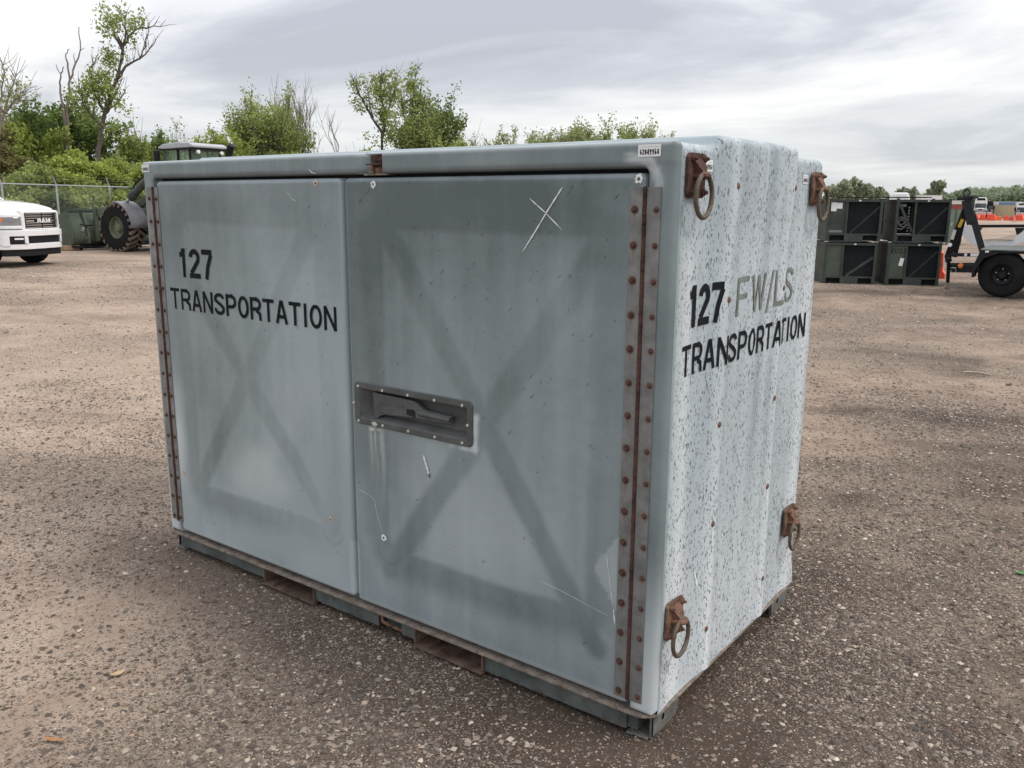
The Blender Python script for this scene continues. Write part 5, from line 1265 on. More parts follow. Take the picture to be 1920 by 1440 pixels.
# ------------------------------------------------------------------ vehicles and equipment
M_green = mat('military_green_paint', (0.066, 0.086, 0.060), 0.6, var=0.25, scale=3, bump=0.3)
M_greend = mat('dark_military_green_paint', (0.040, 0.055, 0.042), 0.6, var=0.3, scale=3)
M_crate = mat('crate_green_paint', (0.048, 0.060, 0.052), 0.6, spec=0.3, var=0.3, scale=4, rust=0.03, bump=0.3)
M_crated = mat('crate_dark_green_paint', (0.026, 0.034, 0.030), 0.65, spec=0.25, var=0.3, scale=4)
M_screen = mat('black_louvre_screen', (0.012, 0.015, 0.018), 0.7, spec=0.2, var=0.3, scale=6)
M_tyre = mat('black_rubber', (0.016, 0.016, 0.017), 0.9, spec=0.15, var=0.3, scale=5, bump=0.5)
M_tread = mat('dusty_tyre_tread', (0.15, 0.115, 0.09), 0.95, var=0.4, scale=6)
M_white = mat('white_vehicle_paint', (0.78, 0.78, 0.79), 0.25, var=0.03, coat=0.5)
M_offw = mat('dirty_white_paint', (0.62, 0.62, 0.60), 0.5, var=0.12)
M_chrome = mat('bright_chrome', (0.72, 0.72, 0.74), 0.12, metal=1.0, var=0.03)
M_bplast = mat('black_plastic', (0.014, 0.014, 0.016), 0.6, spec=0.2, var=0.15)
M_glass = mat('dark_window_glass', (0.03, 0.045, 0.045), 0.05, var=0.1, spec=0.9, coat=1.0)
M_lamp = mat('clear_headlamp', (0.42, 0.42, 0.45), 0.08, metal=0.6, var=0.2, scale=30, coat=1.0)
M_amber = mat('amber_reflector', (0.75, 0.20, 0.03), 0.3, var=0.1)
M_red = mat('red_lens', (0.55, 0.02, 0.02), 0.3, var=0.1)
M_orange = mat('faded_orange_red_plastic', (0.80, 0.085, 0.04), 0.5, var=0.12, scale=2)
M_wood = mat('weathered_timber', (0.26, 0.18, 0.12), 0.85, var=0.3, scale=12)
M_blackm = mat('black_painted_steel', (0.010, 0.011, 0.013), 0.5, spec=0.25, var=0.3, scale=8)
M_grey = mat('grey_painted_sheet', (0.20, 0.20, 0.22), 0.6, var=0.2, scale=4)
M_paper = mat('white_paper_notice', (0.8, 0.8, 0.82), 0.7, var=0.06, scale=18)
M_tan = mat('tan_panel', (0.50, 0.40, 0.26), 0.7, var=0.1)
M_blue = mat('blue_panel', (0.14, 0.24, 0.38), 0.6, var=0.1)
M_redp = mat('dark_red_panel', (0.30, 0.06, 0.05), 0.6, var=0.1)
M_yel = mat('yellow_warning_label', (0.65, 0.42, 0.05), 0.5, var=0.2, scale=40)
M_cyan = mat('pale_grey_roof', (0.40, 0.42, 0.45), 0.35, var=0.1)

# ---- stacked cooling units in steel frames
def crate(u_l, u_r, v_b, v_t, d, z0, rot, label, kind, grp='stacked green steel-framed cooling units'):
    pl_ = np.array(Wh(u_l, (v_b+v_t)/2, d)); pr_ = np.array(Wh(u_r, (v_b+v_t)/2, d))
    g = empty('cooling_unit', (pl_[0], pl_[1], z0), face_rz((u_l+u_r)/2, rot), label, 'crate', grp)
    w_ = math.hypot(pr_[0]-pl_[0], pr_[1]-pl_[1])/math.cos(R(rot))*1.0; H_ = HH; D_ = 1.35
    p = 0.05; c = M_crate
    for (x, y) in ((0, 0), (w_-p, 0), (0, D_-p), (w_-p, D_-p)): MB().box(x, x+p, y, y+p, 0.0, H_).build('frame_post', c, g, bevel=0.004)
    b = MB()
    for y in (0.003, D_-p-0.003): b.box(p, w_-p, y, y+p, H_-0.075, H_-0.02)
    for x in (0.003, w_-p-0.003): b.box(x, x+p, p, D_-p, H_-0.075, H_-0.02).box(x, x+p, p, D_-p, 0.0, 0.13).box(x, x+p, p, D_-p, H_*0.47, H_*0.47+0.03)
    b.build('frame_rail', c, g)
    # forklift skirt with two pockets
    x1, x2, x3, x4 = w_*0.05+0.02, w_*0.34, w_*0.68, w_*0.95-0.01
    for i, (a, q) in enumerate(((p, x1), (x2, x3), (x4, w_-p))):
        if q-a > 0.01: MB().box(a, q, 0.006, 0.03, 0.0, 0.145).build('skirt_panel', c, g)
    MB().box(p, w_-p, 0.004, 0.05, 0.13, 0.165).box(p, w_-p, 0.008, 0.05, -0.0, 0.012).build('skirt_rail', c, g)
    MB().box(p, w_-p, 0.12, D_-0.1, 0.012, 0.13).build('pocket_void', M_dark, g)
    # front: solid panel left, louvred screen right
    sx = w_*0.36; z1, z2 = 0.165, H_-0.075
    if kind != 'open': MB().box(p, sx-0.02, 0.035, 0.06, z1, z2).build('front_panel', M_green if kind in ('low', 'tag') else c, g)
    else:
        MB().box(p, sx-0.02, 0.30, 0.32, z1, z2).build('inner_panel', M_dark, g)
        hs = MB(); hs.torus((w_*0.13, 0.14, z1+0.20), 0.10, 0.016, 'Y', n=20, m=6).torus((w_*0.17, 0.12, z1+0.24), 0.09, 0.014, 'Y', n=20, m=6).torus((w_*0.13, 0.11, z1+0.28), 0.08, 0.012, 'Y', n=20, m=6)
        hs.build('coiled_hose', M_grey, g, smooth=True)
        cv = MB(); 
        for k in range(9): cv.box(sx-0.13, sx-0.095, 0.10, 0.12, z1+0.05+k*0.062, z1+0.08+k*0.062)
        cv.box(w_*0.10, w_*0.20, 0.10, 0.15, z2-0.10, z2-0.04).build('valve_parts', M_grey, g)
        MB().bar((p, 0.03, z2-0.02), (sx-0.03, 0.03, z1+0.05), 0.05, 0.02, (0, 1, 0)).build('frame_brace', c, g)
    MB().box(sx-0.022, sx+0.02, 0.008, 0.05, z1, z2).build('frame_post', c, g, bevel=0.003)
    MB().box(sx+0.02, w_-p, 0.06, 0.08, z1, z2).build('screen', M_screen, g)
    lv = MB(); n = 22
    for k in range(n):
        z = z1+(z2-z1)*(k+0.5)/n; lv.add([(sx+0.03, 0.045, z-0.006), (w_-p-0.01, 0.045, z-0.006), (w_-p-0.01, 0.058, z+0.010), (sx+0.03, 0.058, z+0.010)], [(0, 1, 2, 3)])
    o = lv.build('louvres', M_screen, g); o['kind'] = 'stuff'
    MB().bar((sx+0.10, 0.050, z1+0.01), (w_-p-0.005, 0.050, z2-0.10 if kind != 'low' else z1+0.42), 0.055 if kind == 'low' else 0.045, 0.016, (0, 1, 0)).build('frame_brace', c if kind == 'low' else M_crated, g)
    # side with cut-out fan opening, roof
    MB().box(p if kind != 'open' else sx, w_-p, 0.09, D_-0.06, z1, H_-0.05).build('housing', M_crated, g)
    for x in (0.02, w_-0.03): 
        MB().box(x, x+0.012, p, D_-p, 0.13, H_-0.075).build('side_panel', M_crated if x > 0.5 else c, g)
    fo = MB(); fo.lathe([(0.0001, w_-0.012), (0.24, w_-0.012)], 20, (0, D_*0.5, H_*0.55), 'X'); fo.build('fan_opening', M_dark, g)
    MB().box(p, w_-p, p, D_-p, H_-0.05, H_-0.035).build('roof_sheet', c, g)
    cap = None
    for (x, y) in ((0, 0), (w_-p, 0), (0, D_-p), (w_-p, D_-p)):
        q = MB(); q.box(-0.012, p+0.012, -0.012, p+0.012, 0.0, 0.012); 
        if cap is None: cap = q.build('corner_cap', M_offw if kind != 'open' else M_galv, g, loc=(x, y, H_))
        else: copy_obj(cap, g, (x, y, H_))
    MB().box(w_*0.56, w_*0.60, 0.0, 0.003, H_-0.062, H_-0.036).build('label_plate', M_paper, g)
    if kind == 'top':
        MB().box(w_*0.065, w_*0.165, 0.029, 0.034, z2-0.20, z2-0.01).box(w_*0.167, w_*0.27, 0.029, 0.034, z2-0.145, z2-0.02).build('paper_notice', M_paper, g)
        MB().box(w_*0.05, w_*0.30, 0.031, 0.034, z1+0.02, z1+0.07).build('paint_wear', M_grey, g)
    if kind == 'tag':
        V, F = lettering('EU22', 0.105, 0.31, 0.15, lambda a, b_, k: (w_*0.075+a, 0.0335-0.0002*(k % 5), z2-0.16+b_), gap=0.25)
        q = MB(); q.v = V; q.f = F; q.build('lettering', M_black, g, fix=False)
        T = Matrix.Rotation(R(12), 4, 'Y'); q = MB(); q.box(-0.04, 0.04, 0.026, 0.033, -0.085, 0.085, T); q.build('paper_notice', M_paper, g, loc=(w_*0.28, 0, z1+0.33))
    return g
HH = 0.915
crate(1544, 1643, 535, 455, 20.3, 0.0, 14, 'lower left steel-framed green unit with plain grey-green panel and diagonal brace', 'low')
crate(1662, 1764, 534, 458, 20.6, 0.0, 14, 'lower right green unit stencilled EU22 with a white paper on its panel', 'tag')
crate(1550.5, 1654, 455, 374, 20.3, HH+0.014, 14, 'upper left green unit with white paper notices on its left panel', 'top')
crate(1679, 1782, 455, 374, 20.6, HH+0.014, 14, 'upper right green unit with open front showing a coiled hose', 'open')
# dark lids left lying on top of the stacks
zt = 2*HH+0.03
o = MB(); o.prism([(0, 0), (1.2, 0), (1.1, 0.7), (0.1, 0.7)], 0.0, 0.02, 'XY'); x, y, _ = W(1632, 20.7)
tag(o.build('tarp_cover', M_blackm, None, bevel=0.004, loc=(x, y, zt), rot=(0, 0, face_rz(1660))), 'black flat cover lying across the tops of both crate stacks', 'cover')
tag(o.build('tarp_cover', M_crated, None, bevel=0.004, loc=W(1566, 20.6)[:2]+(zt+0.0,), rot=(0, 0, face_rz(1590, 4))), 'dark green folded cover on the top left crate', 'cover')

# ---- black lift trailer
def at(u, v, d): return Vector(Wh(u, v, d))
tr = empty('lift_trailer', W(1860, 19.6), 0, 'black single-axle trailer with a tall A-frame lifting hook', 'trailer')
to = Vector(W(1860, 19.6))
def rel(p): return p-to
dl, dr_ = 20.1, 19.4
def dd(u): return dl+(u-1778)*(dr_-dl)/(1905-1778)
top = rel(at(1814, 379, dd(1814)))
def beam(name, pa, pb, wd, ht, m=None, up=(0, 0, 1), bevel=0.006):
    return MB().bar(pa, pb, wd, ht, up).build(name, m or M_blackm, tr, bevel=bevel)
hx = hdir(1840); right = Vector((hx[1], -hx[0], 0)); fwd_ = Vector((hx[0], hx[1], 0))
beam('mast_leg', rel(at(1811, 392, dd(1811))), rel(at(1777, 482, dd(1777))), 0.06, 0.13, up=right)
beam('mast_leg', rel(at(1822, 398, dd(1822))), rel(at(1843, 474, dd(1843))), 0.06, 0.12, up=right)
beam('mast_leg', rel(at(1811, 392, dd(1811)+0.6)), rel(at(1790, 482, dd(1790)+0.6)), 0.05, 0.09, up=right)
beam('mast_head', rel(at(1811, 376, dd(1811))), rel(at(1821, 420, dd(1821))), 0.16, 0.16, up=right)
beam('mast_head', rel(at(1799, 373.5, dd(1799))), rel(at(1830, 369.5, dd(1830))), 0.20, 0.055)
beam('mast_post', rel(at(1818.5, 372, dd(1818))), rel(at(1824, 422, dd(1824))), 0.08, 0.10, m=M_greend, up=right)
c_ = rel(at(1812.5, 361, dd(1812))); MB().torus(c_, 0.055, 0.026, 'Y', n=18, m=8, sy=1.2).build('lifting_hook', M_greend, tr, smooth=True)
MB().tube([c_-Vector((0, 0, 0.04)), rel(at(1813, 373, dd(1813)))], 0.04, 8).build('hook_shank', M_greend, tr, smooth=True)
beam('side_rail', rel(at(1779, 477.5, dd(1779))), rel(at(1842, 478, dd(1842))), 0.05, 0.07)
beam('tow_bar', rel(at(1774, 486, dd(1774))), rel(at(1782, 484, dd(1782))), 0.10, 0.14)
beam('chassis_rail', rel(at(1780, 503, dd(1780))), rel(at(1842, 504, dd(1842))), 0.06, 0.16)
beam('chassis_rail', rel(at(1783, 499, dd(1783)+1.0)), rel(at(1842, 499, dd(1842)+1.0)), 0.06, 0.14)
for (u0, u1) in ((1808.5, 1813), (1820, 1839)):
    a, b_ = rel(at(u0, 477.8, dd(u0)-0.05)), rel(at(u1, 477.8, dd(u1)-0.05)); MB().bar(a, b_, 0.01, 0.055).build('white_label', M_paper, tr)
a, b_ = rel(at(1790.5, 431, dd(1790)-0.09)), rel(at(1785, 449, dd(1785)-0.09)); MB().bar(a, b_, 0.01, 0.06, right).build('white_label', M_offw, tr)
a, b_ = rel(at(1805, 411, dd(1805)-0.09)), rel(at(1798, 426, dd(1798)-0.09)); MB().bar(a, b_, 0.01, 0.06, right).build('warning_label', M_yel, tr)
q = rel(at(1781, 459, dd(1781)-0.09)); MB().lathe([(0.0001, -0.005), (0.042, -0.005), (0.042, 0.005)], 16, q).build('round_sticker', M_paper, tr)
q = rel(at(1801, 498.5, dd(1801)-0.06)); MB().lathe([(0.0001, -0.02), (0.045, -0.015), (0.05, 0.0)], 16, q).build('amber_reflector', M_amber, tr)
j0, j1 = rel(at(1779, 484, dd(1779)-0.12)), rel(Vector(Wg(1776.5, 541)))
MB().tube([j0, j0+(j1-j0)*0.78], 0.036, 10).build('jack_tube', M_blackm, tr, smooth=True)
MB().tube([j0+(j1-j0)*0.78, j1+Vector((0, 0, 0.01))], 0.026, 10).build('jack_leg', M_galv, tr, smooth=True)
MB().lathe([(0.0001, 0.03), (0.05, 0.03), (0.075, 0.0), (0.0001, 0.0)], 12, j1, 'Z').build('jack_foot', M_rust2, tr, smooth=True)
hm = MB(); hp = rel(at(1783, 502, dd(1783)-0.12)); hm.tube([hp, hp+right*0.09, hp+right*0.10-Vector((0, 0, 0.08)), hp+right*0.02-Vector((0, 0, 0.12)), hp-Vector((0, 0, 0.05))], 0.008, 5); hm.build('crank_handle', M_galv, tr, smooth=True)
# deck, fender, wheel
wc = Vector(Wg(1876, 556.5)); wr = 0.42; ax_ang = face_rz(1876, -14)
def wheel(name, parent, c, r_, wd, rz, rim_m, tyre_m, hub=0.55, lugs=5, tread=0, track_m=None, dish=0.06):
    g = empty(name, c, rz, parent=parent)
    T = MB(); T.lathe([(r_*hub, -wd*0.42), (r_*(hub+0.04), -wd*0.49), (r_*0.80, -wd*0.52), (r_*0.93, -wd*0.47), (r_*0.985, -wd*0.38), (r_, -wd*0.2), (r_, wd*0.2), (r_*0.985, wd*0.38), (r_*0.93, wd*0.47), (r_*0.8, wd*0.52), (r_*hub, wd*0.42)], 40)
    T.build('tyre', tyre_m, g, smooth=True)
    Rm = MB(); rh = r_*hub
    Rm.lathe([(rh*1.02, -wd*0.43), (rh*0.97, -wd*0.46), (rh*0.92, -wd*0.40), (rh*0.85, -wd*0.42+dish), (rh*0.55, -wd*0.44+dish*1.4), (rh*0.42, -wd*0.50+dish), (rh*0.30, -wd*0.52+dish*0.6), (0.0001, -wd*0.52+dish*0.6)], 30)
    Rm.lathe([(rh*0.95, -wd*0.40), (rh*0.95, wd*0.42)], 24); Rm.build('rim', rim_m, g, smooth=True)
    lg_ = None
    for k in range(lugs):
        a = 2*math.pi*k/lugs+0.3; p = (rh*0.56*math.cos(a), -wd*0.43+dish*1.2, rh*0.56*math.sin(a))
        if lg_ is None: q = MB(); q.lathe([(0.0001, -0.02), (r_*0.028, -0.018), (r_*0.032, 0.0)], 6); lg_ = q.build('lug_nut', M_galv, g, loc=p)
        else: copy_obj(lg_, g, p)
    if tread:
        B = MB()
        for k in range(tread):
            a = 2*math.pi*k/tread
            for s in (-1, 1):
                aa = a+(math.pi/tread if s > 0 else 0); ca, sa = math.cos(aa), math.sin(aa); a2 = aa+2*math.pi/tread*0.9; cb, sb = math.cos(a2), math.sin(a2); tw = 2*math.pi/tread*0.46
                vs = []
                for (an, yy) in ((aa, s*wd*0.51), (aa+tw, s*wd*0.51), (a2+tw, -s*wd*0.03), (a2, -s*wd*0.03)):
                    for rr_ in (r_*0.985, r_*1.045): vs.append((rr_*math.cos(an), yy, rr_*math.sin(an)))
                B.add(vs, [(1, 3, 5, 7), (0, 1, 7, 6), (2, 3, 1, 0), (4, 5, 3, 2), (6, 7, 5, 4)])
                vs = []
                for (an, yy) in ((aa, s*wd*0.51), (aa+tw, s*wd*0.51)):
                    vs += [(r_*1.045*math.cos(an), yy, r_*1.045*math.sin(an)), (r_*0.90*math.cos(an), s*wd*0.535, r_*0.90*math.sin(an)), (r_*0.985*math.cos(an), s*wd*0.46, r_*0.985*math.sin(an))]
                B.add(vs, [(0, 1, 4, 3), (0, 2, 1), (3, 4, 5)])
        o = B.build('tread_blocks', track_m or M_tread, g); o['kind'] = 'stuff'
    return g
wheel('wheel', tr, rel(wc)+Vector((0, 0, wr)), wr, 0.30, ax_ang, M_blackm, M_tyre, 0.48, 5)
wc2 = wc+fwd_*1.75; wheel('wheel', tr, rel(wc2)+Vector((0, 0, wr)), wr, 0.30, ax_ang+math.pi, M_blackm, M_tyre, 0.48, 5)
def local(u, v, d): return rel(at(u, v, d))
# fender/deck side box over the wheel
M2 = Matrix.Rotation(face_rz(1880, -4), 4, 'Z'); wcz = rel(wc)
fen = MB(Matrix.Translation(wcz) @ M2)
fp = [(-0.52, 0.36), (-0.52, 0.55), (-0.42, 0.85), (1.6, 0.87), (1.6, 0.78), (0.60, 0.78), (0.30, 0.83), (-0.10, 0.83), (-0.34, 0.72), (-0.46, 0.50), (-0.47, 0.36)]
fen.prism(fp, -0.20, 0.20, 'XZ'); fen.build('wheel_fender', M_blackm, tr, bevel=0.01)
MB(Matrix.Translation(wcz) @ M2).box(-0.42, 1.7, -0.19, 1.9, 0.872, 0.895).build('deck', M_skid, tr)
MB(Matrix.Translation(wcz) @ M2).box(0.50, 1.6, -0.10, -0.06, 0.62, 0.78).box(-0.5, 1.6, 0.20, 0.30, 0.55, 0.72).build('deck_side', M_blackm, tr)
MB(Matrix.Translation(wcz) @ M2).prism([(0.36, 0.82), (0.58, 0.82), (0.62, 0.36), (0.54, 0.32), (0.46, 0.48)], -0.23, -0.21, 'XZ').build('mud_flap', M_bplast, tr)
MB(Matrix.Translation(wcz) @ M2).box(0.43, 0.55, -0.245, -0.235, 0.60, 0.73).build('white_label', M_paper, tr)
MB(Matrix.Translation(wcz) @ M2).box(0.36, 0.46, -0.24, -0.205, 0.785, 0.84).build('marker_lamp', M_red, tr)
MB(Matrix.Translation(wcz) @ M2).box(-0.33, -0.27, -0.235, -0.225, 0.84, 0.87).build('white_label', M_paper, tr)
MB(Matrix.Translation(wcz) @ M2).tube([(0, 0, wr), (0, 1.7, wr)], 0.045, 8).build('axle', M_blackm, tr, smooth=True)
# white moulded shell in a black frame resting on the trailer deck
sh = empty('white_shell', (0, 0, 0), 0, 'white curved moulded shell hung in a black frame on the trailer deck', 'vehicle body part')
so_ = Vector(W(1862, 21.2)); sh.location = so_
def sp_(u, v, dz=0.0): return Vector(Wh(u, v, 21.2+dz))-so_
outl = [(1800, 423), (1801, 438), (1808, 447), (1822, 458), (1842, 463.5), (1880, 464), (1906, 460), (1925, 450), (1945, 437), (1950, 424)]
innr = [(1834, 423), (1833, 432), (1834, 440), (1840, 447), (1846, 451), (1876, 452.5), (1902, 449), (1905, 442), (1916, 433), (1922, 424)]
V, F = [], []
for k, dz in enumerate((-0.05, 0.10, 0.55, 0.60)):
    sh_k = (0, 0.12, 0.14, 0.3)[k]
    for (a, b_) in zip(outl, innr):
        V.append(sp_(a[0]+(b_[0]-a[0])*sh_k*0.2, a[1]+(b_[1]-a[1])*sh_k*0.2, dz)); 
    for (a, b_) in zip(outl, innr): V.append(sp_(b_[0], b_[1], dz))
n = len(outl); m2 = 2*n
F += [(i, i+1, n+i+1, n+i) for i in range(n-1)]
for k in range(3):
    for i in range(n-1): F += [(k*m2+i, (k+1)*m2+i, (k+1)*m2+i+1, k*m2+i+1), (k*m2+n+i, k*m2+n+i+1, (k+1)*m2+n+i+1, (k+1)*m2+n+i)]
F += [(3*m2+i, 3*m2+n+i, 3*m2+n+i+1, 3*m2+i+1) for i in range(n-1)]
b = MB(); b.add(V, F); b.build('shell_body', M_white, sh, smooth=True)
MB().bar(sp_(1833, 424), sp_(1950, 423.5), 0.10, 0.06).build('frame_bar', M_blackm, sh, bevel=0.005)
MB().add([sp_(1903, 427, -0.06), sp_(1925, 427, -0.06), sp_(1914, 436, -0.06), sp_(1906, 441, -0.06)], [(0, 1, 2, 3)]).build('frame_gusset', M_blackm, sh)
MB().add([sp_(1834, 427, -0.04), sp_(1843, 427, -0.04), sp_(1838, 433, -0.04)], [(0, 1, 2)]).build('frame_gusset', M_blackm, sh)
MB().bar(sp_(1860, 464), sp_(1861, 467), 0.3, 0.1, right).build('shell_stand', M_blackm, sh)
MB().bar(sp_(1846, 449.5, -0.07), sp_(1900, 450.5, -0.07), 0.02, 0.012).build('shell_crease', M_grey, sh)
# red barrier behind the jack
rb = empty('road_barrier', W(1772, 22.7), face_rz(1768), 'red plastic road barrier standing behind the trailer jack', 'barrier')
MB().prism([(-0.16, 0), (0.16, 0), (0.16, 0.12), (0.10, 0.20), (0.08, 0.62), (-0.08, 0.62), (-0.10, 0.20), (-0.16, 0.12)], -0.03, 0.9, 'XZ').build('barrier_body', M_orange, rb, bevel=0.015)
MB().box(-0.10, 0.10, -0.04, -0.031, 0.33, 0.345).build('barrier_groove', M_redp, rb)

# ---- far yard, right
def boxy(name, u0, u1, v0, v1, d, depth, m, parent=None, label=None, cat=None, grp=None, rot=0, bev=0.05):
    """upright block whose face spans the given bearings at distance d"""
    a, b_ = np.array(Wh(u0, (v0+v1)/2, d)), np.array(Wh(u1, (v0+v1)/2, d)); z1 = Wh((u0+u1)/2, v0, d)[2]; z0 = Wh((u0+u1)/2, v1, d)[2]
    return a, b_, z0, z1
def far_thing(name, u, d, label, cat, grp=None): return empty(name, W(u, d), face_rz(u), label, cat, grp)
def px(d): return d*0.9/FPX           # metres per photo pixel at that distance
# khaki field shelter with white top and red band
k = px(42); g = far_thing('storage_container', 1795, 42, 'green storage container with a red band and white roof beside the lift mast', 'container')
zz = lambda v, u, d: Wh(u, v, d)[2]
zt_, zr, zs, z_b = zz(376, 1795, 42), zz(383, 1795, 42), zz(392, 1795, 42), 0.0
MB().box(-13*k, 13*k, 0, 2.4, 0, zs).build('wall', mat('sage_green_panel', (0.16, 0.20, 0.15), 0.6, var=0.12), g)
MB().box(-13*k, 13*k, -0.01, 2.41, zs, zr).build('red_band', M_redp, g)
MB().prism([(-13.5*k, zr), (13.5*k, zr), (11*k, zt_), (-11*k, zt_)], -0.05, 2.45, 'XZ').build('roof', M_offw, g)
MB().box(-1*k, 0.2*k, -0.03, -0.01, 0.1, zs).build('door_joint', M_greend, g); MB().box(-6*k, -5*k, -0.05, -0.011, zs*0.55, zs*0.62).build('door_lock', M_paper, g)
# white van roof behind the crates
d0 = 34; k = px(d0); g = far_thing('white_van', 1686, d0, 'white van whose rounded roof shows above the crate stacks', 'van')
zt_ = zz(361, 1686, d0); L_ = 17*k
vb = MB(); vb.prism([(-L_*1.15, 0.35), (L_*1.15, 0.35), (L_*1.15, zt_*0.72), (L_, zt_*0.93), (L_*0.8, zt_), (-L_*0.8, zt_), (-L_, zt_*0.93), (-L_*1.15, zt_*0.72)], 0, 3.8, 'XZ'); vb.build('body', M_white, g, bevel=0.06)
MB().prism([(-L_*1.0, zt_*0.60), (L_*1.0, zt_*0.60), (L_*0.88, zt_*0.86), (-L_*0.88, zt_*0.86)], -0.01, -0.0, 'XZ').build('window', M_glass, g)
for x in (-L_*0.95, L_*0.95): wheel('wheel', g, (x*0.9, 0.6, 0.34), 0.34, 0.22, math.pi/2, M_grey, M_tyre)
# white box trailer
d0 = 75; k = px(d0); g = far_thing('box_trailer', 1741, d0, 'white box trailer behind the upper right crate', 'trailer')
zt_ = zz(366, 1741, d0)
MB().box(-22*k, 22*k, 0, 6, 0.8, zt_).build('box_body', M_offw, g); MB().box(-14*k, 20*k, -0.02, -0.005, zt_*0.62, zt_-0.1).build('side_panel', M_white, g); MB().box(-22*k, 22*k, 0.3, 5.5, 0.55, 0.79).build('underframe', M_bplast, g)
MB().tube([(-23*k, 1, 0.5), (-23*k, 1, zt_+0.45)], 0.05, 6).build('mast', M_grey, g)
for x in (-14*k, -8*k, 14*k): wheel('wheel', g, (x, 0.3, 0.5), 0.5, 0.3, 0, M_grey, M_tyre)
# utility pole with crossarm
g = far_thing('utility_pole', 1690, 170, 'thin utility pole with crossarm on the skyline above the van roof', 'pole'); zt_ = zz(350, 1690, 170)
MB().tube([(0, 0, 0), (0, 0, zt_)], 0.14, 6).build('pole_shaft', M_bark, g); MB().box(-1.0, 1.0, -0.08, 0.08, zt_-1.0, zt_-0.8).build('crossarm', M_bark, g)
# semi tractors, trailers
def semi(u, d, wpx, v0, label, paint, dark=False):
    k = px(d); g = far_thing('semi_truck', u, d, label, 'truck', 'lorries parked across the yard'); H_ = zz(v0, u, d); w2 = wpx*k/2
    MB().prism([(-w2*0.9, 0.95), (w2*0.9, 0.95), (w2*0.92, H_*0.66), (w2*0.8, H_*0.92), (w2*0.6, H_), (-w2*0.6, H_), (-w2*0.8, H_*0.92), (-w2*0.92, H_*0.66)], 0.4, 2.8, 'XZ').build('cab', paint, g, bevel=0.08)
    MB().prism([(-w2*0.62, H_*0.86), (w2*0.62, H_*0.86), (w2*0.5, H_*0.97), (-w2*0.5, H_*0.97)], 0.37, 0.39, 'XZ').build('roof_fairing', M_bplast, g)
    MB().box(-w2*0.75, w2*0.75, 0.36, 0.39, H_*0.52, H_*0.72).build('windscreen', M_glass, g)
    MB().box(-w2*0.5, w2*0.5, -0.7, 0.4, 0.9, H_*0.50).build('bonnet', paint, g, bevel=0.06); MB().box(-w2*0.32, w2*0.32, -0.73, -0.7, 1.0, H_*0.46).build('grille', M_bplast, g)
    MB().box(-w2*0.85, w2*0.85, -0.78, -0.5, 0.45, 0.85).build('bumper', M_chrome, g, bevel=0.04)
    for s in (-1, 1):
        MB().box(s*w2*0.55-0.12, s*w2*0.55+0.12, -0.72, -0.6, 0.92, 1.15).build('headlight', M_lamp, g); MB().box(s*w2-0.1, s*w2+0.1, 0.3, 0.36, H_*0.5, H_*0.72).build('mirror', M_bplast, g)
        wheel('wheel', g, (s*w2*0.72, 0.2, 0.5), 0.5, 0.3, math.pi/2*s, M_grey, M_tyre)
    MB().box(-0.5, 0.5, 2.8, 6.5, 0.7, 1.0).build('chassis', M_bplast, g)
    for s in (-1, 1): wheel('wheel', g, (s*w2*0.72, 5.2, 0.5), 0.5, 0.4, math.pi/2*s, M_grey, M_tyre)
semi(1839, 120, 23, 370, 'white semi truck parked across the yard right of the lift mast', M_white)
semi(1856.5, 123, 13, 377, 'dark semi truck standing right beside the white one', M_bplast)
semi(1918, 118, 22, 380, 'white truck cab at the right picture edge beyond the barriers', M_white)
d0 = 126; k = px(d0); g = far_thing('site_hoarding', 1886, d0, 'long tan panel wall with white trailer and blue panel rising behind it', 'site cabin')
MB().box(-21*k, 21*k, 0, 0.2, 0, zz(384.5, 1886, d0)).build('tan_wall', M_tan, g)
MB().box(-23*k, 25*k, 0.8, 3.2, 0.6, zz(378, 1886, d0)).build('white_box', M_offw, g); MB().box(-11*k, 15*k, 0.77, 0.79, zz(384.5, 1886, d0), zz(379, 1886, d0)).build('blue_panel', M_blue, g)
# orange-red water barriers and cones
def barrier(u, vb, wpx, hpx, label, m=None, cone=False, d=None):
    x, y, _ = Wg(u, vb); d_ = math.hypot(x-CAM[0], y-CAM[1]); 
    if d_ > 112: d_ = 112.0; x, y, _ = W(u, d_)
    k = px(d_); w2, h_ = wpx*k/2, hpx*k
    g = empty('traffic_cone' if cone else 'road_barrier', (x, y, 0), face_rz(u, random.uniform(-12, 12)), label, 'cone' if cone else 'barrier', 'orange-red cones and barriers across the yard')
    if cone:
        MB().lathe([(0.0001, h_), (w2*0.22, h_), (w2*0.62, 0.06)], 12, axis='Z').build('cone_body', m or M_orange, g, smooth=True); MB().box(-w2*0.95, w2*0.95, -w2*0.95, w2*0.95, 0, 0.06).build('cone_foot', m or M_orange, g)
        MB().lathe([(w2*0.44, h_*0.50), (w2*0.32, h_*0.75)], 12, (0, 0, 0), 'Z').build('white_collar', M_offw, g, smooth=True)
    else:
        b = MB(); b.prism([(-w2, 0), (w2, 0), (w2*0.92, h_*0.35), (w2*0.68, h_), (-w2*0.68, h_), (-w2*0.92, h_*0.35)], -0.28, 0.28, 'XZ'); b.build('barrier_body', m or M_orange, g, bevel=0.05)
        MB().box(-w2*0.15, w2*0.15, -0.1, 0.1, h_, h_*1.10).build('filler_cap', m or M_orange, g)
    return g
barrier(1833, 405.5, 8, 9, 'leftmost orange-red barrier just right of the lift mast')
barrier(1845, 408.5, 10, 10, 'second orange-red barrier from the left, in front of the white truck')
barrier(1856, 402.8, 6, 8, 'small orange-red barrier farthest back beside the dark truck')
barrier(1858.5, 413.5, 15.5, 10.5, 'largest and nearest orange-red barrier of the row')
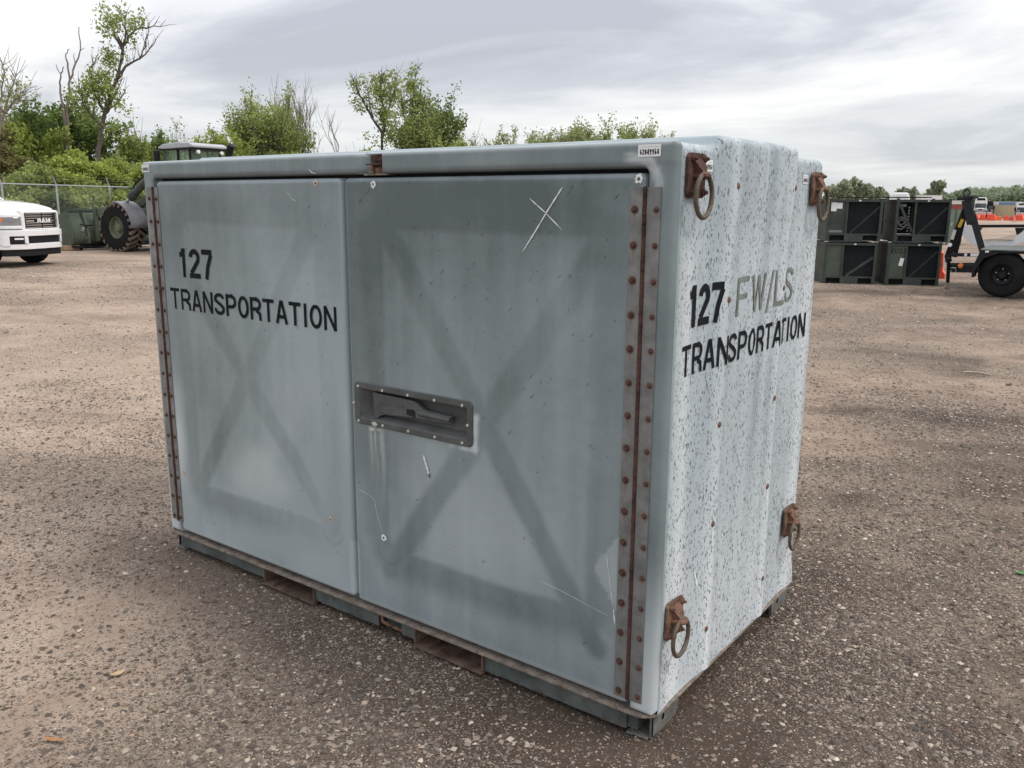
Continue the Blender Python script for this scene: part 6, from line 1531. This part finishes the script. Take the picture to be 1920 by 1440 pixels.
barrier(1876, 401.3, 9, 7, 'orange barrier in front of the tan wall', mat('orange_plastic', (0.80, 0.16, 0.04), 0.5, var=0.1))
barrier(1870.5, 403.5, 4, 8, 'thin orange cone left of the orange barrier', cone=True)
barrier(1878.5, 409.5, 5, 8, 'small orange cone right of the largest barrier', cone=True)
barrier(1890, 406.5, 9, 8, 'orange-red barrier right of the small cone', None)
barrier(1901, 403.5, 9, 7, 'dull red barrier farther back near the tan wall end', mat('dull_red_plastic', (0.55, 0.08, 0.08), 0.6, var=0.1))
barrier(1901.5, 415.5, 6.5, 11, 'faded orange cone nearest of all at the right', mat('faded_orange', (0.78, 0.26, 0.18), 0.6, var=0.1), cone=True)
barrier(1915, 409.5, 13, 10, 'orange-red barrier at the right picture edge')
# ------------------------------------------------------------------ white pickup, left edge
def pickup():
    S = 1.06
    c = Vector((-hdir(68)[0], -hdir(68)[1], 0)); r_ = Vector((0, 0, 1)).cross(c); th = R(52)
    f = (c*math.cos(th)+r_*math.sin(th)); rz = math.atan2(f.y, f.x)
    wl = Vector(Wg(65, 492.5)); fl = Vector((-f.y, f.x, 0))
    org = wl-fl*0.86*S+f*0.98*S            # centre of the front end on the ground
    g = empty('pickup_truck', org, rz, 'white crew-cab pickup truck with a large chrome barred grille parked at the left edge', 'pickup truck'); g.scale = (S, S, S)
    def xf(y, k=1.0): y = abs(y); return -(0.05*y*y+0.36*max(0, (y-0.45)/0.57)**2.4)*k
    def strip(y0, y1, z0, z1, off=0.0, th_=0.06, n=10, zc=None, top_in=0.0):
        V, F = [], []
        for i in range(n+1):
            y = y0+(y1-y0)*i/n; za, zb = (z0(y), z1(y)) if callable(z0) else (z0, z1)
            x = xf(y)+off
            za, zb = za-0.085, zb-0.085
            V += [(x, y, za), (x-top_in, y, zb), (x-th_-top_in, y, zb), (x-th_, y, za)]
        for i in range(n):
            a = 4*i; F += [(a+j, a+4+j, a+4+(j+1) % 4, a+(j+1) % 4) for j in range(4)]
        F += [(0, 1, 2, 3), (4*n+3, 4*n+2, 4*n+1, 4*n)]
        return MB().add(V, F)
    def K(v): return v
    # bumper: two white bands round black openings
    def add(name, mb, m, smooth=True, bev=0.0): return mb.build(name, m, g, smooth=smooth, bevel=bev)
    b = strip(-1.01, 1.01, 0.84, 0.985, 0.10, 0.16, 20); 
    b.add(*(lambda q: (q.v, q.f))(strip(-1.01, 1.01, 0.52, 0.66, 0.07, 0.16, 20)))
    for s in (-1, 1):
        q = strip(*(sorted((s*0.58, s*0.66))), 0.66, 0.84, 0.10, 0.14, 3); b.add(q.v, q.f)
        q = strip(*(sorted((s*0.92, s*1.01))), 0.60, 0.86, 0.10, 0.14, 3); b.add(q.v, q.f)
    add('front_bumper', b, M_white, bev=0.012)
    add('bumper_opening', strip(-0.60, 0.60, 0.65, 0.85, 0.05, 0.05, 12), M_bplast)
    for s in (-1, 1): add('fog_lamp', strip(*sorted((s*0.65, s*0.93)), 0.65, 0.85, 0.075, 0.05, 5), M_bplast); add('fog_lamp_lens', strip(*sorted((s*0.68, s*0.84)), 0.76, 0.80, 0.08, 0.02, 4), M_paper)
    for s in (-1, 1): q = strip(*sorted((s*0.645, s*0.70)), 0.655, 0.845, 0.085, 0.05, 3); 
    add('air_dam', strip(-0.95, 0.95, 0.36, 0.53, 0.02, 0.12, 16), M_bplast)
    # grille with bars, surround and letters
    add('grille_back', strip(-0.60, 0.60, 1.00, 1.40, -0.01, 0.04, 12), M_bplast)
    for k in range(7):
        z = 1.035+k*0.055
        if k == 3: continue
        add('grille_bar', strip(-0.54, 0.54, z, z+0.022, 0.035, 0.04, 12), M_chrome)
    add('grille_bar', strip(-0.54, -0.29, 1.185, 1.225, 0.045, 0.04, 4), M_chrome); add('grille_bar', strip(0.29, 0.54, 1.185, 1.225, 0.045, 0.04, 4), M_chrome)
    add('grille_divider', strip(-0.012, 0.012, 1.02, 1.40, 0.04, 0.03, 1), M_bplast)
    V, F = lettering('RAM', 0.095, 0.44, 0.22, lambda a, b_, kk: (xf(a-0.22)+0.075+0.0004*kk, a-0.22, 1.075+b_), gap=0.30)
    q = MB(); q.v = V; q.f = F; o = q.build('grille_letters', M_paper, g, fix=False); sm = o.modifiers.new('s', 'SOLIDIFY'); sm.thickness = 0.02
    sur = strip(-0.66, 0.66, 0.985, 1.02, 0.06, 0.10, 12); q = strip(-0.66, 0.66, 1.40, 1.455, 0.05, 0.12, 12, top_in=0.03); sur.add(q.v, q.f)
    for s in (-1, 1): q = strip(*sorted((s*0.585, s*0.66)), 1.0, 1.42, 0.055, 0.10, 3); sur.add(q.v, q.f)
    add('grille_surround', sur, M_white, bev=0.012)
    # headlights
    for s in (-1, 1):
        add('headlight', strip(*sorted((s*0.665, s*0.99)), 1.09, 1.30, 0.035, 0.08, 6), M_lamp, bev=0.015)
        add('headlight_projector', strip(*sorted((s*0.74, s*0.95)), 1.19, 1.26, 0.045, 0.02, 5), M_grey)
        add('turn_signal', strip(*sorted((s*0.955, s*0.985)), 1.20, 1.27, 0.045, 0.02, 2), M_amber)
        add('front_fender_trim', strip(*sorted((s*0.65, s*1.0)), 1.30, 1.375, 0.045, 0.10, 6, top_in=0.02), M_white, bev=0.01)
        add('front_fender_trim', strip(*sorted((s*0.65, s*1.0)), 1.02, 1.09, 0.055, 0.10, 6), M_white, bev=0.01)
        add('headlight_gap', strip(*sorted((s*0.62, s*0.99)), 0.985, 1.02, 0.03, 0.08, 6), M_grey)
    # bonnet as a loft
    V, F = [], []; secs = [(-0.005, 1.27, 1.355), (-0.06, 1.315, 1.415), (-0.20, 1.36, 1.46), (-0.50, 1.41, 1.525), (-0.95, 1.46, 1.58), (-1.42, 1.50, 1.61)]
    ys = np.linspace(-1.0, 1.0, 25)
    for (x, ze, zc_) in secs:
        for y in ys:
            t = abs(y); crown = ze+(zc_-ze)*(1-sstep(0.52, 0.70, t)) - 0.04*sstep(0.8, 1.0, t); dx = xf(y) if x > -0.5 else xf(y)*0.3*max(0, (1.0+x)/0.5)
            V.append((x+dx+0.0, y, float(crown)+0.025*(1-(t/0.7)**2 if t < 0.7 else 0)))
    n = len(ys); F = [(i*n+j, i*n+j+1, (i+1)*n+j+1, (i+1)*n+j) for i in range(len(secs)-1) for j in range(n-1)]
    q = MB(); q.add(V, F); o = q.build('bonnet', M_white, g, smooth=True); sm = o.modifiers.new('s', 'SOLIDIFY'); sm.thickness = 0.03; sm.offset = -1
    # body sides with wheel arches
    for s in (-1, 1):
        y0, y1 = sorted((s*0.93, s*1.0)); top_ = [(-0.40, 1.30), (-1.42, 1.46), (-5.9, 1.42)]; bot = [(-5.9, 0.55), (-5.35, 0.62)]
        arch = lambda cx: [(cx-0.50+0.0, 0.55)]+[(cx+0.50*math.cos(R(180-a)), 0.45+0.50*math.sin(R(a))) for a in range(15, 180, 15)]+[(cx+0.50, 0.55)]
        poly = top_+[(-5.9, 0.60)]+arch(-4.78)+arch(-0.98)+[(-0.30, 0.60)]
        MB().prism(poly, y0, y1, 'XZ').build('body_side', M_white, g, bevel=0.02)
        for (cx, nm) in ((-0.98, 'f'), (-4.78, 'r')):
            for yy in (s*0.84,): wheel('wheel', g, (cx, yy, 0.43), 0.43, 0.29, 0 if s < 0 else math.pi, M_chrome, M_tyre, 0.56, 8)
    MB().box(-5.85, -0.3, -0.93, 0.93, 0.5, 0.62).build('chassis', M_bplast, g)
    MB().box(-1.35, -0.35, -0.90, 0.90, 0.62, 1.28).build('engine_bay', M_bplast, g)
    cabp = [(-1.45, 1.48), (-2.25, 1.98), (-3.3, 2.03), (-3.75, 1.95), (-3.9, 1.45), (-3.9, 0.62), (-1.45, 0.62)]
    MB().prism(cabp, -0.92, 0.92, 'XZ').build('cab', M_white, g, bevel=0.05)
    MB().add([(-1.52, -0.80, 1.53), (-1.52, 0.80, 1.53), (-2.20, 0.66, 1.955), (-2.20, -0.66, 1.955)], [(0, 1, 2, 3)]).build('windscreen', M_glass, g, loc=(0.015, 0, 0.012))
    for s in (-1, 1):
        MB().add([(-1.85, s*0.928, 1.50), (-2.35, s*0.928, 1.90), (-2.8, s*0.928, 1.92), (-2.8, s*0.928, 1.50)], [(0, 1, 2, 3)]).build('side_window', M_glass, g)
        MB().add([(-2.9, s*0.928, 1.50), (-2.9, s*0.928, 1.92), (-3.5, s*0.928, 1.88), (-3.7, s*0.928, 1.50)], [(0, 1, 2, 3)]).build('side_window', M_glass, g)
        MB().box(-1.95, -1.80, *sorted((s*1.02, s*1.25)), 1.22, 1.45).build('door_mirror', M_white, g, bevel=0.03)
        MB().box(-2.75, -2.60, *sorted((s*1.0, s*1.02)), 1.20, 1.23).build('door_handle', M_chrome, g)
    MB().box(-5.88, -3.95, -0.93, 0.93, 0.62, 0.95).box(-5.93, -5.88, -0.95, 0.95, 0.62, 1.40).build('cargo_bed', M_white, g, bevel=0.01)
pickup()

# ------------------------------------------------------------------ green wheel loader behind the pickup and the container
def loader():
    c = Vector((-hdir(232)[0], -hdir(232)[1], 0)); r_ = Vector((0, 0, 1)).cross(c); th = R(52)
    f = -c*math.sin(th)-r_*math.cos(th); left = Vector((-f.y, f.x, 0)); rz = math.atan2(f.y, f.x)
    wr = 0.80; track = 1.02
    contact = Vector(Wg(234, 470.5)); org = contact-left*track
    g = empty('wheel_loader', org, rz, 'dark green wheel loader with a big chevron-tread tyre and wide bucket', 'wheel loader')
    def add(name, mb, m, smooth=False, bev=0.0): return mb.build(name, m, g, smooth=smooth, bevel=bev)
    M_grim = mat('olive_wheel_rim', (0.13, 0.15, 0.09), 0.6, var=0.3, scale=5)
    for (x, s) in ((0, 1), (0, -1), (-3.6, 1), (-3.6, -1)):
        w_ = wheel('wheel', g, (x, s*track, wr), wr, 0.60, math.pi if s > 0 else 0, M_grim, M_tyre, 0.46, 10, tread=22, dish=0.12)
    # grey fender over the rear-upper part of the front wheel
    for s in (1, -1):
        b = MB(); P = []
        for k in range(9):
            a = R(100-k*11.5); P.append((math.cos(a+0)*-1.0, math.sin(a)))
        V, F = [], []
        angs = [R(92+k*11) for k in range(9)]
        for k, a in enumerate(angs):
            rr_ = 0.90+0.04*(k/8); x, z = rr_*math.cos(a), wr+rr_*math.sin(a)
            V += [(x, s*(track-0.32), z), (x, s*(track+0.36), z-0.0)]
            V += [(x*0.97, s*(track+0.36), wr+(z-wr)*0.93)]
        for k in range(8): F += [(3*k, 3*k+3, 3*k+4, 3*k+1), (3*k+1, 3*k+4, 3*k+5, 3*k+2)]
        b.add(V, F); o = add('fender', b, M_grey, True); sm = o.modifiers.new('s', 'SOLIDIFY'); sm.thickness = 0.03
    # chassis, bonnet, cab
    add('front_frame', MB().box(-0.9, 1.0, -0.55, 0.55, 0.55, 1.15).box(-0.35, 0.35, -0.7, 0.7, 0.6, 1.0), M_greend, bev=0.02)
    add('rear_frame', MB().box(-5.2, -1.0, -0.60, 0.60, 0.6, 1.2), M_greend, bev=0.02)
    add('engine_hood', MB().prism([(-3.3, 1.2), (-3.3, 2.1), (-5.2, 1.9), (-5.5, 1.7), (-5.5, 0.9), (-5.2, 0.8), (-3.3, 0.8)], -0.72, 0.72, 'XZ'), M_green, bev=0.05)
    add('cab_lower', MB().box(-3.20, -1.95, -0.70, 0.70, 1.15, 2.1), M_green, bev=0.03)
    zt_ = Wh(350, 266, 31.5)[2]
    add('cab_interior', MB().box(-2.85, -2.45, -0.28, 0.28, 2.1, 2.9), M_bplast, bev=0.05)
    for (x, y) in ((-3.15, -0.68), (-3.15, 0.68), (-2.6, 0.69), (-2.6, -0.69), (-1.95, -0.68), (-1.95, 0.68)): add('cab_pillar', MB().bar((x, y, 2.1), (x*0.985, y*0.94, zt_-0.22), 0.08, 0.08), M_green if (x > -2 and y > 0) else M_bplast)
    gl = bpy.data.materials.new('greenish_cab_glass'); gl.use_nodes = True; gb = gl.node_tree.nodes['Principled BSDF']; gb.inputs['Base Color'].default_value = (0.55, 0.72, 0.62, 1); gb.inputs['Roughness'].default_value = 0.04; gb.inputs['Transmission Weight'].default_value = 0.85; gb.inputs['IOR'].default_value = 1.05; gb.inputs['Coat Weight'].default_value = 0.6
    for (a, b_) in (((-3.15, -0.65), (-3.15, 0.65)), ((-1.93, -0.65), (-1.93, 0.65)), ((-3.1, 0.67), (-2.0, 0.67)), ((-3.1, -0.67), (-2.0, -0.67))):
        add('cab_window', MB().add([(a[0], a[1], 2.1), (b_[0], b_[1], 2.1), (b_[0]*0.985, b_[1]*0.95, zt_-0.22), (a[0]*0.985, a[1]*0.95, zt_-0.22)], [(0, 1, 2, 3)]), gl)
    add('cab_roof', MB().prism([(-3.35, zt_-0.20), (-1.75, zt_-0.24), (-1.75, zt_-0.16), (-1.95, zt_-0.08), (-2.6, zt_-0.03), (-3.2, zt_-0.05), (-3.35, zt_-0.12)], -0.76, 0.76, 'XZ'), M_cyan, bev=0.03)
    add('roof_edge', MB().box(-3.30, -1.80, -0.73, 0.73, zt_-0.26, zt_-0.20), M_bplast)
    for s in (-1, 1):
        add('mirror_arm', MB().tube([(-1.95, s*0.70, zt_-0.25), (-1.80, s*0.92, zt_-0.22), (-1.80, s*0.95, zt_-0.30)], 0.018, 6), M_bplast)
        add('mirror', MB().box(-1.86, -1.76, s*0.88-0.11, s*0.88+0.11, zt_-0.72, zt_-0.28), M_bplast, bev=0.035)
        add('work_lamp', MB().lathe([(0.0001, -0.30+0.25), (0.06, -0.04), (0.06, 0.03)], 12, (-3.33, s*0.5, zt_-0.34), 'X'), M_paper)
    add('exhaust_stack', MB().tube([(-3.8, -0.35, 2.0), (-3.8, -0.35, zt_-0.55), (-3.84, -0.35, zt_-0.3), (-3.98, -0.35, zt_-0.10)], 0.12, 12), M_bplast, True)
    # loader arms, lift ram rising back over the wheel, bucket seen from behind
    for s in (1, -1):
        add('lift_arm', MB().prism([(-0.9, 1.75), (-0.75, 1.92), (0.6, 1.30), (1.55, 0.62), (1.50, 0.42), (1.25, 0.45), (0.4, 1.0)], s*0.50-0.06, s*0.50+0.06, 'XZ'), M_green, bev=0.02)
    # main ram: follows the picture from the wheel top up to the container edge
    def loc(p): q = Vector(p)-org; return Vector((q.dot(f), q.dot(left), q.z))
    p0, p1 = loc(Wh(233, 383, 33.2)), loc(Wh(282, 332, 31.6)); d_ = (p1-p0)
    add('ram_rod', MB().tube([p0, p0+d_*0.28], 0.055, 10), M_chrome, True)
    add('ram_cylinder', MB().tube([p0+d_*0.24, p0+d_*0.27, p0+d_*0.28, p0+d_*0.42, p0+d_*0.43, p1+d_*0.4], [0.10, 0.12, 0.16, 0.16, 0.125, 0.125], 12), M_greend, True)
    add('hydraulic_hose', MB().tube([p0+d_*0.3+Vector((0, 0, 0.16)), p0+d_*0.5+Vector((0, 0, 0.30)), p0+d_*0.8+Vector((0, 0, 0.22)), p1+Vector((0, 0, 0.22))], 0.028, 6), M_bplast, True)
    add('ram_mount', MB().box(p0.x-0.22, p0.x+0.2, p0.y-0.15, p0.y+0.15, p0.z-0.16, p0.z+0.05), M_greend, bev=0.03)
    # bucket: curved back, ribs, end plates
    bx = 1.70; yl, yr = 1.72, -1.60
    prof = [(bx+0.55, 0.16), (bx+0.20, 0.14), (bx+0.02, 0.26), (bx-0.06, 0.48), (bx-0.03, 0.74), (bx+0.08, 0.98), (bx+0.20, 1.20), (bx+0.22, 1.34)]
    b = MB(); V = []; F = []
    for (x, z) in prof: V += [(x, yr, z), (x, yl, z)]
    for k in range(len(prof)-1): F.append((2*k, 2*k+1, 2*k+3, 2*k+2))
    b.add(V, F); o = add('bucket_shell', b, M_green, True); sm = o.modifiers.new('s', 'SOLIDIFY'); sm.thickness = 0.03
    poly = prof+[(bx+0.75, 1.20), (bx+0.95, 0.20)]
    for y in (yl, yr): add('bucket_end_plate', MB().prism(poly, y-0.02, y+0.02, 'XZ'), M_green)
    for y in (1.25, 0.62, 0.30, -0.3, -0.8): add('bucket_rib', MB().prism([(bx-0.20, 0.22), (bx-0.02, 0.20), (bx+0.0, 0.5), (bx+0.02, 0.74), (bx+0.14, 1.0), (bx+0.20, 1.28), (bx+0.02, 1.30), (bx-0.14, 0.8), (bx-0.20, 0.5)], y-0.04, y+0.04, 'XZ'), M_green if y != 0.62 else M_greend, bev=0.008)
    add('bucket_slot', MB().box(bx-0.05, bx+0.02, -0.9, 0.88, 0.90, 1.05), M_dark)
    for y in (1.25, 0.30, -0.3): add('rib_pin', MB().lathe([(0.0001, -0.07), (0.05, -0.06), (0.05, 0.07)], 10, (bx-0.08, y, 0.42)), M_galv, True)
    add('bucket_top_rail', MB().box(bx+0.16, bx+0.30, yr, yl, 1.32, 1.42), M_greend, bev=0.01)
    add('coupler_frame', MB().box(bx-0.30, bx-0.20, -0.9, 1.0, 1.18, 1.46).box(bx-0.28, bx-0.22, -0.9, 1.0, 0.80, 0.88).box(bx-0.30, bx-0.18, 0.90, 1.02, 0.3, 1.5).box(bx-0.30, bx-0.18, 0.20, 0.30, 0.5, 1.5), M_green, bev=0.012)
    add('bucket_floor', MB().box(bx-0.10, bx+1.0, yr, yl, 0.08, 0.15), M_bplast)
    add('grab_hook', MB().torus((bx-0.16, 1.45, 0.72), 0.06, 0.018, 'Y', n=14, m=6), M_galv, True)
    add('hydraulic_hose', MB().tube([(bx-0.1, 1.5, 0.9), (bx-0.18, 1.3, 0.86), (bx-0.18, 0.9, 0.86), (bx-0.12, 0.7, 0.92)], 0.025, 6), M_bplast, True)
    # everything on the ground in front
    return f, left, org
lf, ll, lo_ = loader()
def block(u, v, d, lx, ly, lz, label, rot=0, m=None, name='timber_block', z=0.0):
    x, y, _ = Wg(u, v); tag(MB().box(-lx/2, lx/2, -ly/2, ly/2, 0, lz).build(name, m or M_wood, None, bevel=0.01, loc=(x, y, z), rot=(0, 0, face_rz(u, rot))), label, 'timber')
block(131, 469, 0, 0.62, 0.25, 0.17, 'short timber block on the ground under the loader bucket', 3)
block(172, 466, 0, 1.6, 0.16, 0.05, 'long pale plank lying under the loader', -16, M_wood, 'plank')
block(190, 468, 0, 1.2, 0.14, 0.05, 'second pale plank lying beside the loader tyre', 8, M_rim, 'plank')

# ------------------------------------------------------------------ small litter on the gravel
def leaf_item(u, v, L_, Wd, label, m, rot, name='fallen_leaf', seed=0, cat='leaf', curl=0.5):
    x, y, _ = Wg(u, v); z = float(ground_h(np.array(x), np.array(y))); n = 6; V, F = [], []
    for i in range(n+1):
        t = i/n; w_ = Wd*math.sin(math.pi*(0.08+0.84*t))**0.8/2
        for s in (-1, 0, 1): V.append(((t-0.5)*L_, s*w_, 0.006+curl*0.006*(abs(s))+curl*0.01*(2*t-1)**2))
    for i in range(n):
        for j in range(2): a = 3*i+j; F.append((a, a+1, a+4, a+3))
    tag(MB().add(V, F).build(name, m, None, fix=False, loc=(x, y, z+0.002), rot=(0, 0, rot), smooth=True), label, cat)
M_leafo = mat('dry_orange_leaf', (0.36, 0.18, 0.08), 0.7, var=0.3, scale=60); M_leafy = mat('dry_yellow_leaf', (0.50, 0.36, 0.20), 0.7, var=0.3, scale=60); M_gleaf = mat('green_weed_leaf', (0.07, 0.20, 0.06), 0.6, var=0.2)
leaf_item(221, 1262, 0.055, 0.028, 'small orange and cream dry leaf on the gravel at the lower left', M_leafy, 1.5)
leaf_item(103, 1397, 0.075, 0.018, 'flat rusty orange leaf near the bottom left corner', M_leafo, 0.5)
leaf_item(1717, 740, 0.07, 0.035, 'orange dry leaf on the gravel right of the container', M_leafo, 0.2)
leaf_item(1914, 1076, 0.05, 0.03, 'green leaf at the right picture edge on the gravel', M_gleaf, 0.7)
def pebble(u, v, s, m, label, seed):
    rg = np.random.default_rng(seed); x, y, _ = Wg(u, v); import bmesh
    me = bpy.data.meshes.new('pebble'); bm = bmesh.new(); bmesh.ops.create_icosphere(bm, subdivisions=2, radius=1.0)
    for q in bm.verts: q.co *= (1+0.16*math.sin(q.co.x*3+seed)+0.12*math.cos(q.co.y*4+seed*2)); q.co = Vector((q.co.x*s, q.co.y*s*0.7, q.co.z*s*0.5))
    bm.to_mesh(me); bm.free(); me.materials.append(m); me.polygons.foreach_set('use_smooth', [True]*len(me.polygons))
    o = bpy.data.objects.new('pebble', me); col.objects.link(o); o.location = (x, y, float(ground_h(np.array(x), np.array(y)))+s*0.3); o.rotation_euler = (0, 0, rg.uniform(0, 3)); tag(o, label, 'pebble', 'larger loose pebbles')
M_peb1 = mat('cream_stone', (0.50, 0.44, 0.34), 0.8, var=0.15, scale=40); M_peb2 = mat('pinkish_stone', (0.40, 0.27, 0.20), 0.8, var=0.15, scale=40); M_peb3 = mat('grey_stone', (0.22, 0.20, 0.18), 0.8, var=0.15, scale=40)
for k, (u, v, s, m, lab) in enumerate(((176, 1287, 0.010, M_peb1, 'rounded cream pebble below the cream leaf'), (161, 1285, 0.008, M_peb3, 'grey-buff pebble just left of the cream one'), (57, 1314, 0.010, M_peb2, 'pinkish rounded pebble at the lower left'),
        (213, 1304, 0.011, M_peb3, 'flat grey pebble below the cream leaf'), (463, 1425, 0.012, M_peb1, 'pale broken stone at the bottom edge left of centre'), (192, 1330, 0.008, M_peb1, 'small white pebble in the lower left gravel'),
        (1698, 975, 0.011, M_peb1, 'whitish pebble on bare dirt right of the container'), (1466, 1355, 0.011, M_peb1, 'cream pebble right of the front foot'), (1738, 1092, 0.009, M_peb1, 'small white pebble in the right foreground'),
        (246, 1378, 0.009, M_peb2, 'pink-buff pebble near the bottom left'), (700, 1302, 0.009, M_peb1, 'pale pebble in front of the doors'), (1338, 1372, 0.009, M_peb3, 'grey pebble beside the corner foot'))):
    pebble(u, v, s, m, lab, k+3)
def stick(pts, r_, m, label, name='twig'):
    P = []
    for (u, v) in pts:
        x, y, _ = Wg(u, v); P.append(Vector((x, y, float(ground_h(np.array(x), np.array(y)))+r_+0.003)))
    o = MB().tube([p-P[0] for p in P], r_, 6).build(name, m, None, smooth=True, loc=P[0]); tag(o, label, 'twig')
stick([(1806, 701), (1830, 702), (1858, 706)], 0.008, M_peb1, 'pale dry stalk lying on the gravel at the right')
stick([(122, 1108), (128, 1104)], 0.005, M_bark, 'short dark twig on the dirt at the left')
stick([(146, 1124), (158, 1120)], 0.003, M_bark, 'thin dark twig below the short one at the left')
for nm in ('tmp',): pass
